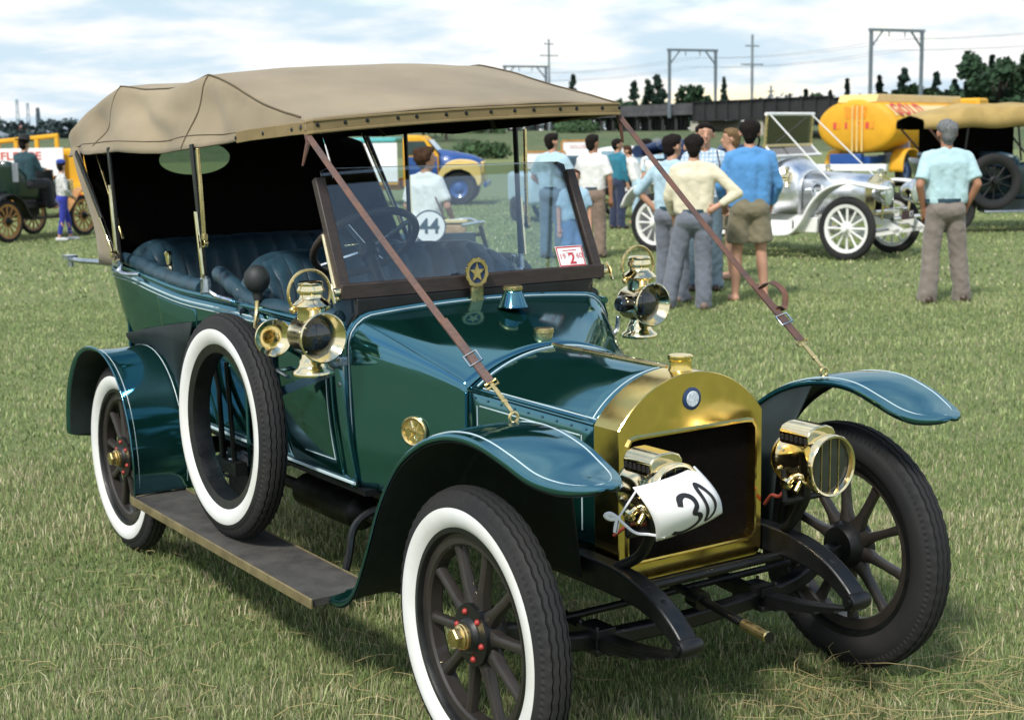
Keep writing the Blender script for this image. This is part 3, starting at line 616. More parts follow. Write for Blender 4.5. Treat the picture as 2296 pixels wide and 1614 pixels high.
for s in (-1, 1):
    WSIGN = -1 if False else 1
    FW = FW0[:-4]+([(0.27, 0.955), (0.36, 0.926), (0.43, 0.913), (0.475, 0.909), (0.499, 0.908), (0.511, 0.908), (0.515, 0.908)] if s < 0 else [(0.255, 0.950), (0.325, 0.922), (0.37, 0.908), (0.40, 0.903), (0.42, 0.901), (0.431, 0.900), (0.435, 0.900)])
    P, L1, L2 = wing(FW, fw_w, 0.682, s, 'front_wing', nsub=8, lfun=lambda p: (0.110 if p.x < 0.2 else (0.110*math.sqrt(max(0, 1-((p.x-0.2)/(FW[-1][0]-0.225))**2.9)) if p.x < FW[-1][0]-0.026 else -1)))
    m = MB(); m.grid(P); wg = cb(m, 'front_wing', [PAINT, UNDER], angle=50)
    q = wg.modifiers.new('solid', 'SOLIDIFY'); q.thickness = 0.007; q.offset = 0; q.material_offset = 0
    # underside skin, black
    P2 = [[v+Vector((0, 0, 0)) for v in r] for r in P]; m = MB()
    sp = P2; K = len(sp); R2 = []
    for i in range(K):
        c = sp[i][4]; c2 = sp[min(i+1, K-1)][4]; c1 = sp[max(i-1, 0)][4]; t = (c2-c1).normalized(); nn = Vector((-t.z, 0, t.x))
        R2.append([v.lerp(c, 0.03)-nn*0.007 for v in sp[i]])
    m.grid(R2); cb(m, 'wing_underside', UNDER, wg)
    # coach line round the paddle
    st = next(i for i, v in enumerate(L1) if v.x > -0.45)
    m = MB(); m.tube(L1[st:]+[(L1[-1]+L2[-1])/2+Vector((0.006, 0, 0.001))]+list(reversed(L2[st:])), 0.0024, 6); cb(m, 'coach_line', LINE, wg)
    # splash apron between wing and frame
    m = MB(); G = []
    for i in range(0, K):
        c = P[i][0] if True else None
        if c.x > 0.0 or c.x < -0.74: continue
        inner = Vector((P[i][0].x, P[i][0].y, P[i][0].z-0.004)); G.append([inner, Vector((c.x, s*0.40, lerp(c.z, 0.56, 0.55))), Vector((c.x, s*0.37, 0.50))])
    m.grid(G); cb(m, 'splash_apron', UNDER, solid=0.005)
    # eye and hook for the roof strap
    m = MB(); c = Vector((-0.005, s*0.60, 0.985)); m.tube([c+Vector((0, 0.014*math.cos(a), 0.014*math.sin(a)+0.012)) for a in [2*PI*k/14 for k in range(14)]], 0.0045, 8, loop=True); m.lathe([(0.014, 0), (0.010, 0.006)], c-Vector((0, 0, 0.004)), (0, 0, 1), 12); cb(m, 'strap_eye', BRASSD, wg)
    # rear wing
    RW = [(-2.395, 0.335), (-2.385, 0.42), (-2.395, 0.53), (-2.43, 0.65), (-2.50, 0.76), (-2.60, 0.84), (-2.72, 0.883), (-2.85, 0.888), (-2.97, 0.865), (-3.08, 0.805), (-3.165, 0.71), (-3.215, 0.60), (-3.235, 0.48), (-3.235, 0.44)]
    P, L1, L2 = wing(RW, lambda t, p: 0.128 if t < 0.93 else 0.128*math.sqrt(max(0.02, 1-((t-0.93)/0.072)**2)), 0.735, s, 'rear_wing')
    K = len(P); m = MB(); P = [[v for v in r] for r in P]; m.grid(P); wg = cb(m, 'rear_wing', PAINT, angle=50)
    q = wg.modifiers.new('solid', 'SOLIDIFY'); q.thickness = 0.007; q.offset = 0
    m = MB(); R2 = []
    for i in range(K):
        c = P[i][4]; t = (P[min(i+1, K-1)][4]-P[max(i-1, 0)][4]).normalized(); nn = Vector((-t.z, 0, t.x)); ctr = Vector((-2.815, c.y, 0.41)); 
        if nn.dot(ctr-c) < 0: nn = -nn
        R2.append([v.lerp(c, 0.03)+nn*0.006 for v in P[i]])
    m.grid(R2); cb(m, 'wing_underside', UNDER, wg)
    for LL in (L1, L2):
        m = MB(); out = [];
        for v in LL[2:-6]:
            d = (v-Vector((-2.815, v.y, 0.41))); out.append(Vector((-2.815, v.y, 0.41))+d*(1+0.011))
        m.tube(out, 0.0028, 6); cb(m, 'coach_line', LINE, wg)
    m = MB(); G = []
    for (xt, zt_), (xb, zb_) in zip([(-2.95, .93), (-2.75, .965), (-2.55, 1.0), (-2.35, 1.03), (-2.17, 1.055)], [(-2.97, .868), (-2.75, .886), (-2.60, .842), (-2.50, .762), (-2.425, .63)]):
        G.append([Vector((xt, s*0.668, zt_)).lerp(Vector((xb, s*0.615, zb_)), k/4)+Vector((0, s*0.012*math.sin(PI*k/4), 0)) for k in range(5)])
    m.grid(G); cb(m, 'wing_apron', UNDER, solid=0.006)
    # running board
    m = MB(); m.box((-1.60, s*0.748, 0.312), (1.64, 0.222, 0.030)); rb = cb(m, 'running_board', LINO, bevel=0.003)
    m = MB(); m.box((-1.60, s*0.862, 0.312), (1.655, 0.008, 0.034)); cb(m, 'board_edge_strip', EDGEB, rb, bevel=0.002)
    m = MB(); m.box((-1.60, s*0.635, 0.318), (1.645, 0.006, 0.026)); cb(m, 'board_edge_strip', EDGEB, rb, bevel=0.002)
    m = MB(); m.box((-2.424, s*0.748, 0.312), (0.008, 0.226, 0.033)); cb(m, 'board_edge_strip', EDGEB, rb, bevel=0.002)
    for x in (-2.15, -1.02):
        m = MB(); m.tube(spline([(x, s*0.36, 0.515), (x, s*0.50, 0.505), (x, s*0.575, 0.46), (x, s*0.60, 0.36), (x, s*0.64, 0.292), (x, s*0.82, 0.290)], 4), 0.014, 8); m.box((x, s*0.37, 0.545), (0.10, 0.03, 0.02)); cb(m, 'board_bracket', BLACKP)

# ---- side lamps
def side_lamp(s):
    x, y = -1.050, s*0.690; c = Vector((x, y, 0)); zl = 1.122
    m = MB(); m.lathe([(0.0, 0.992), (0.068, 0.992), (0.070, 0.997), (0.067, 1.006), (0.052, 1.016), (0.047, 1.028), (0.045, 1.040), (0.038, 1.048), (0.036, 1.062)], c, (0, 0, 1), 36)
    m.lathe([(0.046, 1.175), (0.046, 1.208), (0.049, 1.213), (0.063, 1.219), (0.065, 1.223), (0.054, 1.236), (0.042, 1.244), (0.037, 1.250), (0.037, 1.260), (0.044, 1.264), (0.046, 1.274), (0.040, 1.285), (0.040, 1.290), (0.043, 1.294), (0.036, 1.301), (0.0, 1.303)], c, (0, 0, 1), 36)
    m.lathe([(0.0, -0.084), (0.038, -0.082), (0.060, -0.068), (0.067, -0.05), (0.067, 0.035), (0.070, 0.04)], Vector((x, y, zl)), (1, 0, 0), 40)
    L = cb(m, 'side_lamp', BRASS, angle=42)
    m = MB(); m.lathe([(0.070, 0.036), (0.075, 0.052), (0.0825, 0.076), (0.0835, 0.082), (0.079, 0.085), (0.070, 0.075), (0.057, 0.056), (0.053, 0.052)], Vector((x, y, zl)), (1, 0, 0), 44, cap=False); cb(m, 'lamp_bezel', BRASS, L, angle=42)
    m = MB(); m.lathe([(0.057, 0.048), (0.053, 0.054), (0.036, 0.063), (0.018, 0.067), (0.0, 0.068)], Vector((x, y, zl)), (1, 0, 0), 36); cb(m, 'lamp_lens', LENS, L)
    m = MB(); m.lathe([(0.030, 0), (0.032, 0.02), (0.026, 0.032), (0, 0.034)], Vector((x-0.012, y+s*(-0.060), zl)), (0, -s, 0), 20); cb(m, 'side_glass', LENS, L)
    m = MB(); cc = Vector((x-0.01, y, 1.262)); m.tube([cc+Vector((0, 0.076*math.cos(a), 0.076*math.sin(a))) for a in [math.radians(-42+264*k/30) for k in range(31)]], 0.0055, 8)
    for q in (-1, 1): m.ball(cc+Vector((0, q*0.062, -0.052)), 0.012, 10); m.tube([cc+Vector((0, q*0.062, -0.052)), cc+Vector((0, q*0.040, -0.05))], 0.006, 8)
    cb(m, 'lamp_handle', BRASSD, L)
    for k in range(6):
        a = math.radians(30+60*k); m = MB(); m.ball(Vector((x+0.089, y+0.077*math.cos(a), zl+0.077*math.sin(a))), 0.0035, 8); cb(m, 'lamp_screw', BRASS, L)
    m = MB(); m.tube(spline([(-1.095, s*0.555, 1.005), (-1.09, s*0.585, 1.005), (-1.088, s*0.600, 1.012), (-1.086, s*0.612, 1.03), (-1.084, s*0.614, 1.075)], 5), 0.0095, 10); m.box((-1.093, s*0.562, 0.975), (0.030, 0.012, 0.10)); m.box((-1.09, s*0.565, 1.02), (0.036, 0.03, 0.03)); m.lathe([(0.010, 0), (0.010, 0.012)], (-1.093, s*0.566, 0.94), (0, s, 0), 6); cb(m, 'lamp_bracket', STEEL, L, bevel=0.003)
for s in (-1, 1): side_lamp(s)

# ---- head lamps
def head_lamp(s):
    x, y, z = 0.198, s*0.296, 0.793; c = Vector((x, y, z)); xa = Vector((1, -s*0.0, 0))
    m = MB(); m.lathe([(0.0, -0.075), (0.045, -0.070), (0.070, -0.055), (0.078, -0.035), (0.0785, -0.030), (0.076, -0.026), (0.076, 0.07), (0.080, 0.075)], c, xa, 44); L = cb(m, 'head_lamp', BRASS, angle=42)
    m = MB(); m.lathe([(0.080, 0.070), (0.086, 0.085), (0.092, 0.104), (0.093, 0.128), (0.089, 0.134), (0.083, 0.131), (0.079, 0.118)], c, xa, 48, cap=False); cb(m, 'lamp_bezel', BRASS, L, angle=42)
    m = MB(); m.lathe([(0.084, 0.112), (0.080, 0.116), (0.045, 0.117), (0.0, 0.1175)], c, xa, 40); cb(m, 'lamp_lens', LENS, L)
    for k in (-1, 0, 1):
        m = MB(); h = math.sqrt(0.079**2-(k*0.035)**2); m.box(c+Vector((0.119, k*0.035, 0)), (0.003, 0.002, 2*h)); cb(m, 'lens_rib', BRASSD, L)
    m = MB(); secs = []
    for dx in (-0.035, 0.085):
        secs.append([c+Vector((dx, yy, zz)) for yy, zz in [(-0.054, 0.045), (-0.057, 0.088), (-0.045, 0.104), (-0.02, 0.113), (0.02, 0.113), (0.045, 0.104), (0.057, 0.088), (0.054, 0.045)]])
    m.loft(secs); cb(m, 'lamp_vent', BRASS, L, bevel=0.004)
    for q in (-1, 1):
        for k in range(6):
            m = MB(); m.box(c+Vector((-0.022+0.019*k, q*0.0565, 0.071)), (0.009, 0.004, 0.016)); cb(m, 'vent_slot', INK, L)
    m = MB(); m.lathe([(0.012, 0), (0.012, 0.02), (0.02, 0.024), (0.02, 0.034), (0.008, 0.042)], c+Vector((0.03, 0.062*-1, -0.045)), (0, -1, -0.6), 12); m.lathe([(0.008, 0), (0.008, 0.03), (0.012, 0.034)], c+Vector((0.055, 0.055*-1, -0.055)), (0, -0.8, -1), 10); m.ball(c+Vector((0.075, -0.075, -0.035)), 0.009, 8); m.ball(c+Vector((-0.01, -0.078, -0.02)), 0.008, 8); cb(m, 'gas_fitting', BRASS, L)
    m = MB(); m.tube(spline([(x+0.02, y, z-0.075), (x+0.02, y, z-0.12), (x-0.03, y, z-0.20), (x-0.10, s*0.325, 0.545)], 5), 0.016, 10); m.tube([(x+0.02, y-0.085, z-0.115), (x+0.02, y+0.085, z-0.115)], 0.011, 8); m.tube([(x+0.02, y-0.083, z-0.115), (x+0.01, y-0.08, z-0.02)], 0.008, 8); m.tube([(x+0.02, y+0.083, z-0.115), (x+0.01, y+0.08, z-0.02)], 0.008, 8); cb(m, 'lamp_fork', BLACKP, L)
    m = MB(); m.tube(spline([(x-0.02, y-s*0.03, z-0.078), (x-0.05, y-s*0.035, z-0.12), (x-0.10, y-s*0.02, z-0.13), (x-0.15, y-s*0.0, z-0.17)], 6), 0.0055, 8); cb(m, 'gas_tube', REDTUBE, L)
for s in (-1, 1): head_lamp(s)

# ---- bulb horn on the driver's side
m = MB(); m.ball((-1.62, -0.625, 1.262), (0.048, 0.048, 0.052), 24); m.lathe([(0.02, 0), (0.016, 0.03)], (-1.62, -0.625, 1.215), (0.1, 0, -1), 14); hb = cb(m, 'horn_bulb', RUBBER2)
m = MB(); m.tube(spline([(-1.62, -0.625, 1.20), (-1.61, -0.635, 1.14), (-1.57, -0.66, 1.095), (-1.50, -0.68, 1.085), (-1.42, -0.69, 1.085)], 6), [0.009]*24+[0.011], 10); cb(m, 'horn_tube', BRASSD)
m = MB(); m.lathe([(0.011, 0), (0.016, 0.04), (0.030, 0.07), (0.050, 0.092), (0.064, 0.100), (0.067, 0.104), (0.064, 0.106), (0.048, 0.098), (0.026, 0.075), (0.012, 0.04)], (-1.43, -0.69, 1.085), (1, -0.12, 0), 36, cap=False); cb(m, 'horn_bell', BRASS, angle=60)
m = MB(); m.lathe([(0.012, 0), (0.012, 0.03), (0.024, 0.034), (0.026, 0.042), (0.02, 0.048), (0, 0.049)], (-1.30, -0.60, 1.135), (0, 0, 1), 16); cb(m, 'horn_bracket_knob', BRASSD)
# hand brake and change-speed levers outside the body
m = MB(); m.tube([(-2.06, -0.605, 0.50), (-2.05, -0.615, 0.8), (-2.03, -0.655, 1.0)], [0.013, 0.010, 0.009], 10); m.tube([(-1.96, -0.60, 0.50), (-1.94, -0.625, 0.92)], 0.010, 10); m.box((-2.0, -0.60, 0.50), (0.2, 0.05, 0.05)); cb(m, 'brake_levers', BLACKP)
m = MB(); m.box((-2.0, -0.50, 0.46), (0.30, 0.10, 0.16)); m.lathe([(0.12, 0), (0.13, 0.04), (0.10, 0.07)], (-2.0, -0.50, 0.42), (0, -1, 0), 20); m.tube([(-1.72, -0.54, 0.46), (-2.6, -0.54, 0.42)], 0.008, 8); m.tube([(-1.72, -0.54, 0.44), (-2.6, -0.54, 0.39)], 0.008, 8); cb(m, 'brake_rods', BLACKP)
m = MB()
for k in range(4): m.ball((-2.0+0.03*(k % 2), -0.60, 0.50+0.02*(k//2)), 0.011, 8); 
m.lathe([(0.02, 0), (0.02, 0.03)], (-1.99, -0.58, 0.49), (0, -1, 0), 12); cb(m, 'lever_pivot', NICKEL)
m = MB(); m.strap([(-1.12, -0.57, 0.985), (-1.42, -0.72, 0.86)], 0.03, 0.004, (0, 0, 1)); cb(m, 'spare_strap', LEATHER)
m = MB(); m.tube([(-2.58, -0.585, 1.20), (-2.595, -0.585, 1.245)], 0.007, 8); m.lathe([(0.010, 0), (0.014, 0.008), (0.013, 0.04), (0.018, 0.055), (0.012, 0.062)], (-2.595, -0.585, 1.243), (-0.2, 0, 1), 14); cb(m, 'brass_lever_knob', BRASS)

# ---- hood (folding roof)
ZT = 0.027   # the hood sits a little lower on the driver's side
def hood_pt(x, a):
    """a -1..1 across from bottom edge over the crown; returns point"""
    tb = [(-3.56, 1.725, 0.62, 1.86, 0.56, 1.865, 0.700), (-3.47, 1.735, 0.63, 1.905, 0.57, 1.915, 0.708), (-3.30, 1.742, 0.62, 1.955, 0.585, 1.975, 0.716), (-3.02, 1.745, 0.605, 2.022, 0.60, 2.035, 0.722), (-2.80, 1.745, 0.605, 1.995, 0.60, 2.020, 0.724), (-2.5, 1.748, 0.61, 1.985, 0.60, 2.025, 0.722), (-2.25, 1.752, 0.61, 2.005, 0.605, 2.04, 0.718), (-2.02, 1.757, 0.605, 2.030, 0.60, 2.052, 0.712), (-1.8, 1.770, 0.625, 1.990, 0.60, 2.028, 0.700), (-1.5, 1.793, 0.645, 1.918, 0.62, 1.962, 0.680), (-1.25, 1.805, 0.652, 1.870, 0.64, 1.905, 0.662), (-1.115, 1.812, 0.655, 1.846, 0.645, 1.868, 0.655)]
    zb, ys, zs, yk, zc, yb = interp(tb, x)
    s = -1 if a < 0 else 1; q = abs(a)
    if q > 0.6:
        k = (q-0.6)/0.4; y = lerp(ys, yb, k**0.8); z = lerp(zs, zb, k)
    else:
        k = q/0.6; y = ys*k; z = lerp(zc, zs, k**2.2)
    return Vector((x, s*y, z+ZT*s*y/0.65))
xs = [lerp(-1.115, -3.56, i/64) for i in range(65)]; aa = [-1+2*j/60 for j in range(61)]
P = []
for i, x in enumerate(xs):
    row = []
    for j, a in enumerate(aa):
        p = hood_pt(x, a); q = abs(a)
        if q > 0.58 and x < -1.5:         # folds in the quarters
            f = min(1, (q-0.58)/0.12)*min(1, (-1.5-x)/0.3); s = math.copysign(1, a)
            p.y += s*f*(0.016*math.sin((x*5.2+q*9.0)+1.2)+0.010*math.sin(x*11-q*14)); p.z += f*0.003*math.sin(x*9+1.0)
            if q > 0.97: p.z += 0.003*math.sin(x*6)
        for (xa, qa, xb, qb, dp, wd) in ((-2.92, 0.66, -2.28, 0.90, 0.030, 0.075), (-3.32, 0.66, -3.05, 0.88, 0.020, 0.06), (-2.62, 0.63, -2.12, 0.80, 0.016, 0.05), (-1.98, 0.66, -1.70, 0.95, 0.014, 0.06), (-3.45, 0.7, -3.40, 0.95, 0.016, 0.05)):
            tx, tq = xb-xa, (qb-qa)*1.1; L2_ = tx*tx+tq*tq; tt = max(0, min(1, ((x-xa)*tx+(q-qa)*1.1*tq)/L2_)); dd_ = math.hypot(x-xa-tt*tx, (q-qa)*1.1-tt*tq)
            g_ = math.exp(-(dd_/wd)**2)*math.sin(PI*(0.15+0.7*tt)); p.y -= math.copysign(dp*g_, a); p.z -= 0.4*dp*g_
        n_ = noise.noise(Vector((x*3.1, p.y*3.1, 4.0)))*0.006+noise.noise(Vector((x*9, p.y*9, 1.0)))*0.002
        p.z += n_; row.append(p)
    P.append(row)
m = MB(); m.grid(P)
HOOD = cb(m, 'hood_canvas', [CANVAS, LINING], solid=0.008, angle=70, off=-1, matoff=1)
# front valance with studs (wraps a little round the corners)
m = MB(); front = [hood_pt(-1.115, a) for a in [-1+2*j/50 for j in range(51)] if abs(a) <= 0.66]
sideR = [Vector((x, -hood_pt(x, 1).y, hood_pt(x, -1).z+0.012)) for x in (-1.60, -1.5, -1.4, -1.3, -1.2)]
sideL = [Vector((x, hood_pt(x, 1).y, hood_pt(x, 1).z+0.012)) for x in (-1.2, -1.3, -1.4, -1.5, -1.60)]
edge = sideR+[Vector((-1.125, -0.655, 1.822-ZT)), ]+[Vector((-1.100, y, lerp(1.826-ZT, 1.826+ZT, (y+0.65)/1.3)+0.012*(1-(y/0.65)**2))) for y in [lerp(-0.635, 0.635, k/20) for k in range(21)]]+[Vector((-1.125, 0.655, 1.822+ZT))]+sideL
m.strap(edge, 0.040, 0.008, (0, 0, 1)); VAL = cb(m, 'hood_valance', CANVASE, angle=60, bevel=0.002)
m = MB(); m.tube([p+Vector((0.003, 0, -0.019)) for p in edge[5:27]], 0.006, 6); cb(m, 'valance_piping', CANVASE, VAL)
m = MB(); m.tube([p+Vector((0.003, 0, 0.018)) for p in edge[5:27]], 0.0045, 6); cb(m, 'valance_piping', CANVASE, VAL)
for k in range(14):
    y = lerp(-0.62, 0.64, k/13)+0.012*math.sin(k*2.7); m = MB(); z = lerp(1.826-ZT, 1.826+ZT, (y+0.65)/1.3)+0.012*(1-(y/0.65)**2)+0.004; m.lathe([(0.0075, 0), (0.006, 0.003), (0, 0.0045)], (-1.0965, y, z), (1, 0, 0), 10); cb(m, 'stud', STEEL if False else BLACKP, VAL)
for p in (sideR+sideL)[::2]:
    m = MB(); m.lathe([(0.0075, 0), (0.006, 0.003), (0, 0.0045)], p+Vector((0, math.copysign(0.004, p.y), 0)), (0, math.copysign(1, p.y), 0), 10); cb(m, 'stud', BLACKP, VAL)
# seams
def seam(f, n=24, r=0.0035):
    m = MB(); m.tube([f(k/n)+Vector((0, 0, 0.003)) for k in range(n+1)], r, 6); cb(m, 'seam', SEAM, HOOD)
def surf(x, a):
    i = (x+1.115)/(-3.56+1.115)*64; j = (a+1)/2*60; i = min(max(i, 0), 63.999); j = min(max(j, 0), 59.999); i0, j0 = int(i), int(j); fi, fj = i-i0, j-j0
    return (P[i0][j0]*(1-fi)+P[i0+1][j0]*fi)*(1-fj)+(P[i0][j0+1]*(1-fi)+P[i0+1][j0+1]*fi)*fj
for s in (-1, 1):
    seam(lambda t: surf(lerp(-2.02, -1.15, t), s*lerp(0.60, 0.60, t))); seam(lambda t: surf(lerp(-2.02, -3.02, t), s*(0.60-0.05*math.sin(PI*t))))
    seam(lambda t: surf(-2.02-0.05*t, s*lerp(0.60, 1.0, t)), 16); seam(lambda t: surf(-3.02-0.1*t, s*lerp(0.60, 0.95, t)), 16, 0.002)
    seam(lambda t: surf(lerp(-1.6, -3.5, t), s*0.93), 30, 0.0018)
# bulges where the hood bows press the cloth are left to the surface; the bows themselves:
for bx, ht in ((-2.02, 1.0), (-3.02, 1.0)):
    m = MB(); m.tube([surf(bx, a)+Vector((0, -math.copysign(0.02, a) if abs(a) > 0.55 else 0, -0.022)) for a in [lerp(-0.97, 0.97, k/40) for k in range(41)]], 0.011, 8); cb(m, 'hood_bow', WOODD)
m = MB(); m.tube([surf(-1.14, a)+Vector((0, 0, -0.022)) for a in [lerp(-0.7, 0.7, k/20) for k in range(21)]], 0.012, 8); cb(m, 'hood_bow', WOODD)
# rear curtain with oval light, and quarter curtains
def rc(u, v):    # u -1..1 across, v 0 top .. 1 bottom
    top = Vector((-3.55, u*0.62, 1.865-0.10*abs(u)**3+ZT*u)); bot = Vector((-3.43+0.10*max(0, abs(u)-0.6)/0.4, u*0.63, 1.215))
    p = top.lerp(bot, v); p.x += 0.02*math.sin(PI*v); return p
OV = Vector((0.03, 0.0)); m = MB(); N_ = 64; ov = []; bd = []
cu, cv, ru, rv = -0.14, 0.285, 0.30, 0.130
for k in range(N_):
    a = 2*PI*k/N_; ov.append((cu+ru*math.cos(a), cv+rv*math.sin(a)))
    dx, dy = math.cos(a)*ru, math.sin(a)*rv
    ks = []
    if dx > 0: ks.append((1-cu)/dx)
    if dx < 0: ks.append((-1-cu)/dx)
    if dy > 0: ks.append((1-cv)/dy)
    if dy < 0: ks.append((0-cv)/dy)
    kk = min(ks); bd.append((cu+dx*kk, cv+dy*kk))
rings = []
for t in [0, 0.1, 0.25, 0.45, 0.7, 1.0]:
    rings.append([rc(lerp(o[0], b[0], t), lerp(o[1], b[1], t)) for o, b in zip(ov, bd)])
# make sure corners are reached
m.loft(rings, True, False); cb(m, 'rear_curtain', [CANVAS, LINING], solid=0.006, off=0, matoff=1)
m = MB(); m.loft([[rc(*o)+Vector((-0.004, 0, 0)) for o in ov], [rc(lerp(o[0], cu, 0.5), lerp(o[1], cv, 0.5))+Vector((-0.004, 0, 0)) for o in ov], [rc(lerp(o[0], cu, 0.98), lerp(o[1], cv, 0.98))+Vector((-0.004, 0, 0)) for o in ov]], True, True); cb(m, 'rear_light', CELL)
m = MB(); m.tube([rc(*o) for o in ov], 0.006, 6, loop=True); cb(m, 'rear_light_frame', LINING)
for s in (-1, 1):
    m = MB(); G = []
    for i in range(9):
        t = i/8; rear = rc(s*1.0, t)+Vector((0, s*0.012*math.sin(t*7), 0)); fr = Vector((lerp(-3.30, -2.86, t), s*lerp(0.722, 0.705, t), lerp(1.74, 1.235, t))); G.append([rear.lerp(fr, k/6)+Vector((0, s*0.035*math.sin(PI*k/6), 0)) for k in range(7)])
    m.grid(G); cb(m, 'quarter_curtain', [CANVAS, LINING] if s < 0 else [CANVAS, LINING], solid=0.007, off=0, matoff=1)
# hood irons
for s in (-1, 1):
    def iron(a, b, w=0.020, name='hood_iron', mt=BLACKP, t=0.010):
        m = MB(); m.strap([a, b], w, t, (1, 0, 0.2)); return cb(m, name, mt, bevel=0.002)
    y = s*0.722; z = ZT*s
    iron((-2.865, y*1.005, 1.765+z), (-2.825, y*0.99, 1.25), 0.026); iron((-1.93, y*1.005, 1.775+z), (-1.885, y*0.99, 1.26), 0.028); iron((-3.275, y*1.02, 1.745+z), (-2.83, y*0.995, 1.245), 0.026)
    iron((-3.20, y*0.93, 1.755+z), (-2.86, y*0.95, 1.35), 0.008, mt=BRASSD)
    m = MB(); m.strap([(-1.862, y*1.01, 1.76+z), (-1.848, y*1.005, 1.40)], 0.014, 0.012, (1, 0, 0)); m.lathe([(0.016, -0.008), (0.016, 0.008)], (-1.846, y*1.005, 1.385), (0, 1, 0), 14); m.strap([(-1.846, y*1.005, 1.42), (-1.846, y*1.005, 1.375)], 0.024, 0.016, (1, 0, 0)); cb(m, 'brass_strut', BRASSD, bevel=0.002)
    m = MB(); m.strap([(-1.905, y*1.015, 1.50), (-1.872, y*1.01, 1.255)], 0.012, 0.012, (1, 0, 0)); cb(m, 'brass_strut', BRASS, bevel=0.002)
    m = MB(); m.strap([(-2.855, y*1.015, 1.58), (-2.832, y*1.01, 1.30)], 0.014, 0.012, (1, 0, 0)); m.strap([(-2.99, y*1.02, 1.435), (-2.87, y*1.01, 1.29)], 0.014, 0.012, (1, 0, 0.3)); cb(m, 'brass_strut', BRASS, bevel=0.002)
    m = MB(); m.lathe([(0.014, -0.014), (0.014, 0.014)], (-2.865, y*1.01, 1.285), (0, 1, 0), 12); m.lathe([(0.010, -0.012), (0.010, 0.012)], (-2.835, y*1.01, 1.258), (0, 1, 0), 12); cb(m, 'iron_pivot', BRASS)
    m = MB(); m.tube(spline([(-2.825, y*0.99, 1.245), (-2.815, y*1.0, 1.215), (-2.78, y*0.985, 1.205), (-2.72, s*0.672, 1.205)], 4), 0.010, 8); m.ball((-2.825, y, 1.215), 0.016, 10); m.box((-2.85, y, 1.25), (0.07, 0.02, 0.025)); cb(m, 'iron_socket', STEEL)
    m = MB(); m.tube(spline([(-1.885, y*0.99, 1.26), (-1.88, y*0.985, 1.215), (-1.85, y*0.95, 1.185), (-1.78, s*0.655, 1.17)], 4), 0.011, 8); m.lathe([(0.018, 0), (0.014, 0.05)], (-1.882, y*0.985, 1.20), (0, 0, 1), 12); m.ball((-1.93, y*0.98, 1.245), 0.011, 8); m.tube([(-1.93, y*0.98, 1.245), (-1.94, y*0.98, 1.195)], 0.007, 8); m.tube([(-1.95, y*0.98, 1.19), (-1.89, y*0.98, 1.205)], 0.006, 6); cb(m, 'iron_socket', STEEL)
    m = MB(); m.tube(spline([(-3.38, s*0.56, 1.20), (-3.48, s*0.60, 1.205), (-3.60, s*0.64, 1.205), (-3.74, s*0.645, 1.205)], 4), 0.013, 10); m.box((-3.76, s*0.645, 1.215), (0.09, 0.05, 0.018)); m.tube([(-3.75, s*0.645, 1.17), (-3.75, s*0.645, 1.22)], 0.014, 8); cb(m, 'hood_rest', STEEL)
# roof straps down to the front wings
for s in (-1, 1):
    a = Vector((-1.115, s*0.648, 1.80+ZT*s)); b = Vector((-0.012, s*0.60, 1.012)); d = (b-a); ac = Vector((0.4, 0.75, 0.3)) if s < 0 else Vector((0.3, 0.85, 0.2))
    m = MB(); pts = [a.lerp(b, t)-Vector((0, 0, 0.012*math.sin(PI*t))) for t in [k/20*0.90 for k in range(21)]]; m.strap(pts, 0.021, 0.004, ac); stp = cb(m, 'roof_strap', STRAP, bevel=0.001)
    m = MB(); m.strap([a.lerp(b, t)-Vector((0, 0, 0.012*math.sin(PI*t)))+Vector((0.002, 0, 0.005)) for t in (0.70, 0.80, 0.91)], 0.024, 0.004, ac); cb(m, 'strap_end', STRAP, stp, bevel=0.001)
    m = MB(); m.tube([a+Vector((-0.02, 0, 0.03)), a+Vector((0.004, 0, -0.02)), a+Vector((-0.004, s*0.02, -0.10))], [0.010, 0.010, 0.004], 8); cb(m, 'strap_tab', STRAP, stp)
    c = a.lerp(b, 0.835); dd = d.normalized(); au = Vector(ac); au = (au-dd*au.dot(dd)).normalized(); nn = dd.cross(au)
    m = MB(); q = [c+au*0.020+dd*0.02, c-au*0.020+dd*0.02, c-au*0.020-dd*0.02, c+au*0.020-dd*0.02]; m.tube([v+nn*0.004*(1 if nn.z > 0 else -1) for v in q], 0.0035, 8, loop=True); cb(m, 'buckle', NICKEL, stp)
    c = a.lerp(b, 0.915); m = MB(); q = [c+au*0.018+dd*0.008, c-au*0.018+dd*0.008, c-au*0.018-dd*0.008, c+au*0.018-dd*0.008]; m.tube(q, 0.004, 8, loop=True); m.tube([c, a.lerp(b, 0.955), b+Vector((0, 0, 0.0))], [0.006, 0.007, 0.005], 8); m.ball(a.lerp(b, 0.968), 0.010, 8); cb(m, 'snap_hook', BRASSD, stp)
    if s > 0:
        e = a.lerp(b, 0.72); m = MB(); m.strap(spline([e, e+Vector((0.03, 0.03, 0.02)), e+Vector((0.075, 0.045, -0.01)), e+Vector((0.09, 0.03, -0.06)), a.lerp(b, 0.80)+Vector((0.0, 0, 0.006))], 5), 0.020, 0.004, ac); cb(m, 'strap_loop', STRAP, stp)

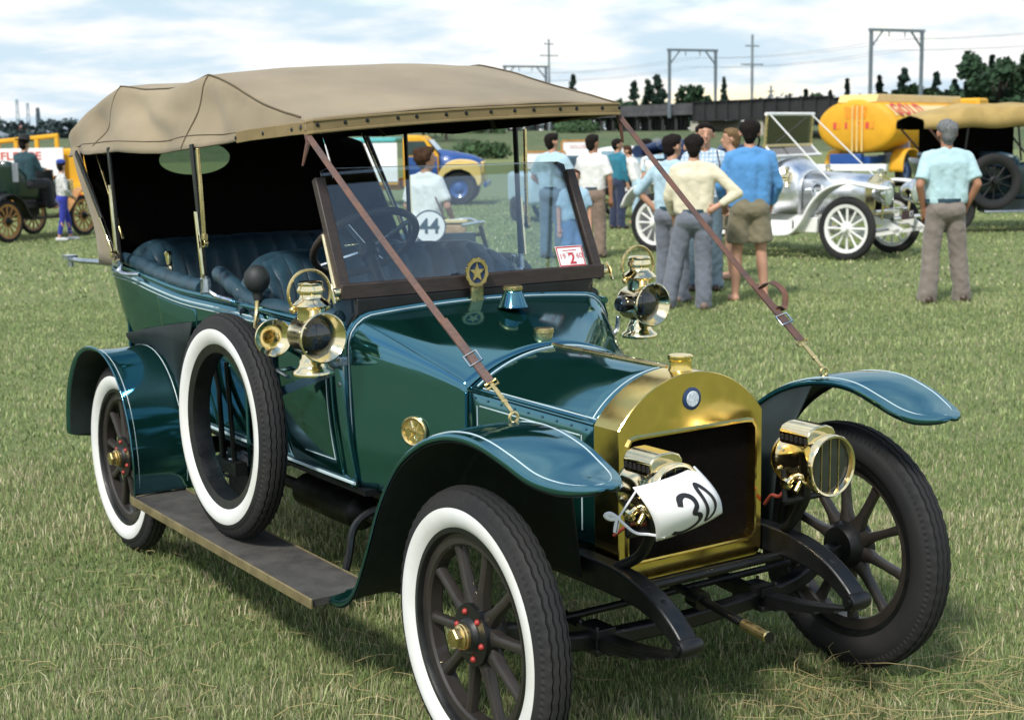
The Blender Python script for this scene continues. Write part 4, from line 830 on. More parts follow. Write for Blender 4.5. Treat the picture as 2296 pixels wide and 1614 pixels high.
# ---- number card tied over the near head lamp
CARDT = thing('number_card', 'white card with hand-painted black number 30 tied over a brass headlamp', 'sign', (0.27, -0.335, 0.70))
cc = Vector((0.27, -0.335, 0.70))
TL, TRc, BL, BR = Vector((0.330, -0.438, 0.838)), Vector((0.334, -0.226, 0.866)), Vector((0.350, -0.375, 0.684)), Vector((0.354, -0.142, 0.726))
def cardp(u, v, off=0.0):       # u 0..1 left-right, v 0..1 top-bottom
    p = TL.lerp(TRc, u).lerp(BL.lerp(BR, u), v); p.x += 0.055*math.sin(PI*min(1, max(0, v)))*(0.6+0.4*math.sin(PI*u))-0.030*abs(u-0.5)**2*4*0.6
    return p-cc+Vector((0.95, -0.1, 0.25))*off
pts2 = [[cardp(i/16, j/14) for j in range(15)] for i in range(17)]
m = MB(); m.grid(pts2); o = m.build('card_sheet', CARD, CARDT, solid=0.0015, off=0)
def stroke(path, w, name):
    sp = spline([(u, v, 0) for u, v in path], 8); m = MB(); rows = []
    for i, p in enumerate(sp):
        t = (sp[min(i+1, len(sp)-1)]-sp[max(i-1, 0)]).normalized(); n_ = Vector((-t.y, t.x, 0)); ww = w*(0.92+0.16*math.sin(i*0.21)**2)
        rows.append([cardp(0.07+0.87*(p.x+n_.x*ww*k), p.y+n_.y*ww*k, 0.0022) for k in (-1, -0.5, 0, 0.5, 1)])
    m.grid(rows); m.build(name, INK, CARDT)
stroke([(0.30, 0.42), (0.36, 0.30), (0.46, 0.27), (0.54, 0.34), (0.54, 0.47), (0.46, 0.60), (0.53, 0.66), (0.55, 0.76), (0.49, 0.88), (0.37, 0.95), (0.22, 0.96), (0.14, 0.91)], 0.040, 'number_stroke')
stroke([(0.66, 0.90), (0.70, 0.70), (0.71, 0.45), (0.725, 0.27), (0.77, 0.20), (0.84, 0.30), (0.90, 0.50), (0.90, 0.68), (0.84, 0.82), (0.74, 0.90), (0.655, 0.91)], 0.034, 'number_stroke')
m = MB(); k0 = cardp(0.02, 0.05); kn = Vector((0.30, -0.478, 0.757))-cc; m.tube([k0, kn], 0.003, 6); m.tube(spline([kn, kn+Vector((0.02, 0.04, -0.04)), kn+Vector((0.03, 0.08, -0.05)), cardp(0.1, 0.95)], 5), 0.004, 6)
for dv in ((-0.01, -0.035, 0.012), (0.0, -0.01, -0.035)): m.tube(spline([kn, kn+Vector(dv)*0.6+Vector((0, 0, 0.008)), kn+Vector(dv), kn+Vector(dv)*0.6-Vector((0, 0, 0.006)), kn], 4), 0.006, 6)
m.ball(kn, 0.008, 8); m.build('tie_string', STRING, CARDT)
# ------------------------------------------------------------------ the field, bank and hill
def grass_ground(name, cA, cB, cC, s1=0.35, s2=5.0):
    m = bpy.data.materials.new(name); m.use_nodes = True; N = m.node_tree.nodes; L = m.node_tree.links; b = N['Principled BSDF']; b.inputs['Roughness'].default_value = 0.95; b.inputs['Specular IOR Level'].default_value = 0.15
    tc = N.new('ShaderNodeTexCoord')
    def nz(sc, det=6, r=0.6):
        n = N.new('ShaderNodeTexNoise'); n.inputs['Scale'].default_value = sc; n.inputs['Detail'].default_value = det; n.inputs['Roughness'].default_value = r; L.new(tc.outputs['Object'], n.inputs['Vector']); return n.outputs['Fac']
    def mr(v, a, c):
        n = N.new('ShaderNodeMapRange'); n.inputs['From Min'].default_value = a; n.inputs['From Max'].default_value = c; L.new(v, n.inputs['Value']); return n.outputs[0]
    def mix(f, x, y):
        n = N.new('ShaderNodeMix'); n.data_type = 'RGBA'; L.new(f, n.inputs[0])
        for i, v in ((6, x), (7, y)):
            if isinstance(v, tuple): n.inputs[i].default_value = (*v, 1)
            else: L.new(v, n.inputs[i])
        return n.outputs[2]
    c = mix(mr(nz(s1), 0.35, 0.65), cA, cB); c = mix(mr(nz(s2), 0.45, 0.72), c, cC); c = mix(mr(nz(38, 3, 0.7), 0.35, 0.75), c, tuple(k*0.55 for k in cA))
    L.new(c, b.inputs['Base Color'])
    bp = N.new('ShaderNodeBump'); bp.inputs['Strength'].default_value = 0.8; bp.inputs['Distance'].default_value = 0.03; L.new(nz(26, 6, 0.75), bp.inputs['Height']); L.new(bp.outputs[0], b.inputs['Normal'])
    return m
FIELD = grass_ground('mown_grass_ground', (0.188, 0.242, 0.094), (0.23, 0.265, 0.115), (0.29, 0.27, 0.15))
BANK = grass_ground('bank_grass', (0.085, 0.140, 0.065), (0.14, 0.17, 0.08), (0.24, 0.20, 0.13), 0.12, 1.2)
HILLM = grass_ground('hill_grass', (0.035, 0.062, 0.045), (0.05, 0.08, 0.05), (0.08, 0.09, 0.06), 0.02, 0.2)
def gz(x, y): return 0.012*math.sin(x*0.9+1)*math.cos(y*0.7)
m = MB(); n = 60; c0 = V(18, 2)
ax = [-2500, -900, -300, -120]+[lerp(-60, 60, i/n) for i in range(n+1)]+[120, 300, 900, 2500]
m.grid([[(c0.x+a, c0.y+b, 0.0) for b in ax] for a in ax]); tag(m.build('field', FIELD), kind='structure')
# grassy bank that carries the railway, in the middle distance
m = MB(); G = []
for i in range(61):
    s = lerp(-160, 160, i/60); dd = 172-(s-1.5)*1.78*0.56 if s < 60 else 172-58.5*0.997
    base = 118+6*math.sin(s*0.05); row = []
    for k, (f, z) in enumerate([(0, -0.3), (6, 0.25), (14, 0.9), (22, 1.55), (34, 2.0), (60, 2.2), (140, 2.2)]):
        row.append(V(base-(s*0.28 if s > 0 else s*0.05)+f, s, z+0.25*noise.noise(Vector((s*0.08, f*0.1, 2.0)))))
    G.append(row)
m.grid(G); tag(m.build('railway_bank', BANK), kind='structure')
m = MB(); G = []
for i in range(50):
    s = lerp(-420, 60, i/49); row = []
    for f, z in [(0, -0.5), (30, 1.0), (80, 3.2), (150, 5.5), (260, 6.8), (600, 7)]:
        k = min(1, max(0, (20-s)/120)); row.append(V(330+f, s, (z+1.3*noise.noise(Vector((s*0.012, f*0.01, 7))))*k-0.5*(1-k)))
    G.append(row)
m.grid(G); tag(m.build('hillside', HILLM), kind='structure')

# ------------------------------------------------------------------ grass blades (uncountable)
def make_grass():
    R = np.random.default_rng(3)
    hd = np.array([HEAD.x, HEAD.y]); rt = np.array([RIGHT.x, RIGHT.y]); st = np.array([STAND.x, STAND.y])
    allv = []; allc = []; faces3 = []; base = 0
    def blades(d0, d1, dens, hmin, hmax, w0, tuft=1.0, curl=0.5):
        nonlocal base
        area = 0.56*(d1*d1-d0*d0)+1.8*(d1-d0); n = int(area*dens)
        d = np.sqrt(R.uniform(d0*d0, d1*d1, n)); s = R.uniform(-1, 1, n)*(0.56*d+0.9)
        p = st+np.outer(d, hd)+np.outer(s, rt)
        # patchy growth
        def vn(x, y, k, ph): return np.sin(x*k+ph)*np.cos(y*k*1.13-ph*2)+0.6*np.sin(x*k*2.3-y*k*1.7+ph)
        patch = vn(p[:, 0], p[:, 1], 0.83, 1.1)*0.35+vn(p[:, 0], p[:, 1], 1.9, 0.4)*0.4+vn(p[:, 0], p[:, 1], 5.1, 2.2)*0.4
        h = R.uniform(hmin, hmax, n)*np.clip(1+0.42*patch, 0.25, 2); a = R.uniform(0, 2*np.pi, n); lean = R.uniform(0.1, 1.0, n)*h*curl+0.0
        la = a+R.normal(0, 0.6, n)+np.pi/2
        w = w0*R.uniform(0.6, 1.3, n)
        dx, dy = np.cos(a)*w, np.sin(a)*w; lx, ly = np.cos(la)*lean, np.sin(la)*lean
        z0 = np.full(n, -0.004)
        v = np.empty((n, 5, 3))
        v[:, 0] = np.stack([p[:, 0]-dx, p[:, 1]-dy, z0], 1); v[:, 1] = np.stack([p[:, 0]+dx, p[:, 1]+dy, z0], 1)
        v[:, 2] = np.stack([p[:, 0]+dx*0.8+lx*0.35, p[:, 1]+dy*0.8+ly*0.35, h*0.6], 1); v[:, 3] = np.stack([p[:, 0]-dx*0.8+lx*0.35, p[:, 1]-dy*0.8+ly*0.35, h*0.6], 1)
        v[:, 4] = np.stack([p[:, 0]+lx, p[:, 1]+ly, h], 1)
        dry = np.clip(0.235+(0.26 if d1 < 9 else 0.16)*patch+R.normal(0, 0.12 if d1 < 9 else 0.05, n), 0, 1)[:, None]; k = R.random(n)
        g1 = np.array([0.245, 0.34, 0.112]); g2 = np.array([0.385, 0.455, 0.185]); g3 = np.array([0.135, 0.215, 0.070]); st1 = np.array([0.63, 0.58, 0.38]); st2 = np.array([0.45, 0.39, 0.25])
        g = np.where((k < 0.4)[:, None], g1, np.where((k < 0.75)[:, None], g2, g3)); sc = np.where((R.random(n) < 0.6)[:, None], st1, st2)
        c = np.where(R.random(n)[:, None] < dry*(0.8 if d1 < 9 else 0.3), sc, g*(1-dry*0.5)+sc*dry*(0.3 if d1 < 9 else 0.6)); c = c*R.uniform(0.7, 1.2, (n, 1))*(1+0.10*patch[:, None])
        allv.append(v.reshape(-1, 3)); allc.append(np.repeat(c, 5, 0)); i = base+np.arange(n)*5
        faces3.append(np.stack([i, i+1, i+2, i, i+2, i+3, i+3, i+2, i+4], 1).reshape(-1, 3)); base += n*5
    blades(2.2, 5.0, 9000, 0.014, 0.040, 0.0019, curl=0.75); blades(5.0, 8.0, 4600, 0.016, 0.042, 0.0028, curl=0.75); blades(8, 16, 1350, 0.018, 0.042, 0.005, curl=0.8); blades(16, 42, 190, 0.02, 0.045, 0.012, curl=0.9)
    blades(2.2, 7.0, 220, 0.04, 0.075, 0.0022, curl=0.9)
    # loose straw and long stalks, lying
    def stalks(n, fn, lmin, lmax, w, zmax=0.05):
        nonlocal base
        for _ in range(n):
            x, y = fn(); L = R.uniform(lmin, lmax); a = R.uniform(0, 2*np.pi); bend = R.normal(0, 0.5); z0 = R.uniform(0.015, zmax); up = R.uniform(-0.1, 0.25)*L*0.5
            pts = []
            for t in (0, .33, .66, 1.0):
                aa = a+bend*t; pts.append(np.array([x+np.cos(aa)*L*t, y+np.sin(aa)*L*t, z0+up*np.sin(t*2.4)]))
            col = np.array([0.46, 0.37, 0.18])*R.uniform(0.65, 1.2) if R.random() < 0.75 else np.array([0.17, 0.24, 0.07])
            vs = []
            for k, q in enumerate(pts):
                aa = a+bend*k/3+np.pi/2; ww = w*(1-0.2*k); vs += [q+np.array([np.cos(aa)*ww, np.sin(aa)*ww, 0.0006]), q-np.array([np.cos(aa)*ww, np.sin(aa)*ww, 0.0006])]
            allv.append(np.array(vs)); allc.append(np.tile(col, (8, 1)))
            f = []
            for k in range(3): f += [(base+2*k, base+2*k+1, base+2*k+3), (base+2*k, base+2*k+3, base+2*k+2)]
            faces3.append(np.array(f)); base += 8
    def area(d0, d1):
        def fn():
            d = math.sqrt(R.uniform(d0*d0, d1*d1)); s = R.uniform(-1, 1)*(0.41*d+0.5); p = st+d*hd+s*rt; return p[0], p[1]
        return fn
    def blob(x, y, r): return lambda: (x+R.normal(0, r), y+R.normal(0, r))
    stalks(1900, area(2.3, 6.5), 0.03, 0.13, 0.0013, 0.045); stalks(260, area(2.4, 5.5), 0.12, 0.26, 0.0015, 0.05)
    stalks(190, blob(0.28, 0.42, 0.17), 0.08, 0.28, 0.0016, 0.07); stalks(90, blob(0.42, 0.80, 0.14), 0.08, 0.25, 0.0016, 0.06); stalks(70, blob(-0.35, -1.0, 0.2), 0.08, 0.22, 0.0016, 0.06)
    v = np.concatenate(allv).astype(np.float32); c = np.concatenate(allc).astype(np.float32); f = np.concatenate(faces3).astype(np.int32)
    me = bpy.data.meshes.new('grass'); me.vertices.add(len(v)); me.vertices.foreach_set('co', v.ravel()); me.loops.add(f.size); me.loops.foreach_set('vertex_index', f.ravel()); me.polygons.add(len(f)); me.polygons.foreach_set('loop_start', np.arange(0, f.size, 3, dtype=np.int32)); me.polygons.foreach_set('loop_total', np.full(len(f), 3, np.int32))
    at = me.color_attributes.new('blade', 'FLOAT_COLOR', 'POINT'); at.data.foreach_set('color', np.concatenate([c, np.ones((len(c), 1), np.float32)], 1).ravel()); me.update()
    m = bpy.data.materials.new('grass_blades'); m.use_nodes = True; N = m.node_tree.nodes; L = m.node_tree.links; b = N['Principled BSDF']; b.inputs['Roughness'].default_value = 0.6; b.inputs['Specular IOR Level'].default_value = 0.3
    a = N.new('ShaderNodeAttribute'); a.attribute_name = 'blade'; L.new(a.outputs['Color'], b.inputs['Base Color'])
    tl = N.new('ShaderNodeBsdfTranslucent'); L.new(a.outputs['Color'], tl.inputs[0]); mx = N.new('ShaderNodeMixShader'); mx.inputs[0].default_value = 0.38; L.new(b.outputs[0], mx.inputs[1]); L.new(tl.outputs[0], mx.inputs[2]); L.new(mx.outputs[0], N['Material Output'].inputs[0])
    me.materials.append(m); o = bpy.data.objects.new('grass', me); COL.objects.link(o); tag(o, 'short dry mown grass and straw covering the field', 'grass', kind='stuff')
make_grass()
# ------------------------------------------------------------------ railway, poles, trees, hillside town
IRON = mat('dark_girder_paint', (0.022, 0.022, 0.024), 0.7, 0, 0.3, 0.6)
TIMBER = mat('weathered_timber', (0.075, 0.075, 0.08), 0.9, 0, 0.3, 0.8)
CONC = mat('pier_concrete', (0.38, 0.35, 0.29), 0.9, 0, 0.2, 0.4)
GALV = mat('gantry_steel', (0.15, 0.185, 0.215), 0.6, 0, 0.15, 1.0)
POLEM = mat('pole_timber', (0.20, 0.23, 0.25), 0.8, 0, 0.2, 1.0)
TA, TB = V(181, 1.5), V(125, 33.0); TD = (TB-TA).normalized(); TN = Vector((-TD.y, TD.x, 0))
if TN.dot(HEAD) > 0: TN = -TN            # towards the photographer
def tk(a, off=0.0, z=0.0): return TA+TD*a+TN*off+Vector((0, 0, z))
trz = math.atan2(TD.y, TD.x)
br = thing('railway_girder_bridge', 'dark plate girder railway bridge with ribbed side behind the white car', 'bridge', tk(39), trz)
LG = 20.5
for off in (2.6, -2.6):
    m = MB(); m.box((LG/2, -off*1.0 if False else (off if False else -off), 3.75), (LG, 0.06, 1.75)); g = m.build('girder_web', IRON, br)
    m = MB(); m.box((LG/2, -off, 4.66), (LG, 0.45, 0.07)); m.build('top_flange', IRON, br); m = MB(); m.box((LG/2, -off, 2.84), (LG, 0.45, 0.07)); m.build('bottom_flange', IRON, br)
    for k in range(12):
        m = MB(); m.box((0.3+k*1.8, -off-math.copysign(0.11, off), 3.75), (0.12, 0.18, 1.74)); m.build('stiffener', IRON, br)
m = MB(); m.box((LG/2, 0, 3.1), (LG, 5.0, 0.2)); m.build('bridge_deck', IRON, br)
for x in (0.3, 10.3, 20.0):
    m = MB(); m.box((x, 0, 1.15), (1.3, 5.6, 3.3), taper=0.94); m.build('bridge_pier', CONC, br, bevel=0.05)
tb = thing('timber_trestle', 'low dark timber railway trestle with many piles on the far bank', 'bridge', tk(-14), trz); LT = 52.5
m = MB(); m.box((LT/2, 0, 3.72), (LT, 4.6, 0.5)); m.build('trestle_deck', TIMBER, tb)
m = MB(); m.box((LT/2, 2.25, 4.35), (LT, 0.08, 0.5)); m.box((LT/2, -2.25, 4.35), (LT, 0.08, 0.5)); m.build('trestle_parapet', TIMBER, tb)
for k in range(22):
    x = 0.6+k*2.32
    for y in (-1.9, -0.65, 0.65, 1.9):
        m = MB(); m.lathe([(0.19, 1.5), (0.17, 3.5)], (x, y, 0), (0, 0, 1), 6); m.build('pile', IRON, tb)
    m = MB(); m.box((x, 0, 3.42), (0.32, 4.4, 0.3)); m.build('cap_beam', IRON, tb)
def gantry(a, label):
    p = tk(a); g = thing('catenary_gantry', label, 'gantry', (p.x, p.y, 0), trz, 'railway catenary gantries')
    H = 9.95; w = 2.9
    for s in (-1, 1):
        m = MB(); m.box((0, s*w, (3.2+H)/2), (0.24, 0.24, H-3.2)); m.build('gantry_post', GALV, g)
        m = MB(); m.tube([(0, s*w, H-1.45), (0, s*(w-1.25), H-0.1)], 0.09, 6); m.build('gantry_brace', GALV, g)
        m = MB(); m.tube([(0, s*0.9, H-0.1), (0, s*0.9, H-0.55)], 0.05, 6); m.build('insulator', GALV, g)
    m = MB(); m.box((0, 0, H), (0.22, 2*w+0.5, 0.24)); m.build('gantry_beam', GALV, g)
gantry(64.3, 'nearest and tallest steel catenary gantry, over the yellow tanker'); gantry(35.5, 'middle steel catenary gantry left of the lone telegraph pole'); gantry(1.5, 'farthest steel catenary gantry half hidden by the tan car hood')
def pole(d, s, z0, z1, arms, label):
    p = V(d, s); g = thing('telegraph_pole', label, 'pole', (p.x, p.y, 0), trz, 'telegraph poles along the railway')
    m = MB(); m.lathe([(0.16, z0), (0.11, z1), (0.0, z1+0.1)], ax=(0, 0, 1), n=8); m.build('pole_shaft', POLEM, g)
    for z, w in arms: m = MB(); m.box((0, 0, z), (0.12, w, 0.12)); m.build('cross_arm', POLEM, g)
pole(168, 4.770, 2, 12.4, [(11.9, 1.2), (10.6, 2.4)], 'thin telegraph pole rising just behind the tan car hood')
pole(138, 22.957, 3, 10.6, [(9.6, 1.6), (7.9, 2.6)], 'tall telegraph pole standing alone behind the girder bridge')
pole(142, 25.464, 3, 6.0, [(5.5, 0.9)], 'short stub pole on the girder bridge')
# overhead wires
m = MB()
for off, z in ((0.9, 9.2), (-0.9, 9.2), (0.9, 8.3), (-0.9, 8.3)):
    for a, b in ((-30, 1.5), (1.5, 35.5), (35.5, 64.3), (64.3, 100)): m.tube([tk(lerp(a, b, k/6), off, z-0.5*4*(k/6)*(1-k/6)) for k in range(7)], 0.010, 4)
tag(m.build('catenary_wire', IRON), 'thin overhead railway wires strung between the gantries', 'wire', kind='stuff')

# ---- trees: leaf clumps spread through the crown's volume
def leafmat(name, c): 
    return mat(name, c, 0.8, 0, 0.45, 0.8, spec=0.2, vdetail=5)
LF1 = leafmat('dark_conifer_leaf', (0.018, 0.040, 0.028)); LF2 = leafmat('broadleaf_dark', (0.028, 0.058, 0.030)); LF3 = leafmat('broadleaf_mid', (0.045, 0.085, 0.036)); BARK = mat('bark', (0.05, 0.04, 0.03), 0.9)
LFH = leafmat('hazy_hill_leaf', (0.040, 0.062, 0.062))  # lighter, bluish leaf tone: distance haze is put into the colour
def tree(d, s, z0, h, r, kind, label, lm=None, group='trees beyond the railway', seed=1, nleaf=1500, ls=0.22):
    p = V(d, s); rr = random.Random(seed); g = thing({'con': 'conifer_tree', 'pop': 'poplar_tree', 'round': 'round_tree', 'open': 'spreading_tree'}[kind], label, 'tree', (p.x, p.y, z0), rr.uniform(0, 6), group)
    m = MB(); m.tube([(0, 0, -0.3), (0.02*h*rr.uniform(-1, 1), 0, h*0.5), (0, 0, h*0.92)], [0.03*h+0.05, 0.02*h+0.03, 0.02], 7)
    cl = []       # clump centres (x,y,z,radius)
    if kind == 'con':
        for k in range(46):
            t = rr.random()**0.8; a = rr.uniform(0, 6.3); q = r*(1-t)*(0.75+0.35*math.sin(t*26))*rr.uniform(0.3, 1.05); cl.append((q*math.cos(a), q*math.sin(a), h*(0.12+0.86*t), r*0.22*(1.1-t)+0.06))
    elif kind == 'pop':
        for k in range(40):
            t = rr.random(); a = rr.uniform(0, 6.3); q = r*(math.sin(PI*min(1, 0.12+t*0.9))**0.6)*rr.uniform(0.2, 0.9); cl.append((q*math.cos(a)+0.25*r*math.sin(t*3), q*math.sin(a), h*(0.1+0.9*t), r*0.38))
    elif kind == 'round':
        for k in range(60):
            a = rr.uniform(0, 6.3); b = math.acos(rr.uniform(-0.95, 1)); q = rr.uniform(0.35, 0.98); cl.append((r*q*math.sin(b)*math.cos(a), r*q*math.sin(b)*math.sin(a), h*0.52+h*0.45*q*math.cos(b), r*0.24))
    else:
        for k in range(15):
            a = rr.uniform(0, 6.3); L = r*rr.uniform(0.55, 1.0); zt = h*rr.uniform(0.5, 0.98); b0 = h*rr.uniform(0.25, 0.45); e = Vector((L*math.cos(a), L*math.sin(a), zt)); mid = Vector((e.x*0.45, e.y*0.45, lerp(b0, zt, 0.7)))
            m.tube([(0, 0, b0), mid, e], [0.012*h, 0.008*h, 0.02], 5)
            for j in range(5): cl.append((lerp(mid.x, e.x, rr.uniform(0.3, 1.1)), lerp(mid.y, e.y, rr.uniform(0.3, 1.1)), lerp(mid.z, e.z, rr.uniform(0.5, 1.1))+rr.uniform(-.3, .3), r*0.17))
    m.build('trunk', BARK, g)
    vs = []; fs = []; n = 0
    for k in range(nleaf):
        c = rr.choice(cl); u = Vector((rr.gauss(0, 1), rr.gauss(0, 1), rr.gauss(0, 0.8))); u = u.normalized()*(rr.random()**0.4)*c[3]; ctr = Vector(c[:3])+u
        a = Vector((rr.gauss(0, 1), rr.gauss(0, 1), rr.gauss(0, 1))).normalized(); b = a.orthogonal().normalized(); z_ = ls*rr.uniform(0.6, 1.4)
        vs += [ctr+a*z_, ctr+b*z_*0.7, ctr-a*z_, ctr-b*z_*0.7]; fs.append((n, n+1, n+2, n+3)); n += 4
    q = MB(); q.add(vs, fs); q.build('crown', lm or (LF1 if kind in ('con', 'pop') else LF2), g, smooth=False)
TL_ = [  # px-derived lateral, base height, height, radius
 (190, 8.503, 2.2, 9.306-2.2, 2.3, 'con', 'dark pointed conifer peeping over the front corner of the tan hood'),
 (240, 20.741, 2.2, 9.793-2.2, 1.1, 'pop', 'leftmost of the three slim dark poplars'),
 (236, 22.362, 2.2, 9.918-2.2, 1.3, 'pop', 'middle one of the three slim dark poplars'),
 (232, 23.558, 2.2, 10.757-2.2, 1.4, 'pop', 'tallest and rightmost of the three slim poplars'),
 (250, 31.481, 2.0, 10.043-2.0, 3.3, 'round', 'dome shaped dark tree under the middle gantry'),
 (235, 34.597, 2.0, 10.334-2.0, 1.9, 'con', 'dark spire conifer at the left end of the girder bridge'),
 (225, 17.500, 2.0, 6.407-2.0, 3.4, 'round', 'low dark tree left of the three poplars'),
 (240, 25.333, 2.0, 6.385-2.0, 3.0, 'round', 'low round bush at the foot of the poplars'),
 (200, 27.284, 2.0, 5.513-2.0, 2.0, 'round', 'small bush between the domed tree and the spire conifer'),
 (200, 40.617, 2.0, 7.146-2.0, 1.4, 'con', 'small conifer just above the girder left of the tanker'),
 (200, 42.099, 2.0, 6.752-2.0, 1.6, 'round', 'low bush showing above the girder'),
 (205, 45.049, 2.0, 7.098-2.0, 1.3, 'con', 'little pointed conifer above the tanker end'),
 (200, 46.235, 2.0, 8.597-2.0, 0.9, 'con', 'very slim conifer left of the nearest gantry'),
 (190, 48.086, 2.0, 8.539-2.0, 1.4, 'con', 'ragged conifer inside the nearest gantry'),
 (190, 51.253, 2.0, 9.308-2.0, 1.0, 'pop', 'stout dark cypress in the middle of the nearest gantry'),
 (180, 48.167, 2.0, 6.695-2.0, 2.6, 'round', 'rounded tree below the stout cypress'),
 (175, 49.529, 2.0, 7.162-2.0, 2.4, 'round', 'rounded tree beside the right post of the nearest gantry'),
 (178, 51.862, 2.0, 8.219-2.0, 0.7, 'pop', 'thin dark cypress right of the nearest gantry'),
 (170, 51.735, 2.0, 7.263-2.0, 1.6, 'con', 'shaggy conifer between the gantry and the big spreading tree'),
 (165, 51.537, 2.0, 6.010-2.0, 3.2, 'round', 'low dark tree under the big spreading tree'),
 (150, 50.324, 2.0, 8.669-2.0, 5.0, 'open', 'big spreading tree with gaps in its crown at the right edge'),
 (156, 51.374, 2.0, 9.443-2.0, 1.2, 'con', 'tall dark conifer standing inside the big spreading tree'),
 (150, 51.019, 2.0, 5.926-2.0, 3.4, 'round', 'dense low tree behind the tan hood at the right edge'),
 (185, 54.929, 2.0, 6.058-2.0, 2.8, 'round', 'dark bush line tree right of the nearest gantry post'),
 (190, 47.617, 2.0, 6.143-2.0, 2.4, 'round', 'low green tree at the left foot of the nearest gantry')]
for i, a in enumerate(TL_): tree(*a, seed=i+11, lm=LF3 if 'green' in a[6] or 'rounded tree' in a[6] else None, nleaf=3200 if a[5] == 'open' else 2300, ls=0.36 if a[5] in ('round', 'open') else 0.26)
# scrub on the bank
for i, (d, s, h, r) in enumerate([(112, -2.523, 1.3, 1.6), (110, -1.290, 1.0, 1.8), (135, -5.750, 3.2, 2.6), (140, -8.123, 3.4, 2.6), (150, -2.685, 2.2, 3.0), (150, 7.037, 1.2, 2.5)]):
    tree(d, s, 0.1 if d < 115 else 1.7, h, r, 'round', ['yellowish low shrub on the bank right of the blue truck bonnet', 'broad low shrub on the bank right of the truck', 'dark shrub behind the yellow truck cab roof', 'second dark shrub behind the truck cab', 'wide dark hedge shrub along the top of the bank', 'low bush on the bank beneath the trestle'][i], LF3, 'shrubs on the railway bank', 60+i, 900, 0.16)
# hillside town at the far left
WHT = mat('house_white', (0.5, 0.54, 0.6), 0.8); PNK = mat('house_roof_pink', (0.36, 0.2, 0.19), 0.8); GRYR = mat('house_roof_grey', (0.24, 0.27, 0.31), 0.8); WIN = mat('far_window', (0.05, 0.06, 0.08), 0.3)
def house(d, px_s, z, w, h, roof, label, rm):
    p = V(d, px_s); g = thing('hillside_house', label, 'house', (p.x, p.y, z), FACE_AWAY, 'houses on the far hillside')
    m = MB(); m.box((0, 0, h/2), (w, w*0.8, h)); m.build('wall', WHT, g)
    m = MB(); m.prism([(-w*0.56, h), (w*0.56, h), (0, h+roof)], lambda a, b, t: (a, t, b), -w*0.45, w*0.45); m.build('roof', rm, g, smooth=False)
    for k in (-1, 1): m = MB(); m.box((k*w*0.22, -w*0.4-0.03, h*0.55), (w*0.18, 0.06, h*0.35)); m.build('window', WIN, g)
for a in [(350, -122.716, 1.0, 5.0, 2.6, 1.2, 'narrow pale house at the left edge of the hillside', GRYR), (345, -117.449, 0.8, 6.5, 1.5, 0.5, 'long low white house left of the yellow truck frame', WHT), (420, -138.963, 3.2, 5.0, 2.0, 1.6, 'house with pinkish roof high on the hillside', PNK), (400, -127.901, 2.2, 5.5, 2.2, 1.0, 'pale grey house above the yellow truck frame', GRYR), (390, -126.389, 1.6, 3.5, 1.4, 0.7, 'small white cottage low on the hillside', WHT), (430, -130.991, 4.0, 2.8, 1.6, 0.8, 'tiny pale house close to the tan hood', WHT)]: house(*a)
rr = random.Random(5)
HL = [(10, 282), (24, 270), (38, 290), (52, 274), (64, 286), (76, 272), (92, 276), (104, 288), (118, 270), (134, 268), (150, 270), (168, 266), (182, 264), (4, 262), (20, 262), (30, 300), (60, 303), (128, 290), (146, 300), (172, 298), (90, 310), (12, 322), (26, 330)]
for i, (px, py) in enumerate(HL):
    if i in (15, 16, 17, 20): continue
    d = 440-2.2*(py-262)+rr.uniform(-8, 8); s = (px-1148)/3240*d; zt = 1.763+((303-(px-1148)*0.0164)-py)/3240*d; k = max(0.5, min(6.0, (d-330)/90*3.4))
    words = ['leftmost', 'second', 'third', 'fourth', 'fifth', 'sixth', 'seventh', 'eighth', 'ninth', 'tenth', 'eleventh', 'twelfth', 'thirteenth']
    if i < 13: lab = words[i]+' bushy tree from the left along the hillside skyline'
    else: lab = ['slim poplar at the extreme left of the hillside', 'slim poplar second from the left edge of the hillside', 'dark tree beside the narrow pale house', 'dark tree right of the low white house', 'dark tree between the pale houses on the hillside', 'low tree above the yellow truck frame on the right', 'low tree on the hillside touching the tan hood', 'low hedge tree under the small cottage', 'dark tree at the left edge below the houses', 'dark tree just above the white sign board'][i-13]
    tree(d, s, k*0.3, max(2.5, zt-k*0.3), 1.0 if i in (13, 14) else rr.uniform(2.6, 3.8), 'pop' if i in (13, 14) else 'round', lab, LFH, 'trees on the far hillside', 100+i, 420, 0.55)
for px, py, lab in ((65, 228, 'left of two pale lattice masts above the hillside trees'), (88, 236, 'right of two pale lattice masts above the hillside trees'), (110, 246, 'dark thick post above the hillside trees')):
    d = 520; p = V(d, (px-1148)/3240*d); zt = 1.763+((303-(px-1148)*0.0164)-py)/3240*d
    g = thing('radio_mast', lab, 'mast', (p.x, p.y, 0), 0.4, 'masts on the far hillside'); dk = px == 110
    mm_ = mat('mast_dark', (0.07, 0.1, 0.13), 0.8) if dk else mat('mast_pale', (0.34, 0.44, 0.50), 0.8)
    for a in range(4): m = MB(); m.tube([(1.1*math.cos(a*PI/2), 1.1*math.sin(a*PI/2), 0), (0.35*math.cos(a*PI/2), 0.35*math.sin(a*PI/2), zt)], 0.16 if not dk else 0.4, 5); m.build('mast_leg', mm_, g)
    for z in (0.45, 0.6, 0.75, 0.9, 0.98): m = MB(); m.box((0, 0, zt*z), (1.5-0.8*z, 1.5-0.8*z, 0.3 if z < 0.95 else 1.2)); m.build('mast_ring', mm_, g)
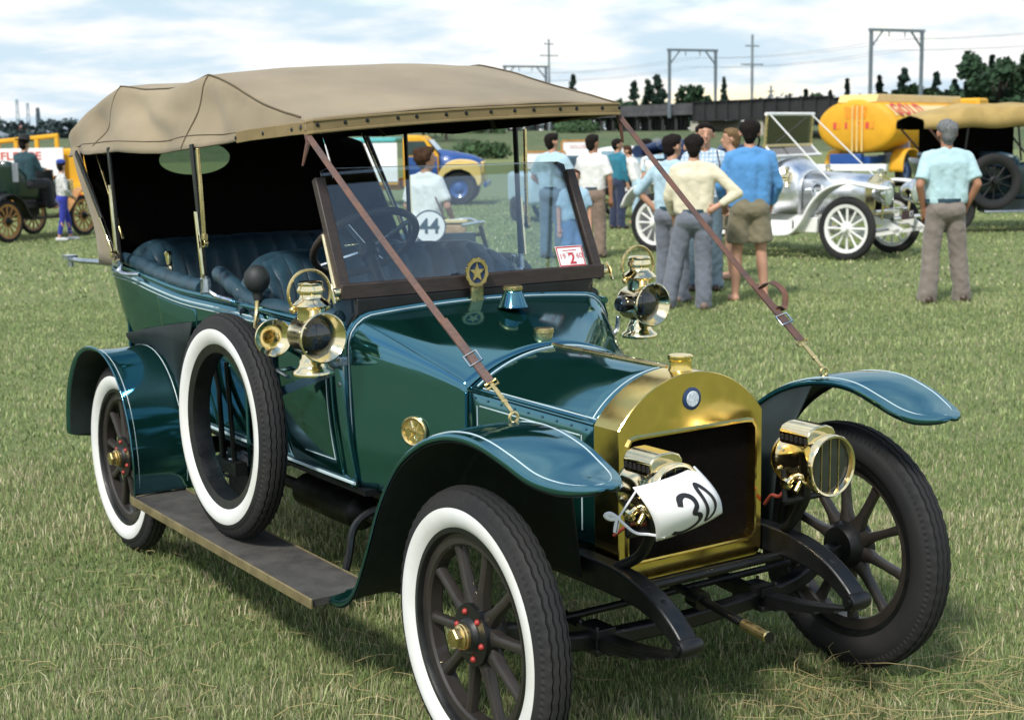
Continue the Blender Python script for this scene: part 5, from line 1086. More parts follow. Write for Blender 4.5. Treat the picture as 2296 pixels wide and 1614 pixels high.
# ------------------------------------------------------------------ background vehicles
WHITEP = mat('white_car_paint', (0.78, 0.78, 0.75), 0.25, 0, 0.04, 3, coat=0.6)
ALU = mat('polished_aluminium', (0.80, 0.82, 0.85), 0.36, 1.0, 0.08, 5, rvar=0.08)
BLUEL = mat('blue_buttoned_leather', (0.012, 0.028, 0.085), 0.4, 0, 0.2, 12)
DKGREEN = mat('dark_green_body', (0.008, 0.028, 0.018), 0.35, 0, 0.2, 4, coat=0.5)
DKBODY = mat('dark_blue_green_body', (0.008, 0.022, 0.026), 0.35, 0, 0.2, 4, coat=0.5)
OAK = mat('varnished_spoke_wood', (0.42, 0.20, 0.06), 0.45, 0, 0.2, 10)
YEL = mat('yellow_truck_paint', (0.70, 0.36, 0.024), 0.55, 0, 0.12, 1.2, spec=0.3)
YELP = mat('pale_yellow_paint', (0.78, 0.55, 0.20), 0.4, 0, 0.07, 2, coat=0.3)
BLUEP = mat('blue_truck_paint', (0.015, 0.07, 0.26), 0.4, 0, 0.12, 2, coat=0.4)
PALEB = mat('pale_blue_paint', (0.42, 0.56, 0.64), 0.4, 0, 0.06, 2, coat=0.3)
SIGNW = mat('sign_white', (0.80, 0.80, 0.82), 0.6, 0, 0.04, 3)
SIGNR = mat('sign_red', (0.60, 0.07, 0.05), 0.6); SIGNO = mat('sign_orange', (0.80, 0.30, 0.02), 0.6); SIGNB = mat('sign_dark', (0.06, 0.09, 0.12), 0.6); SIGNT = mat('sign_teal', (0.10, 0.40, 0.42), 0.6)
WGLASS = glass_mat('old_screen_glass', (0.80, 0.88, 0.92), 2.2); DGLASS = mat('dark_cab_glass', (0.03, 0.05, 0.06), 0.05, 0, 0.2, 2, coat=1.0)
TANH = mat('tan_hood_far', (0.40, 0.28, 0.10), 0.9, 0, 0.15, 2.5, bump=0.3, bscale=80)
_wc = {}
def spoke_wheel(root, x, y, R, rz, tyrem, rimm, spm, ns=12, tw=0.045, rim_r=0.74, hubm=None, spin=0.0):
    key = (R, tyrem.name, rimm.name, spm.name, ns)
    if key not in _wc:
        a = MB(); a.lathe([(R*rim_r, -tw*0.7), (R*0.86, -tw), (R*0.95, -tw*0.75), (R, 0), (R*0.95, tw*0.75), (R*0.86, tw), (R*rim_r, tw*0.7)], ax=(0, -1, 0), n=40, loop=True)
        b = MB(); b.lathe([(R*rim_r*1.02, -tw*0.72), (R*rim_r*1.02, tw*0.72), (R*rim_r*0.86, tw*0.5), (R*rim_r*0.86, -tw*0.5)], ax=(0, -1, 0), n=40, loop=True)
        c = MB(); c.tube([(0, 0, R*0.12), (0, 0, R*0.3), (0, 0, R*rim_r*0.9)], [0.026, 0.015, 0.019], 8)
        d = MB(); d.lathe([(0.0, -0.07), (R*0.2, -0.06), (R*0.2, 0.02), (R*0.12, 0.035), (R*0.09, 0.1), (0, 0.105)], ax=(0, -1, 0), n=20)
        _wc[key] = (a.mesh('tyre', tyrem), b.mesh('wheel', rimm), c.mesh('spoke', spm), d.mesh('hub', hubm or rimm))
    T, W, SP_, H = _wc[key]
    w = inst('wheel', W, root, (x, y, R), (0, 0, rz)); inst('tyre', T, w); inst('hub', H, w)
    for k in range(ns): inst('spoke', SP_, w, rot=(0, spin+2*PI*k/ns, 0))
    return w
def sheet_wing(root, path, w, yc, mt, name, tip=None, th=0.02):
    sp = spline([(x, 0, z) for x, z in path], 4); G = []
    for i, p in enumerate(sp):
        ww = w
        if tip and p.x > tip[0]: ww = w*math.sqrt(max(0.03, 1-((p.x-tip[0])/(tip[1]-tip[0]))**2))
        G.append([Vector((p.x, yc+a*ww, p.z+0.012*(1-a*a))) for a in (-1, -0.6, 0, 0.6, 1)])
    m = MB(); m.grid(G); return m.build(name, mt, root, solid=th, off=0, angle=50)
def tub(root, pts_top, pts_bot, mt, inner, name='body_tub', bulge=0.03):
    T_ = spline(mir(pts_top), 3); B_ = spline(mir(pts_bot), 3); G = []
    for a, b in zip(B_, T_):
        row = []
        for j in range(7):
            p = a.lerp(b, j/6); o = Vector((0, math.copysign(1, p.y), 0)) if abs(p.y) > 0.3 else Vector((-1, 0, 0)); row.append(p+o*bulge*math.sin(PI*j/6))
        G.append(row)
    m = MB(); m.grid(G); return m.build(name, [mt, inner], root, solid=0.03, off=-1, matoff=1, angle=60)
def tufted(root, x, hw, z0, z1, mt, name, wrap=0.35, n=13):
    for k in range(n):
        P = []; m = MB()
        for j in range(5):
            u = lerp(-1, 1, (k+j/4)/n); y = hw*math.sin(u*1.4)/math.sin(1.4); xx = x+wrap*(1-math.cos(u*1.2)); puff = 0.03*math.sin(PI*j/4)
            P.append([(xx-0.16*v+puff*(0.6+0.4*abs(math.sin(v*3*PI))), y, lerp(z0, z1-0.10*max(0, abs(u)-0.5), v)) for v in [i/6 for i in range(7)]])
        m.grid(P); m.build('seat_pleat', mt, root, solid=0.05, off=-1)
    m = MB(); m.tube([(x+wrap*(1-math.cos(u*1.2))-0.19, (hw+0.01)*math.sin(u*1.4)/math.sin(1.4), z1-0.10*max(0, abs(u)-0.5)) for u in [lerp(-1, 1, k/24) for k in range(25)]], 0.05, 8); m.build(name, mt, root)

# ---- white and silver tourer
fr = math.radians(16.2); nearF = Vector((-10.482, 11.935, 0)); hdg = Vector((math.cos(fr), math.sin(fr), 0)); lft = Vector((-hdg.y, hdg.x, 0)); org = nearF+lft*0.70
W = thing('white_touring_car', 'white and polished silver veteran touring car with white wheels and dark blue seats', 'car', org, fr)
def wb_(mb, n, m, **k): return mb.build(n, m, W, **k)
BLK = RUBBER
for x, y, rz in ((0, -0.70, -0.05), (0, 0.70, PI-0.05), (-3.12, -0.70, 0), (-3.12, 0.70, PI)): spoke_wheel(W, x, y, 0.435, rz, RUBBER, WHITEP, WHITEP, 12, 0.05, 0.76)
for s in (-1, 1):
    sheet_wing(W, [(-0.95, 0.33), (-0.78, 0.36), (-0.62, 0.52), (-0.48, 0.76), (-0.30, 0.94), (-0.08, 1.03), (0.15, 1.04), (0.40, 1.0), (0.62, 0.97)], 0.15, s*0.72, WHITEP, 'front_wing', (0.45, 0.64), 0.035)
    sheet_wing(W, [(-2.45, 0.36), (-2.52, 0.5), (-2.62, 0.74), (-2.8, 0.93), (-3.05, 1.02), (-3.3, 1.0), (-3.52, 0.86), (-3.64, 0.66)], 0.14, s*0.72, WHITEP, 'rear_wing', None, 0.03)
    m = MB(); m.box((-1.7, s*0.72, 0.34), (1.55, 0.30, 0.05)); wb_(m, 'running_board', WHITEP, bevel=0.01)
    m = MB(); m.box((-1.7, s*0.58, 0.42), (1.6, 0.03, 0.20)); wb_(m, 'valance', WHITEP)
    m = MB(); m.strap(spline([(-3.6, s*0.38, 0.62), (-2.9, s*0.38, 0.68), (-2.3, s*0.38, 0.55), (-0.3, s*0.38, 0.55), (0.15, s*0.38, 0.55), (0.42, s*0.38, 0.50), (0.62, s*0.38, 0.37)], 4), 0.05, 0.09, (0, 1, 0)); wb_(m, 'frame_rail', WHITEP)
    m = MB(); m.strap([(0.62*t, s*0.38, 0.33+0.08*t*t) for t in [k/6 for k in range(-6, 7)]], 0.05, 0.05, (0, 1, 0)); wb_(m, 'spring', WHITEP)
    c = Vector((0.38, s*0.42, 0.90)); m = MB(); m.lathe([(0.0, -0.16), (0.06, -0.14), (0.12, -0.06), (0.15, 0.02), (0.17, 0.05), (0.17, 0.09), (0.15, 0.10)], c, (1, 0, 0), 26, cap=False); hl = wb_(m, 'head_lamp', NICKEL)
    m = MB(); m.lathe([(0.152, 0.085), (0.08, 0.10), (0, 0.105)], c, (1, 0, 0), 26); m.build('lamp_lens', mat('bright_lens', (0.6, 0.66, 0.6), 0.1, 0, 0.1, 5, coat=1), hl)
    m = MB(); m.tube([c+Vector((0, 0, -0.12)), (0.36, s*0.40, 0.55)], 0.018, 8); m.build('lamp_post', BRASS, hl)
    c = Vector((-0.98, s*0.60, 1.12)); m = MB(); m.lathe([(0, -0.09), (0.05, -0.07), (0.06, 0.03), (0.075, 0.05), (0.07, 0.06), (0, 0.05)], c, (1, 0, 0), 18); m.lathe([(0.03, 0.05), (0.03, 0.1), (0.05, 0.11), (0.02, 0.15)], c, (0, 0, 1), 14); m.lathe([(0.05, -0.13), (0.02, -0.06)], c, (0, 0, 1), 14); wb_(m, 'side_lamp', BRASS)
    m = MB(); m.strap([(-1.26, s*0.60, 1.99), (-0.25, s*0.70, 1.06)], 0.03, 0.01, (0, 1, 0)); wb_(m, 'screen_strap', WHITEP)
# bonnet, scuttle, radiator
def secW(hw, zs, zt, zb=0.62): return [(-hw, zb), (-hw, zs), (-hw*0.62, lerp(zs, zt, 0.72)), (-0.02, zt), (0.02, zt), (hw*0.62, lerp(zs, zt, 0.72)), (hw, zs), (hw, zb)]
def loftx(secs, name, mt, **k):
    m = MB(); m.loft([[(x, y, z) for y, z in s_] for x, s_ in secs], False, False); return wb_(m, name, mt, solid=0.012, **k)
loftx([(0.06, secW(0.29, 1.02, 1.14)), (-0.85, secW(0.37, 1.07, 1.19))], 'bonnet', ALU, angle=20)
m = MB(); m.grid([[Vector((lerp(-0.86, -1.25, i/6), yy*lerp(0.37, 0.56, (i/6)**0.8), lerp(zz, zz2, i/6)+(0.05*math.sin(PI*i/6) if abs(yy) < 0.95 else 0))) for yy, zz, zz2 in ((-1, 0.6, 0.6), (-1, 0.9, 0.95), (-1, 1.07, 1.22), (-0.8, 1.13, 1.33), (-0.4, 1.18, 1.38), (0, 1.19, 1.39), (0.4, 1.18, 1.38), (0.8, 1.13, 1.33), (1, 1.07, 1.22), (1, 0.9, 0.95), (1, 0.6, 0.6))] for i in range(7)]); wb_(m, 'scuttle', ALU, solid=0.012, angle=50)
m = MB(); m.prism([(-0.30, 0.60), (0.30, 0.60), (0.30, 1.03), (0, 1.155), (-0.30, 1.03)], lambda a, b, t: (t, a, b), 0.06, 0.20); rdw = wb_(m, 'radiator_shell', mat('silver_brass', (0.82, 0.70, 0.42), 0.18, 1.0, 0.1, 8), smooth=False, bevel=0.008)
m = MB(); m.prism([(-0.255, 0.63), (0.255, 0.63), (0.255, 1.0), (-0.255, 1.0)], lambda a, b, t: (t, a, b), 0.203, 0.212); m.build('radiator_core', CORE, rdw, smooth=False)
m = MB(); m.lathe([(0.03, 0), (0.03, 0.04), (0.045, 0.05), (0.045, 0.075), (0.0, 0.09)], (0.13, 0, 1.14), (0, 0, 1), 16); m.build('radiator_cap', NICKEL, rdw)
m = MB(); m.lathe([(0.07, 0), (0.07, 0.02), (0, 0.025)], (0.225, 0, 0.70), (1, 0, 0), 20); m.build('round_badge', BRASSD, rdw)
m = MB(); m.tube(spline([(0.0, -0.66, 0.42), (0, -0.4, 0.36), (0, 0.4, 0.36), (0, 0.66, 0.42)], 4), 0.035, 8); wb_(m, 'front_axle', WHITEP)
m = MB(); m.tube([(0.16, -0.60, 0.34), (0.16, 0.60, 0.34)], 0.018, 8); wb_(m, 'track_rod', NICKEL)
m = MB(); m.box((0.55, 0.0, 0.60), (0.02, 0.34, 0.12)); pl = wb_(m, 'number_plate', mat('plate_maroon', (0.05, 0.015, 0.02), 0.5)); text_mesh('plate_number', '17', 0.12, SIGNW, pl, frame((0.562, 0.07, 0.60), (0, 1, 0), (0, 0, 1)), 0.002)
m = MB(); m.tube([(0.52, -0.42, 0.56), (0.52, 0.42, 0.56)], 0.03, 8); m.tube([(0.30, -0.5, 0.66), (0.30, 0.5, 0.66)], 0.025, 8); wb_(m, 'cross_tube', NICKEL)
# body
tub(W, [(-1.25, -.57, 1.22), (-1.6, -.60, 1.20), (-2.0, -.63, 1.22), (-2.4, -.65, 1.24), (-2.9, -.66, 1.32), (-3.35, -.60, 1.36), (-3.52, -.40, 1.36), (-3.56, 0, 1.36)], [(-1.25, -.56, .60), (-1.6, -.57, .60), (-2.0, -.57, .60), (-2.4, -.57, .60), (-2.9, -.56, .66), (-3.25, -.50, .66), (-3.36, -.32, .66), (-3.38, 0, .66)], WHITEP, BLUEL)
tufted(W, -2.05, 0.58, 1.0, 1.52, BLUEL, 'front_seat_roll'); tufted(W, -3.10, 0.60, 1.0, 1.60, BLUEL, 'rear_seat_roll')
# folded hood and wind screen
m = MB(); m.tube([(-3.45, y, 1.50+0.03*math.cos(y*3)) for y in [lerp(-0.7, 0.7, k/10) for k in range(11)]], [0.09+0.015*math.sin(k*2.3) for k in range(11)], 10); wb_(m, 'folded_hood', BLUEL)
for (x0, z0, x1, z1) in ((-1.30, 1.55, -1.27, 1.985), (-1.16, 1.41, -1.30, 1.55)):
    for s in (-1, 1): m = MB(); m.tube([(x0, s*0.66, z0), (x1, s*0.66, z1)], 0.02, 8); wb_(m, 'screen_post', BRASSD if z1 > 1.9 else WHITEP)
    m = MB(); m.box(((x0+x1)/2, 0, (z0+z1)/2), (0.008, 1.30, math.hypot(x1-x0, z1-z0)-0.02), rot=Matrix.Rotation(math.atan2(x1-x0, z1-z0), 3, 'Y')); wb_(m, 'screen_glass', WGLASS, smooth=False)
for x, z, mt in ((-1.27, 1.99, WHITEP), (-1.30, 1.55, BRASSD), (-1.15, 1.405, WHITEP)): m = MB(); m.tube([(x, -0.69, z), (x, 0.69, z)], 0.026, 8); wb_(m, 'screen_rail', mt)
m = MB(); m.lathe([(0.03, 0), (0.05, 0.12), (0.10, 0.20), (0.11, 0.21), (0.10, 0.215), (0.03, 0.12)], (-0.72, -0.52, 0.93), (1, -0.3, 0), 20, cap=False); wb_(m, 'horn_bell', NICKEL)
m = MB(); m.tube([(-1.0, -0.30, 1.10), (-1.75, -0.30, 1.52)], 0.02, 8); m.tube([Vector((-1.75, -0.30, 1.52))+Vector((0.10*math.cos(a), 0.2*math.sin(a), 0.17*math.cos(a))) for a in [2*PI*k/24 for k in range(24)]], 0.016, 6, loop=True); wb_(m, 'steering_wheel', BLACKP)
m = MB(); m.box((-0.62, -0.60, 0.47), (0.36, 0.26, 0.22)); wb_(m, 'tool_box', WHITEP, bevel=0.02)

# ---- dark green runabout with wooden wheels, far left
a_, b_ = Vector((-23.2, 4.248, 0)), Vector((-24.233, 5.904, 0)); hd2 = (b_-a_).normalized(); rz2 = math.atan2(hd2.y, hd2.x); lf2 = Vector((-hd2.y, hd2.x, 0)); ne = 0.62
G_ = thing('green_runabout_car', 'dark green veteran runabout with varnished wooden wheels, driver on its high seat', 'car', b_+lf2*ne, rz2)
def gb(mb, n, m, **k): return mb.build(n, m, G_, **k)
wbL = 2.0
for x, y, rz in ((0, -ne, 0), (0, ne, PI), (-wbL, -ne, 0), (-wbL, ne, PI)): spoke_wheel(G_, x, y, 0.385, rz, RUBBER, OAK, OAK, 12, 0.035, 0.80, BLACKP)
m = MB(); m.box((-1.0, 0, 0.62), (2.6, 0.75, 0.12)); m.box((-1.15, 0, 0.50), (0.9, 0.4, 0.14)); gb(m, 'chassis', BLACKP, bevel=0.02)
tub(G_, [(-0.95, -.46, 1.02), (-1.15, -.50, 1.08), (-1.4, -.50, 1.24), (-1.65, -.48, 1.42), (-1.78, -.34, 1.44), (-1.80, 0, 1.44)], [(-0.95, -.44, .74), (-1.15, -.45, .74), (-1.4, -.45, .74), (-1.58, -.42, .74), (-1.66, -.30, .74), (-1.68, 0, .74)], DKGREEN, LEATHER, 'seat_tub')
m = MB(); m.box((-1.3, 0, 0.92), (0.5, 0.8, 0.16)); gb(m, 'seat_cushion', LEATHER, bevel=0.04)
m = MB(); m.box((-2.05, 0, 0.80), (0.7, 0.75, 0.22)); gb(m, 'rear_deck', BLACKP, bevel=0.03)
m = MB(); m.loft([[(x, y, z) for y, z in ((-hw, .68), (-hw, .95*k), (-hw*.6, 1.04*k), (hw*.6, 1.04*k), (hw, .95*k), (hw, .68))] for x, hw, k in ((0.12, .24, 1.0), (-0.55, .30, 1.03))], False, False); gb(m, 'bonnet', DKGREEN, solid=0.01)
m = MB(); m.box((0.16, 0, 0.83), (0.09, 0.5, 0.44)); gb(m, 'radiator', BRASSD, bevel=0.01); m = MB(); m.box((-0.60, 0, 0.95), (0.05, 0.92, 0.62)); gb(m, 'dash', BLACKP)
for s in (-1, 1):
    sheet_wing(G_, [(-2.36, 0.62), (-2.28, 0.76), (-2.1, 0.84), (-1.9, 0.84), (-1.7, 0.72), (-1.6, 0.55), (-1.5, 0.42)], 0.11, s*0.64, BLACKP, 'rear_wing'); sheet_wing(G_, [(-0.62, 0.42), (-0.50, 0.52), (-0.32, 0.70), (-0.14, 0.86), (0.1, 0.90), (0.34, 0.84)], 0.11, s*0.64, OAK, 'front_wing')
    m = MB(); m.box((-1.05, s*0.62, 0.40), (0.95, 0.24, 0.03)); gb(m, 'running_board', BLACKP)
    m = MB(); m.lathe([(0.05, -0.06), (0.06, 0.04), (0.07, 0.06), (0, 0.06)], (-0.5, s*0.5, 1.1), (1, 0, 0), 14); gb(m, 'side_lamp', BRASS)
m = MB(); m.tube([(-0.62, -0.2, 0.95), (-1.0, -0.2, 1.32)], 0.016, 6); m.tube([Vector((-1.0, -0.2, 1.32))+Vector((0.12*math.cos(a), 0.17*math.sin(a), 0.12*math.cos(a))) for a in [2*PI*k/20 for k in range(20)]], 0.014, 6, loop=True); gb(m, 'steering_wheel', BLACKP)
m = MB(); m.prism([(-0.09, -0.17), (0.09, -0.17), (0.09, 0.17), (-0.09, 0.17)], lambda a, b, t: (-1.62+a*0.5+t, -0.545, 1.24+b), -0.06, 0.0); gb(m, 'number_card', SIGNW, smooth=False)

# ---- dark tourer with tan hood at the right edge (heading right)
pr = V(24.6, 7.418); rzd = math.atan2(RIGHT.y, RIGHT.x)+0.05
D_ = thing('dark_touring_car', 'dark green touring car under a tan hood at the right edge', 'car', pr+RIGHT*2.75+HEAD*0.6, rzd)
def db(mb, n, m, **k): return mb.build(n, m, D_, **k)
for x, y, rz in ((0, -0.68, 0), (0, 0.68, PI), (-2.75, -0.68, 0), (-2.75, 0.68, PI)): spoke_wheel(D_, x, y, 0.39, rz, RUBBER, BLACKP, BLACKP, 10, 0.05)
tub(D_, [(-0.85, -.60, 1.15), (-1.3, -.64, 1.14), (-1.8, -.67, 1.15), (-2.4, -.69, 1.20), (-2.9, -.66, 1.24), (-3.15, -.5, 1.25), (-3.2, 0, 1.25)], [(-0.85, -.58, .56), (-1.3, -.60, .56), (-1.8, -.60, .56), (-2.4, -.60, .58), (-2.8, -.55, .6), (-2.95, -.4, .6), (-3.0, 0, .6)], DKBODY, LEATHER)
m = MB(); m.loft([[(x, y, z) for y, z in ((-hw, .55), (-hw, .98), (-hw*.6, 1.08), (hw*.6, 1.08), (hw, .98), (hw, .55))] for x, hw in ((0.12, .28), (-0.85, .55))], False, False); db(m, 'bonnet', DKBODY, solid=0.01)
m = MB(); m.box((0.16, 0, 0.78), (0.08, 0.55, 0.56)); db(m, 'radiator', BRASSD, bevel=0.01)
tufted(D_, -1.75, 0.60, 0.85, 1.30, LEATHER, 'front_seat_roll'); tufted(D_, -2.85, 0.60, 0.85, 1.30, LEATHER, 'rear_seat_roll')
xs_ = [lerp(-3.30, -0.85, i/20) for i in range(21)]; G = []
for x in xs_:
    k = (x+3.30)/2.45; zt = 1.95+0.19*min(1, k*3.2)-0.03*max(0, k-0.8)*5; zb = 1.74+0.03*k; G.append([Vector((x, y, z+0.015*math.sin(x*7+abs(y)*9))) for y, z in ((-0.74, zb), (-0.75, lerp(zb, zt, 0.45)), (-0.70, zt-0.06), (-0.4, zt), (0, zt+0.02), (0.4, zt), (0.70, zt-0.06), (0.75, lerp(zb, zt, 0.45)), (0.74, zb))])
m = MB(); m.grid(G); db(m, 'hood_canvas', [TANH, LINING], solid=0.012, off=-1, matoff=1, angle=60)
for s in (-1, 1):
    for x0, x1 in ((-3.22, -2.72), (-2.55, -2.6), (-1.7, -1.62), (-1.35, -0.9)): m = MB(); m.tube([(x0, s*0.74, 1.76), (x1, s*0.70, 1.20)], 0.018, 6); db(m, 'hood_iron', STRAP if x0 < -3 else BLACKP)
    sheet_wing(D_, [(-0.75, 0.36), (-0.55, 0.50), (-0.42, 0.72), (-0.2, 0.88), (0.05, 0.90), (0.35, 0.82)], 0.13, s*0.70, DKBODY, 'front_wing'); sheet_wing(D_, [(-2.25, 0.36), (-2.32, 0.6), (-2.5, 0.80), (-2.75, 0.87), (-3.0, 0.82), (-3.18, 0.62)], 0.13, s*0.70, DKBODY, 'rear_wing')
    m = MB(); m.box((-1.5, s*0.72, 0.36), (1.55, 0.28, 0.04)); db(m, 'running_board', STEEL, bevel=0.01); m = MB(); m.box((-1.5, s*0.585, 0.46), (1.6, 0.03, 0.18)); db(m, 'valance', DKBODY)
sw_ = spoke_wheel(D_, -2.12, -0.82, 0.47, 0, RUBBER, BLACKP, BLACKP, 10, 0.06); sw_.name = 'spare_wheel'; sw_.location = (-2.12, -0.82, 0.86)
m = MB(); m.box((-2.05, 0.70, 1.46), (1.7, 0.012, 0.66)); db(m, 'side_curtain', LINING)
m = MB(); m.box((-1.0, 0, 1.5), (0.01, 1.1, 0.6)); db(m, 'screen_glass', WGLASS, smooth=False)

# ---- yellow and blue bonneted truck seen through the wind screen
def sign_board(root, w, h, M, rows, name='sign_board', t=0.03):
    q = MB(); q.box((0, 0, 0), (w, h, t)); q.v = [tuple(M @ Vector(v)) for v in q.v]; sb = q.build(name, SIGNW, root, smooth=False)
    for row in rows:
        txt, size, y, mt, sx = row[:5]; dx = row[5] if len(row) > 5 else 0.0
        text_mesh('sign_lettering', txt, size, mt, sb, M @ Matrix.Translation((dx, y, t/2+0.002)) @ Matrix.Scale(sx, 4, (1, 0, 0)), 0.003, bold=size*0.02)
    return sb
TK = thing('yellow_truck', 'yellow and blue bonneted truck with white sign board on its tray', 'truck', V(37.2, -1.240+0.0)+HEAD*0.75, math.atan2(RIGHT.y, RIGHT.x)-0.06)
def tb_(mb, n, m, **k): return mb.build(n, m, TK, **k)
def disc_wheel(root, x, y, R, rz, mt):
    a = MB(); a.lathe([(R*0.55, -0.1), (R*0.9, -0.11), (R, -0.06), (R, 0.06), (R*0.9, 0.11), (R*0.55, 0.1)], ax=(0, -1, 0), n=32, loop=True); w = a.build('wheel', RUBBER, root, loc=(x, y, R), rz=rz)
    b = MB(); b.lathe([(R*0.57, 0.02), (R*0.57, 0.085), (R*0.5, 0.07), (R*0.35, 0.04), (R*0.2, 0.06), (R*0.18, 0.1), (0, 0.11)], ax=(0, -1, 0), n=28); b.build('wheel_disc', mt, w)
for x, y, rz in ((0, -0.75, 0), (0, 0.75, PI), (-3.0, -0.75, 0), (-3.0, 0.75, PI)): disc_wheel(TK, x, y, 0.43, rz, BLUEP)
for s in (-1, 1):
    sheet_wing(TK, [(-0.56, 0.42), (-0.50, 0.72), (-0.36, 0.98), (-0.1, 1.12), (0.25, 1.12), (0.48, 1.04), (0.56, 0.85), (0.56, 0.5)], 0.20, s*0.74, YELP, 'front_wing', None, 0.05)
    outer = [(-0.58, 0.42), (-0.52, 0.72), (-0.38, 0.98), (-0.12, 1.12), (0.25, 1.12), (0.48, 1.05), (0.58, 0.88), (0.60, 0.62), (0.52, 0.50)]; cut = [(0.50*math.cos(math.radians(a)), 0.43+0.50*math.sin(math.radians(a))) for a in (8, 30, 55, 80, 105, 130, 155, 178)]
    m = MB(); m.prism(outer+cut, lambda a, b, t: (a, s*(0.90+t), b), 0.0, 0.04); tb_(m, 'wing_side', YELP, smooth=False, bevel=0.015)
    m = MB(); m.ball((0.50, s*0.66, 0.96), (0.08, 0.11, 0.11), 14); tb_(m, 'head_lamp', NICKEL)
    m = MB(); m.prism([(-0.52, 0.62), (-0.44, 0.45), (-1.35, 0.45), (-1.38, 1.25), (-0.55, 1.25)], lambda a, b, t: (a, s*(0.76+t), b), 0, 0.03); dr = tb_(m, 'door', BLUEP, smooth=False, bevel=0.01)
    m = MB(); m.prism([(-0.66, 1.30), (-1.30, 1.30), (-1.30, 1.64), (-0.86, 1.64)], lambda a, b, t: (a, s*(0.745+t), b), 0, 0.03); tb_(m, 'door_window', DGLASS, smooth=False)
m = MB(); m.loft([[(x, y, z) for y, z in ((-hw, .6), (-hw, z1*0.86), (-hw*.55, z1), (hw*.55, z1), (hw, z1*0.86), (hw, .6))] for x, hw, z1 in ((0.58, .34, 1.14), (0.3, .42, 1.26), (-0.15, .52, 1.36), (-0.55, .62, 1.42))], False, False); tb_(m, 'bonnet', BLUEP, solid=0.02, angle=60)
m = MB(); m.box((0.58, 0, 0.85), (0.08, 0.7, 0.5)); tb_(m, 'grille', YELP, bevel=0.03)
m = MB(); m.prism([(-0.50, 0.45), (-0.52, 1.30), (-0.84, 1.70), (-0.95, 1.78), (-1.32, 1.80), (-1.42, 1.72), (-1.44, 0.45)], lambda a, b, t: (a, t, b), -0.75, 0.75); tb_(m, 'cab', YEL, bevel=0.05)
m = MB(); m.prism([(-0.53, 1.33), (-0.80, 1.66), (-0.79, 1.67), (-0.51, 1.33)], lambda a, b, t: (a+0.02, t, b), -0.6, 0.6); tb_(m, 'wind_screen', DGLASS, smooth=False)
m = MB(); m.box((0.68, 0, 0.52), (0.08, 1.7, 0.14)); tb_(m, 'bumper', BLUEP, bevel=0.03)
m = MB(); m.box((-2.85, 0, 0.62), (2.6, 1.7, 0.14)); m.box((-2.85, 0, 0.47), (2.6, 0.8, 0.14)); tb_(m, 'tray', YEL, bevel=0.01)
sign_board(TK, 2.5, 0.98, frame((-2.80, -0.86, 1.12), (1, 0, 0), (0, 0, 1)), [('FLEECE', 0.26, 0.31, SIGNR, 1.1), ('RALLY', 0.20, -0.02, SIGNB, 1.1), ('IT', 0.20, -0.33, SIGNR, 1.1)])
m = MB(); m.box((-2.8, 0.0, 1.68), (2.4, 1.4, 0.14)); tb_(m, 'tray_cover', mat('turquoise_cover', (0.10, 0.42, 0.42), 0.7), bevel=0.04)

# ---- tray truck with sign board behind the runabout
T2 = thing('sign_truck', 'yellow framed tray truck with large white lettered board behind the runabout', 'truck', V(34, -11.417), math.atan2(RIGHT.y, RIGHT.x)-0.08)
def t2(mb, n, m, **k): return mb.build(n, m, T2, **k)
m = MB(); m.box((0, 0.8, 0.72), (4.2, 1.7, 0.16)); t2(m, 'tray', YEL, bevel=0.01); m = MB(); m.box((0, 0.0, 0.50), (3.6, 0.12, 0.22)); t2(m, 'tray_side_rail', YEL)
for k in range(5): m = MB(); m.box((-1.5+k*0.72, -0.066, 0.50), (0.22, 0.02, 0.16)); t2(m, 'red_reflector', SIGNR)
sign_board(T2, 2.7, 1.10, frame((-0.25, -0.05, 1.090), (1, 0, 0), (0, 0, 1)), [('FLEECE', 0.25, 0.36, SIGNR, 1.25, 0.34), ('N RALLY', 0.20, 0.06, SIGNB, 1.1, 0.05), ('C', 0.34, -0.26, SIGNR, 1.1, -0.15)])
m = MB(); m.prism([(-0.12, -0.15), (0.05, -0.2), (0.14, 0.0), (0.08, 0.16), (-0.1, 0.18), (-0.02, 0.04)], lambda a, b, t: (0.72+a, -0.068+t, 0.978+b), -0.008, 0.0); t2(m, 'sign_emblem', SIGNO, smooth=False)
fx = [-0.52, -0.08, 0.42, 0.90]; zt0 = 1.793; zt1 = 1.915
for i, x in enumerate(fx): m = MB(); m.box((x, 0.12, (0.8+lerp(zt0, zt1, i/3))/2), (0.085, 0.085, lerp(zt0, zt1, i/3)-0.8)); t2(m, 'frame_post', YEL)
m = MB(); m.tube([(fx[0]-0.04, 0.12, zt0), (fx[-1]+0.04, 0.12, zt1)], 0.055, 6); t2(m, 'frame_rail', YEL)
m = MB(); m.prism([(0.95, 0.72), (2.3, 0.72), (2.3, 1.3), (1.9, 1.6), (1.0, 1.62)], lambda a, b, t: (a, t, b), 0.1, 1.6); t2(m, 'cab', YEL, bevel=0.06)
for x, y, rz in ((-1.3, 0.15, 0), (-1.3, 1.5, PI), (2.0, 0.15, 0), (2.0, 1.5, PI)): disc_wheel(T2, x, y, 0.40, rz, BLUEP)

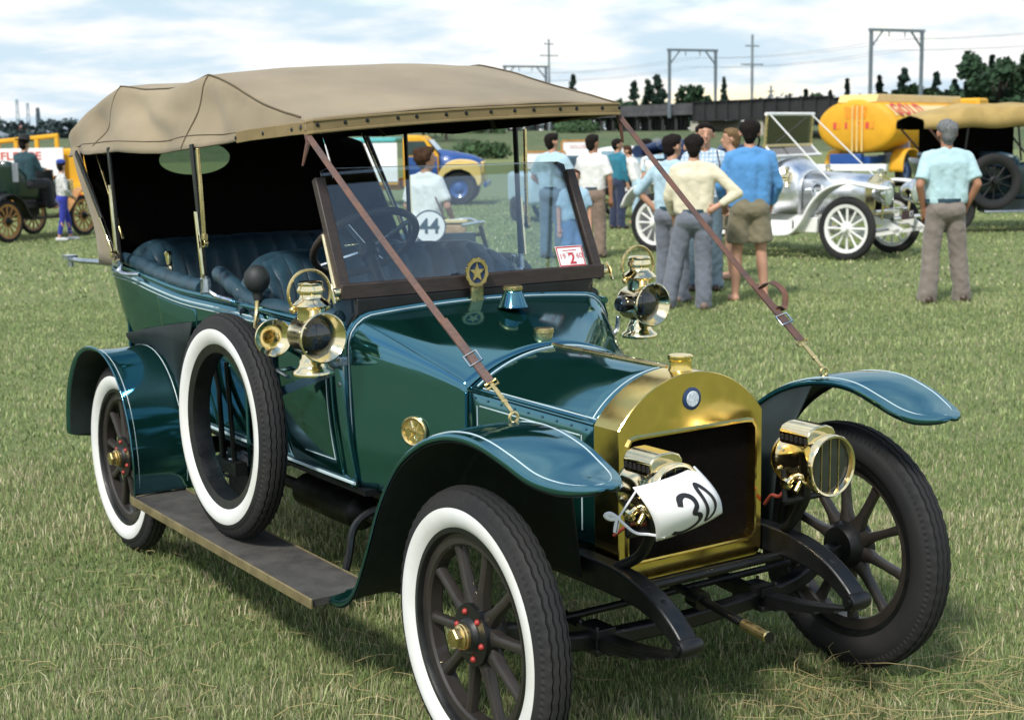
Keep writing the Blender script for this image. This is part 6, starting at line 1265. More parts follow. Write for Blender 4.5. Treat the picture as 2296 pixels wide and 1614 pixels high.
# ---- yellow tanker
hx = (HEAD*0.80+RIGHT*0.60).normalized(); rzt = math.atan2(hx.y, hx.x)
TN_ = thing('yellow_tanker', 'large yellow fuel tanker truck with red lettering, parked behind the white car', 'truck', V(44.6, 10.627), rzt)
def nb(mb, n, m, **k): return mb.build(n, m, TN_, **k)
zc = 1.84; L_ = 7.2; A_, B_ = 1.28, 0.82
def ell(k, x): return [(x, A_*k*math.cos(2*PI*j/48), zc+B_*k*math.sin(2*PI*j/48)) for j in range(48)]
m = MB(); m.loft([ell(0.05, -0.16), ell(0.5, -0.13), ell(0.85, -0.07), ell(0.97, -0.02), ell(1, 0.03), ell(1, L_), ell(0.97, L_+0.05), ell(0.5, L_+0.14)]); tank = nb(m, 'tank_barrel', YEL, angle=50)
m = MB(); m.prism([(-0.05, 0), (L_, 0), (L_, 0.24), (0.12, 0.24)], lambda a, b, t: (a, t, zc+B_-0.10+b), -0.62, 0.62); nb(m, 'top_walkway', YELP, bevel=0.02)
def onside(x, th, off=0.012): a = math.radians(th); return Vector((x, -(A_+off)*math.cos(a), zc+(B_+off)*math.sin(a)))
m = MB(); m.grid([[onside(lerp(0.12, L_-0.1, i/20), lerp(22, 50, j/6), 0.006) for j in range(7)] for i in range(21)]); m.build('white_band', YELP, tank)
for i, ch in enumerate('GOLD'):
    p = onside(0.55+i*0.62, 36, 0.014); up = (onside(0, 40)-onside(0, 32)).normalized(); text_mesh('tank_letter', ch, 0.72, SIGNR, tank, frame(p, (1, 0, 0), up), 0.004, sx=0.95, bold=0.02)
m = MB(); 
for a in (-0.42, -0.10, 0.20): m.tube([(-0.20, a*0.5-0.05, zc-0.75), (-0.22, a*0.5-0.05, zc+0.62)], 0.03, 6)
m.build('ladder_rail', YELP, tank)
for (y0, y1) in ((0.72, 0.46), (0.34, 0.12), (-0.02, -0.62)):
    n_ = max(2, int(abs(y0-y1)/0.13))
    for k in range(n_): m = MB(); yy = lerp(y0, y1, (k+0.5)/n_); m.box((-0.145, yy, zc+0.03), (0.02, abs(y0-y1)/n_*0.72, 0.20)); m.build('end_lettering', SIGNO if k % 2 else SIGNR, tank, smooth=False)
m = MB(); m.prism([(-0.34, 0.22), (0.32, 0.22), (0.36, 0.60), (0.1, 0.56), (-0.02, 0.66), (-0.36, 0.58)], lambda a, b, t: (t, a, zc+b), -0.15, -0.135); m.build('end_emblem', SIGNO, tank, smooth=False)
m = MB(); m.box((L_/2, 0, 0.82), (L_, 0.9, 0.22)); nb(m, 'chassis', BLUEP); m = MB(); m.box((-0.12, 0.25, 0.84), (0.3, 1.0, 0.36)); nb(m, 'rear_box', BLUEP, bevel=0.02)
m = MB(); m.box((-0.42, 0, 0.60), (0.14, 2.3, 0.22)); nb(m, 'rear_bumper', SIGNW, bevel=0.03)
for x in (1.3, L_+1.6):
    for y, rz in ((-1.0, 0), (1.0, PI)): disc_wheel(TN_, x, y, 0.50, rz, BLUEP)
m = MB(); sheet_wing(TN_, [(0.55, 0.45), (0.62, 0.85), (0.95, 1.10), (1.6, 1.10), (1.95, 0.85), (2.05, 0.5)], 0.22, -1.06, YEL, 'rear_wing', None, 0.04); sheet_wing(TN_, [(0.55, 0.45), (0.62, 0.85), (0.95, 1.10), (1.6, 1.10), (1.95, 0.85), (2.05, 0.5)], 0.22, 1.06, YEL, 'rear_wing', None, 0.04)
m = MB(); m.prism([(L_+0.4, 0.6), (L_+2.6, 0.6), (L_+2.6, 1.6), (L_+1.7, 1.7), (L_+1.4, 2.75), (L_+0.45, 2.75)], lambda a, b, t: (a, t, b), -1.1, 1.1); nb(m, 'cab', YEL, bevel=0.08)
# poster on a stand beside the tanker
PS = thing('poster_board', 'white poster with orange ram emblem standing beside the tanker', 'sign', V(46.5, 12.400), FACE_AWAY+0.25)
q = MB(); q.box((0, 0, 1.22), (0.96, 0.05, 1.10)); pb = q.build('poster_panel', SIGNW, PS, smooth=False)
for s in (-1, 1): q = MB(); q.box((s*0.40, 0.03, 0.35), (0.05, 0.05, 0.7)); q.build('poster_leg', OAK, PS)
q = MB(); q.prism([(-0.12, 0.02), (0.10, 0.02), (0.10, 0.12), (0.13, 0.16), (0.10, 0.24), (0.03, 0.19), (-0.06, 0.2), (-0.10, 0.26), (-0.13, 0.16)], lambda a, b, t: (-0.27+a, t, 1.30+b), -0.035, -0.026); q.prism([(-0.15, -0.22), (0.13, -0.2), (0.12, -0.03), (-0.15, -0.04)], lambda a, b, t: (-0.27+a, t, 1.30+b), -0.035, -0.026); q.build('ram_emblem', SIGNO, pb, smooth=False)
text_mesh('poster_lettering', 'E   OSE', 0.16, SIGNR, pb, frame((0.02, -0.03, 1.62), (1, 0, 0), (0, 0, 1)), 0.003); text_mesh('poster_lettering', 'ER', 0.15, SIGNT, pb, frame((0.32, -0.03, 1.40), (1, 0, 0), (0, 0, 1)), 0.003)
# ---- small pale blue trailer, notice boards, saloon car behind the two men
TRL = thing('pale_blue_trailer', 'small pale blue box trailer left of the man in grey-blue trousers', 'trailer', V(30, 0.648), FACE_AWAY+0.3)
q = MB(); q.box((0, 0, 0.68), (1.0, 1.5, 0.66)); q.build('trailer_box', PALEB, TRL, bevel=0.09)
for s in (-1, 1):
    w = MB(); w.lathe([(0.12, -0.06), (0.24, -0.07), (0.26, 0), (0.24, 0.07), (0.12, 0.06)], (s*0.50, 0.1, 0.26), (1, 0, 0), 20, loop=True); w.build('trailer_wheel', RUBBER, TRL)
q = MB(); q.box((-0.1, -0.77, 0.48), (0.36, 0.02, 0.11)); q.build('trailer_plate', mat('plate_buff', (0.55, 0.38, 0.18), 0.6), TRL)
for (px, d, w, zc_, h, lab, rows) in ((1228, 33, 0.92, 1.169, 0.36, 'wood framed white notice board left of the trailer', []), (1305, 34, 0.80, 1.411, 0.34, 'white notice with faint red lettering between the two men', [('SOLDEN FL', 0.10, 0.06, SIGNR, 0.9)])):
    p = V(d, (px-1148)/3240*d); nbd = thing('notice_board', lab, 'sign', p, FACE_AWAY-0.1, 'notice boards on the field')
    q = MB(); q.box((0, 0, zc_), (w, 0.03, h)); q.build('board_panel', SIGNW, nbd, smooth=False)
    for s in (-1, 1): q = MB(); q.box((s*w*0.5, 0.0, (zc_+h/2)/2), (0.05, 0.05, zc_+h/2)); q.build('board_post', OAK, nbd)
    q = MB(); q.box((0, 0, zc_+h/2+0.02), (w, 0.05, 0.05)); q.build('board_rail', OAK, nbd)
    if rows: text_mesh('board_lettering', 'GOLDEN', 0.11, mat('faded_red', (0.6, 0.3, 0.28), 0.7), nbd, frame((0, -0.02, zc_+0.05), (1, 0, 0), (0, 0, 1)), 0.002)
SAL = thing('white_saloon_car', 'rounded white saloon car with pale blue windows behind the man in teal', 'car', V(36, 2.744), math.atan2(RIGHT.y, RIGHT.x)+0.2)
def sb_(mb, n, m, **k): return mb.build(n, m, SAL, **k)
G = []
for x, hw, zb, zm, zt in ((-2.0, .55, .45, .75, .80), (-1.7, .70, .35, .88, .95), (-1.0, .76, .33, .95, 1.02), (-0.7, .76, .33, .97, 1.32), (-0.3, .76, .33, .97, 1.46), (0.4, .76, .33, .97, 1.46), (0.8, .76, .33, .97, 1.36), (1.15, .76, .33, .96, 1.02), (1.75, .72, .35, .90, .95), (2.0, .58, .45, .75, .82)):
    G.append([(x, -hw*0.9, zb), (x, -hw, (zb+zm)/2), (x, -hw*0.97, zm), (x, -hw*0.74, zt-0.06*(zt-zm)), (x, -hw*0.4, zt), (x, hw*0.4, zt), (x, hw*0.74, zt-0.06*(zt-zm)), (x, hw*0.97, zm), (x, hw, (zb+zm)/2), (x, hw*0.9, zb)])
m = MB(); m.loft([[Vector(p) for p in r] for r in G], True, True); sb_(m, 'saloon_body', WHITEP, sub=2, angle=80)
for s in (-1, 1):
    for x0, x1 in ((-0.75, -0.02), (0.06, 0.85)): m = MB(); m.prism([(x0, 1.02), (x1, 1.02), (lerp(x0, x1, 0.86), 1.34), (lerp(x0, x1, 0.16), 1.34)], lambda a, b, t: (a, s*(0.735-0.40*(b-1.02)+t), b), 0.0, 0.02); sb_(m, 'side_window', mat('pale_window', (0.20, 0.30, 0.36), 0.1, coat=1), smooth=False)
for x in (-1.25, 1.3):
    for y, rz in ((-0.66, 0), (0.66, PI)): disc_wheel(SAL, x, y, 0.32, rz, WHITEP)
# ---- black veteran chassis beside the man in teal
BK = thing('black_runabout_car', 'small black veteran runabout with white boards behind the man in the tee shirt', 'car', V(30.5, 2.542), math.atan2(RIGHT.y, RIGHT.x)+0.5)
for x, y, rz in ((0, -0.58, 0), (0, 0.58, PI), (-1.7, -0.58, 0), (-1.7, 0.58, PI)): spoke_wheel(BK, x, y, 0.36, rz, RUBBER, BLACKP, BLACKP, 12, 0.03, 0.84)
q = MB(); q.box((-0.85, 0, 0.60), (2.1, 0.7, 0.14)); q.box((-0.1, 0, 0.82), (0.6, 0.55, 0.34)); q.build('chassis', BLACKP, BK, bevel=0.03)
q = MB(); q.box((-1.1, 0, 0.86), (0.6, 0.9, 0.34)); q.build('seat_box', BLACKP, BK, bevel=0.05); q = MB(); q.box((-1.38, 0, 1.12), (0.12, 0.9, 0.40)); q.build('seat_back', LEATHER, BK, bevel=0.05)
for z, x in ((0.62, -0.4), (1.02, -0.6)): q = MB(); q.box((x, -0.5, z), (0.75, 0.12, 0.07)); q.build('white_board', SIGNW, BK)
# ---- motorcycle with number 44
MC = thing('veteran_motorcycle', 'veteran motorcycle with round white number plate 44 beyond the front seat', 'motorcycle', V(13.6, -0.726), math.atan2(RIGHT.y, RIGHT.x)+0.25)
for x in (-0.68, 0.68): spoke_wheel(MC, x, 0, 0.33, 0, RUBBER, BLACKP, STEEL, 16, 0.03, 0.86)
q = MB(); q.tube([(0.68, 0, 0.33), (0.52, 0, 0.70), (0.46, 0, 0.92)], 0.022, 8); q.tube([(0.48, 0, 0.84), (-0.25, 0, 0.78), (-0.68, 0, 0.33)], 0.018, 8); q.tube([(0.46, 0, 0.72), (0.1, 0, 0.30), (-0.3, 0, 0.30), (-0.68, 0, 0.33)], 0.018, 8); q.build('frame', BLACKP, MC)
q = MB(); q.loft([[(x, y*w, z) for y, z in ((-1, .66), (-1, .80), (-0.5, .86), (0.5, .86), (1, .80), (1, .66))] for x, w in ((0.40, .07), (0.3, .11), (-0.12, .11), (-0.2, .06))]); q.build('fuel_tank', DKBODY, MC)
q = MB(); q.ball((-0.38, 0, 0.82), (0.19, 0.11, 0.06), 12); q.build('saddle', LEATHER, MC); q = MB(); q.lathe([(0.1, 0.26), (0.12, 0.36), (0.08, 0.5), (0.05, 0.58)], ax=(0, 0, 1), n=14); q.build('engine', STEEL, MC)
q = MB(); q.tube(spline([(0.2, -0.36, 0.95), (0.42, -0.28, 0.97), (0.46, 0, 0.94), (0.42, 0.28, 0.97), (0.2, 0.36, 0.95)], 4), 0.014, 8); q.build('handle_bar', NICKEL, MC)
npv = V(13.4, -0.744, 0.936)-V(13.6, -0.726); a = -(math.atan2(RIGHT.y, RIGHT.x)+0.25); npl_ = Vector((npv.x*math.cos(a)-npv.y*math.sin(a), npv.x*math.sin(a)+npv.y*math.cos(a), npv.z))
q = MB(); q.lathe([(0.145, -0.008), (0.145, 0.008), (0.0, 0.009)], npl_, (-0.25, -1, 0), 32); pln = q.build('number_plate', SIGNW, MC, angle=30); q = MB(); q.lathe([(0.143, 0.011), (0.155, 0.011), (0.155, -0.012), (0.143, -0.012)], npl_, (-0.25, -1, 0), 32, loop=True); q.build('plate_rim', SIGNB, pln)
text_mesh('plate_number', '44', 0.19, SIGNB, pln, frame(npl_+Vector((-0.25, -1, 0)).normalized()*0.012, (1, -0.25, 0), (0, 0, 1)), 0.002, bold=0.004)
# ------------------------------------------------------------------ people
SKIN = mat('skin', (0.50, 0.27, 0.18), 0.55, 0, 0.08, 9); SKINT = mat('skin_tanned', (0.36, 0.17, 0.10), 0.55, 0, 0.10, 9)
HAIRD = mat('hair_dark', (0.012, 0.009, 0.008), 0.85, 0, 0.5, 60, bump=0.6, bscale=140, spec=0.15); HAIRB = mat('hair_brown', (0.05, 0.025, 0.014), 0.85, 0, 0.5, 60, bump=0.6, bscale=140, spec=0.15); HAIRG = mat('hair_grey', (0.16, 0.165, 0.17), 0.85, 0, 0.5, 60, bump=0.6, bscale=140, spec=0.15); HAIRF = mat('hair_fair', (0.16, 0.10, 0.05), 0.85, 0, 0.5, 60, bump=0.6, bscale=140, spec=0.15)
EYE = mat('eye_dark', (0.01, 0.008, 0.008), 0.3); LIP = mat('lip', (0.36, 0.12, 0.10), 0.5)
def cloth(n, c, var=0.10, vs=7): return mat(n, c, 0.9, 0, var, vs, bump=0.6, bscale=22, sheen=0.2)
def plaid(name):
    if name in MATS: return MATS[name]
    m = bpy.data.materials.new(name); m.use_nodes = True; N = m.node_tree.nodes; L = m.node_tree.links; b = N['Principled BSDF']; b.inputs['Roughness'].default_value = 0.9
    tc = N.new('ShaderNodeTexCoord'); prev = None
    for ax in ('X', 'Z'):
        w = N.new('ShaderNodeTexWave'); w.wave_type = 'BANDS'; w.bands_direction = ax; w.inputs['Scale'].default_value = 7.0; w.inputs['Distortion'].default_value = 0.4; L.new(tc.outputs['Object'], w.inputs['Vector'])
        if prev is None: prev = w.outputs['Fac']
        else:
            a = N.new('ShaderNodeMath'); a.operation = 'MULTIPLY'; L.new(prev, a.inputs[0]); L.new(w.outputs['Fac'], a.inputs[1]); prev = a.outputs[0]
    mx = N.new('ShaderNodeMix'); mx.data_type = 'RGBA'; L.new(prev, mx.inputs[0]); mx.inputs[6].default_value = (0.30, 0.42, 0.55, 1); mx.inputs[7].default_value = (0.75, 0.77, 0.78, 1); L.new(mx.outputs[2], b.inputs['Base Color']); MATS[name] = m; return m
def floral(name):
    if name in MATS: return MATS[name]
    m = bpy.data.materials.new(name); m.use_nodes = True; N = m.node_tree.nodes; L = m.node_tree.links; b = N['Principled BSDF']; b.inputs['Roughness'].default_value = 0.9
    tc = N.new('ShaderNodeTexCoord'); v = N.new('ShaderNodeTexVoronoi'); v.inputs['Scale'].default_value = 22; L.new(tc.outputs['Object'], v.inputs['Vector']); r = N.new('ShaderNodeValToRGB'); e = r.color_ramp.elements
    e[0].color = (0.10, 0.14, 0.16, 1); e[1].color = (0.58, 0.58, 0.56, 1); e[0].position = 0.12; e[1].position = 0.42; L.new(v.outputs['Distance'], r.inputs[0]); L.new(r.outputs[0], b.inputs['Base Color']); MATS[name] = m; return m
def cap_mesh(mb, a, b, ra, rb, n=12, flat=False):
    a, b = Vector(a), Vector(b); d = b-a
    if d.length < 1e-5: d = Vector((0, 0, 1e-4))
    L = d.length; t = d.normalized(); u = t.orthogonal().normalized(); w = t.cross(u); rings = []
    prof = [(ra*math.sin(q), -ra*math.cos(q)) for q in (0.25, 0.7, 1.15)]+[(ra, 0), (rb, L)]
    prof += [(rb*math.cos(q), L+rb*math.sin(q)) for q in (0.4, 0.87, 1.3)] if not flat else [(rb*0.97, L+0.004)]
    for r, h in prof: rings.append([a+t*h+(u*math.cos(2*PI*k/n)+w*math.sin(2*PI*k/n))*r for k in range(n)])
    mb.loft(rings)
def remeshed(name, caps, voxel, mt, parent, wob=0.0, seed=0.0, sm=2):
    mb = MB()
    for c in caps: cap_mesh(mb, *c)
    me0 = mb.mesh(name, mt, False); tmp = bpy.data.objects.new('tmp', me0); COL.objects.link(tmp); md = tmp.modifiers.new('r', 'REMESH'); md.mode = 'VOXEL'; md.voxel_size = voxel
    dg = bpy.context.evaluated_depsgraph_get(); me = bpy.data.meshes.new_from_object(tmp.evaluated_get(dg)); bpy.data.objects.remove(tmp); bpy.data.meshes.remove(me0)
    bm = bmesh.new(); bm.from_mesh(me)
    for _ in range(sm): bmesh.ops.smooth_vert(bm, verts=bm.verts, factor=0.5, use_axis_x=True, use_axis_y=True, use_axis_z=True)
    if wob:
        bm.normal_update()
        for v in bm.verts:
            p = v.co; f = 0.9*noise.noise(Vector((p.x*11+seed, p.y*11, p.z*3.0+p.x*2)))+0.6*noise.noise(Vector((p.x*14+p.z*13, p.y*14+seed, p.z*6)))+0.35*noise.noise(p*22)
            v.co = p+v.normal*f*wob
    bm.to_mesh(me); bm.free(); me.name = name; me.materials.clear(); me.materials.append(mt)
    me.polygons.foreach_set('use_smooth', [True]*len(me.polygons)); me.update()
    o = bpy.data.objects.new(name, me); COL.objects.link(o); o.parent = parent; return o
def person(loc, rz, H, label, shirt, bottom, hair, skin=SKIN, sleeves='short', legs='long', arms=None, feet=None, head_turn=0.0, female=False, shoes=None, jacket_len=0.0, hat=None, sit=False, curly=False, lean=0.0, wide=1.0, hair_long=0.0, collar=True, group='people on the field', voxel=0.016):
    root = thing('person', label, 'person', loc, rz, group); k = H/1.75; sd = rnd.uniform(0, 20)
    def q(x, y, z): 
        y2 = y+lean*max(0, z-0.9)
        return Vector((x*k, y2*k, z*k))
    sh = {s: q(s*0.172*wide, 0, 1.395) for s in (-1, 1)}
    A = arms or {}
    el = {}; wr = {}; hd = {}
    for s in (-1, 1):
        dflt = ((s*0.245*wide, -0.01, 1.13), (s*0.25*wide, 0.05, 0.89)); e, w = A.get(s, dflt); el[s] = q(*e); wr[s] = q(*w); dv = (wr[s]-el[s]).normalized(); hd[s] = wr[s]+dv*0.085*k
    F = feet or {-1: (-0.11, 0.0), 1: (0.11, 0.0)}
    hip = {s: q(s*0.09, 0.0, 0.90) for s in (-1, 1)}
    if sit:
        kn = {s: q(s*0.13, 0.42, 0.90) for s in (-1, 1)}; an = {s: q(s*0.13, 0.48, 0.50) for s in (-1, 1)}
    else:
        an = {s: Vector((F[s][0]*k, F[s][1]*k, 0.085*k)) for s in (-1, 1)}; kn = {s: hip[s].lerp(an[s], 0.5)+Vector((0, 0.025*k, 0.01)) for s in (-1, 1)}
    R_ = lambda *v: tuple(x*k for x in v)
    ca, sa = math.cos(head_turn), math.sin(head_turn)
    def hq(x, y, z): x2, y2 = x*ca-y*sa, x*sa+y*ca; return q(x2, y2+0.02, z)
    # body: head, neck, trunk, limbs in one continuous surface
    body = [(q(0, -0.005, 1.42), hq(0, 0.0, 1.54), *R_(0.060, 0.054)), (hq(0, -0.022, 1.645), hq(0, 0.010, 1.655), *R_(0.088, 0.082)), (hq(0, 0.02, 1.60), hq(0, 0.040, 1.545), *R_(0.070, 0.042)), (hq(0, 0.085, 1.64), hq(0, 0.108, 1.603), *R_(0.011, 0.017)), (hq(0, 0.072, 1.555), hq(0, 0.070, 1.545), *R_(0.028, 0.026)),
            (hq(-0.088, -0.005, 1.635), hq(-0.092, -0.012, 1.60), *R_(0.020, 0.014)), (hq(0.088, -0.005, 1.635), hq(0.092, -0.012, 1.60), *R_(0.020, 0.014)),
            (q(-0.08, 0, 1.30), q(0.08, 0, 1.30), *R_(0.10, 0.10)), (q(-0.06, 0, 1.0), q(0.06, 0, 1.0), *R_(0.095, 0.095)), (q(0, 0, 1.0), q(0, 0, 1.3), *R_(0.10, 0.10)), (sh[-1], sh[1], *R_(0.05, 0.05))]
    for s in (-1, 1):
        body += [(sh[s], el[s], *R_(0.050, 0.040)), (el[s], wr[s], *R_(0.041, 0.027)), (wr[s], hd[s], *R_(0.030, 0.034)), (hip[s], kn[s], *R_(0.085, 0.055)), (kn[s], kn[s].lerp(an[s], 0.3), *R_(0.052, 0.056)), (kn[s].lerp(an[s], 0.3), an[s], *R_(0.056, 0.036))]
        fdir = Vector((0.12*s, 1, 0)).normalized()
        body += [(an[s]+Vector((0, -0.03*k, -0.045*k)), an[s]+fdir*0.15*k+Vector((0, 0, -0.055*k)), *R_(0.040, 0.032))]
    bo = remeshed('body', body, voxel*0.8, skin, root, 0, 0, 2)
    # fingers, eyes and mouth are added to the same mesh
    bm = bmesh.new(); bm.from_mesh(bo.data); ext = MB()
    for s in (-1, 1):
        dv = (wr[s]-el[s]).normalized(); side = dv.cross(Vector((0, 1, 0)) if abs(dv.y) < 0.8 else Vector((0, 0, 1))).normalized(); nrm = side.cross(dv).normalized()
        for i, L in enumerate((0.062, 0.074, 0.070, 0.055)):
            b0 = hd[s]+side*(i-1.5)*0.018*k+dv*0.012*k; b1 = b0+dv*L*0.5*k+nrm*0.006*k; b2 = b1+dv*L*0.42*k+nrm*0.018*k; ext.tube([b0, b1, b2], [0.0095*k, 0.0088*k, 0.006*k], 6, mi=0)
        t0 = wr[s]+side*(-1 if s > 0 else 1)*0.024*k+dv*0.03*k; ext.tube([t0, t0+side*(-1 if s > 0 else 1)*0.022*k+dv*0.03*k, t0+side*(-1 if s > 0 else 1)*0.024*k+dv*0.06*k+nrm*0.01*k], [0.011*k, 0.010*k, 0.007*k], 6, mi=0)
    for s in (-1, 1):
        ext.ball(hq(s*0.033, 0.083, 1.648), (0.012*k, 0.010*k, 0.007*k), 8, mi=1); ext.tube([hq(s*0.016, 0.093, 1.667), hq(s*0.034, 0.088, 1.672), hq(s*0.052, 0.074, 1.664)], 0.0045*k, 5, mi=1)
    ext.tube([hq(-0.026, 0.088, 1.573), hq(0, 0.098, 1.571), hq(0.026, 0.088, 1.573)], 0.006*k, 5, mi=2)
    me2 = ext.mesh('x', [skin, EYE, LIP]); bm.from_mesh(me2); bm.to_mesh(bo.data); bm.free(); bpy.data.meshes.remove(me2); bo.data.materials.clear()
    for x in (skin, EYE, LIP): bo.data.materials.append(x)
    # shirt
    hem = 0.96-jacket_len; tw = wide
    S_ = [(q(-0.10*tw, 0.0, 1.32), q(0.10*tw, 0.0, 1.32), *R_(0.112, 0.112)), (q(-0.095*tw, 0, hem+0.10), q(-0.105*tw, 0, 1.30), *R_(0.104, 0.106)), (q(0.095*tw, 0, hem+0.10), q(0.105*tw, 0, 1.30), *R_(0.104, 0.106)), (q(0, 0.01, hem+0.10), q(0, 0.01, 1.30), *R_(0.122, 0.125)), (q(-0.09*tw, 0, hem+0.12), q(-0.09*tw, 0, hem), *R_(0.112, 0.104), 12, True), (q(0.09*tw, 0, hem+0.12), q(0.09*tw, 0, hem), *R_(0.112, 0.104), 12, True), (q(0, 0, hem+0.12), q(0, 0, hem), *R_(0.115, 0.108), 12, True), (sh[-1]-Vector((0, 0, 0.004)), sh[1]-Vector((0, 0, 0.004)), *R_(0.066, 0.066)), (q(0, 0, 1.36), q(0, 0.0, 1.455), *R_(0.10, 0.066), 12, True), (sh[-1].lerp(q(0, 0, 1.47), 0.05), q(-0.03, -0.01, 1.452), *R_(0.064, 0.050)), (sh[1].lerp(q(0, 0, 1.47), 0.05), q(0.03, -0.01, 1.452), *R_(0.064, 0.050))]
    if collar: S_ += [(q(-0.045, -0.03, 1.455), q(0.045, -0.03, 1.455), *R_(0.030, 0.030)), (q(-0.05, -0.02, 1.455), q(-0.04, 0.055, 1.435), *R_(0.026, 0.020)), (q(0.05, -0.02, 1.455), q(0.04, 0.055, 1.435), *R_(0.026, 0.020))]
    if female: S_ += [(q(-0.07, 0.085, 1.27), q(0.07, 0.085, 1.27), *R_(0.065, 0.065))]
    for s in (-1, 1):
        if sleeves == 'long':
            cuff = el[s].lerp(wr[s], 0.9); S_ += [(sh[s], el[s], *R_(0.066, 0.052)), (el[s], el[s].lerp(wr[s], 0.75), *R_(0.053, 0.044)), (el[s].lerp(wr[s], 0.7), cuff, *R_(0.046, 0.043), 12, True)]
        elif sleeves == 'half':
            S_ += [(sh[s], el[s], *R_(0.066, 0.057)), (el[s], el[s].lerp(wr[s], 0.12), *R_(0.057, 0.056), 12, True)]
        else:
            S_ += [(sh[s], sh[s].lerp(el[s], 0.80), *R_(0.066, 0.072), 12, True)]
    remeshed('shirt' if jacket_len <= 0 else 'jacket', S_, voxel, shirt, root, 0.009*k, sd, 6)
    # trousers, shorts or skirt
    if legs == 'skirt':
        mb = MB(); rings = []
        for z, r in ((1.02, 0.125), (0.95, 0.155), (0.80, 0.20), (0.62, 0.25), (0.50, 0.275)): rings.append([q(r*math.cos(2*PI*j/40)*1.15*(1+0.05*math.sin(j*PI/2.5)*(1.1-z)), r*math.sin(2*PI*j/40)*0.85*(1+0.05*math.sin(j*PI/2.5)*(1.1-z)), z) for j in range(40)])
        mb.loft(rings, True, True); mb.build('skirt', bottom, root)
    else:
        T_ = [(q(-0.075, 0, 0.96), q(0.075, 0, 0.96), *R_(0.112, 0.112)), (q(-0.08, -0.025, 0.90), q(0.08, -0.025, 0.90), *R_(0.112, 0.112)), (q(0, 0, 0.92), q(0, 0, 1.02), *R_(0.115, 0.105), 12, True)]
        for s in (-1, 1):
            if legs == 'shorts': T_ += [(hip[s], hip[s].lerp(kn[s], 0.80), *R_(0.104, 0.118), 14, True)]
            elif legs == 'slim': T_ += [(hip[s], kn[s], *R_(0.098, 0.066)), (kn[s], kn[s].lerp(an[s], 0.88), *R_(0.066, 0.046), 12, True)]
            else: T_ += [(hip[s], kn[s], *R_(0.104, 0.090)), (kn[s], an[s].lerp(kn[s], 0.10)-Vector((0, 0, 0.03*k)), *R_(0.090, 0.086), 14, True), (an[s].lerp(kn[s], 0.12), an[s]-Vector((0, -0.03*k, 0.055*k)), *R_(0.086, 0.096), 14, True)]
        remeshed('shorts' if legs == 'shorts' else 'trousers', T_, voxel, bottom, root, 0.011*k, sd+3, 5)
        mb = MB(); mb.loft([[q(0.19*math.cos(2*PI*j/32)*wide, 0.118*math.sin(2*PI*j/32), z) for j in range(32)] for z in (0.975, 1.01)], True, False); mb.build('belt', LEATHER, root) if jacket_len <= 0 and legs != 'slim' else None
    if shoes:
        for s in (-1, 1):
            fdir = Vector((0.12*s, 1, 0)).normalized(); remeshed('shoe', [(an[s]+Vector((0, -0.04*k, -0.04*k)), an[s]+fdir*0.155*k+Vector((0, 0, -0.052*k)), *R_(0.048, 0.040)), (an[s]+Vector((0, -0.01*k, -0.03*k)), an[s]+Vector((0, -0.01*k, 0.0)), *R_(0.048, 0.045), 12, True)], voxel, shoes, root, 0, 0, 1)
    # hair
    hc = [(hq(0, -0.032, 1.665), hq(0, -0.005, 1.682), *R_(0.091, 0.080)), (hq(0, -0.042, 1.66), hq(0, -0.045, 1.60-hair_long), *R_(0.085, 0.070)), (hq(0, -0.045, 1.61), hq(0, -0.030, 1.545), *R_(0.068, 0.046)), (hq(-0.05, -0.01, 1.68), hq(0.05, -0.01, 1.68), *R_(0.058, 0.058)), (hq(-0.03, 0.05, 1.715), hq(0.03, 0.05, 1.715), *R_(0.036, 0.036)), (hq(-0.076, -0.02, 1.68), hq(-0.078, -0.02, 1.635), *R_(0.028, 0.018)), (hq(0.076, -0.02, 1.68), hq(0.078, -0.02, 1.635), *R_(0.028, 0.018))]
    if curly: hc += [(hq(0.075*math.cos(a), -0.03+0.07*math.sin(a), 1.67+0.03*math.sin(a*3)), hq(0.08*math.cos(a), -0.03+0.075*math.sin(a), 1.63), *R_(0.045, 0.04)) for a in [PI*(0.05+j*0.15)+PI*0.95 for j in range(8)]]
    remeshed('hair', hc, voxel*0.8, hair, root, 0.016*k if curly else 0.007*k, sd+7, 2)
    if hat == 'cap':
        mb = MB(); c = hq(0, -0.01, 1.70); mb.lathe([(0.10*k, -0.01), (0.104*k, 0.02*k), (0.09*k, 0.055*k), (0.05*k, 0.078*k), (0, 0.082*k)], c, (0, 0, 1), 24); mb.build('cap', cloth('blue_cap', (0.02, 0.05, 0.30)), root)
    if hat == 'brim':
        mb = MB(); c = hq(0, 0.0, 1.70); mb.lathe([(0.17*k, 0.0), (0.172*k, 0.008), (0.105*k, 0.016), (0.10*k, 0.05*k), (0.095*k, 0.10*k), (0.05*k, 0.11*k), (0, 0.108*k)], c, (0.0, 0.15, 1), 28); mb.build('hat', cloth('black_felt', (0.012, 0.013, 0.015)), root)
    return root
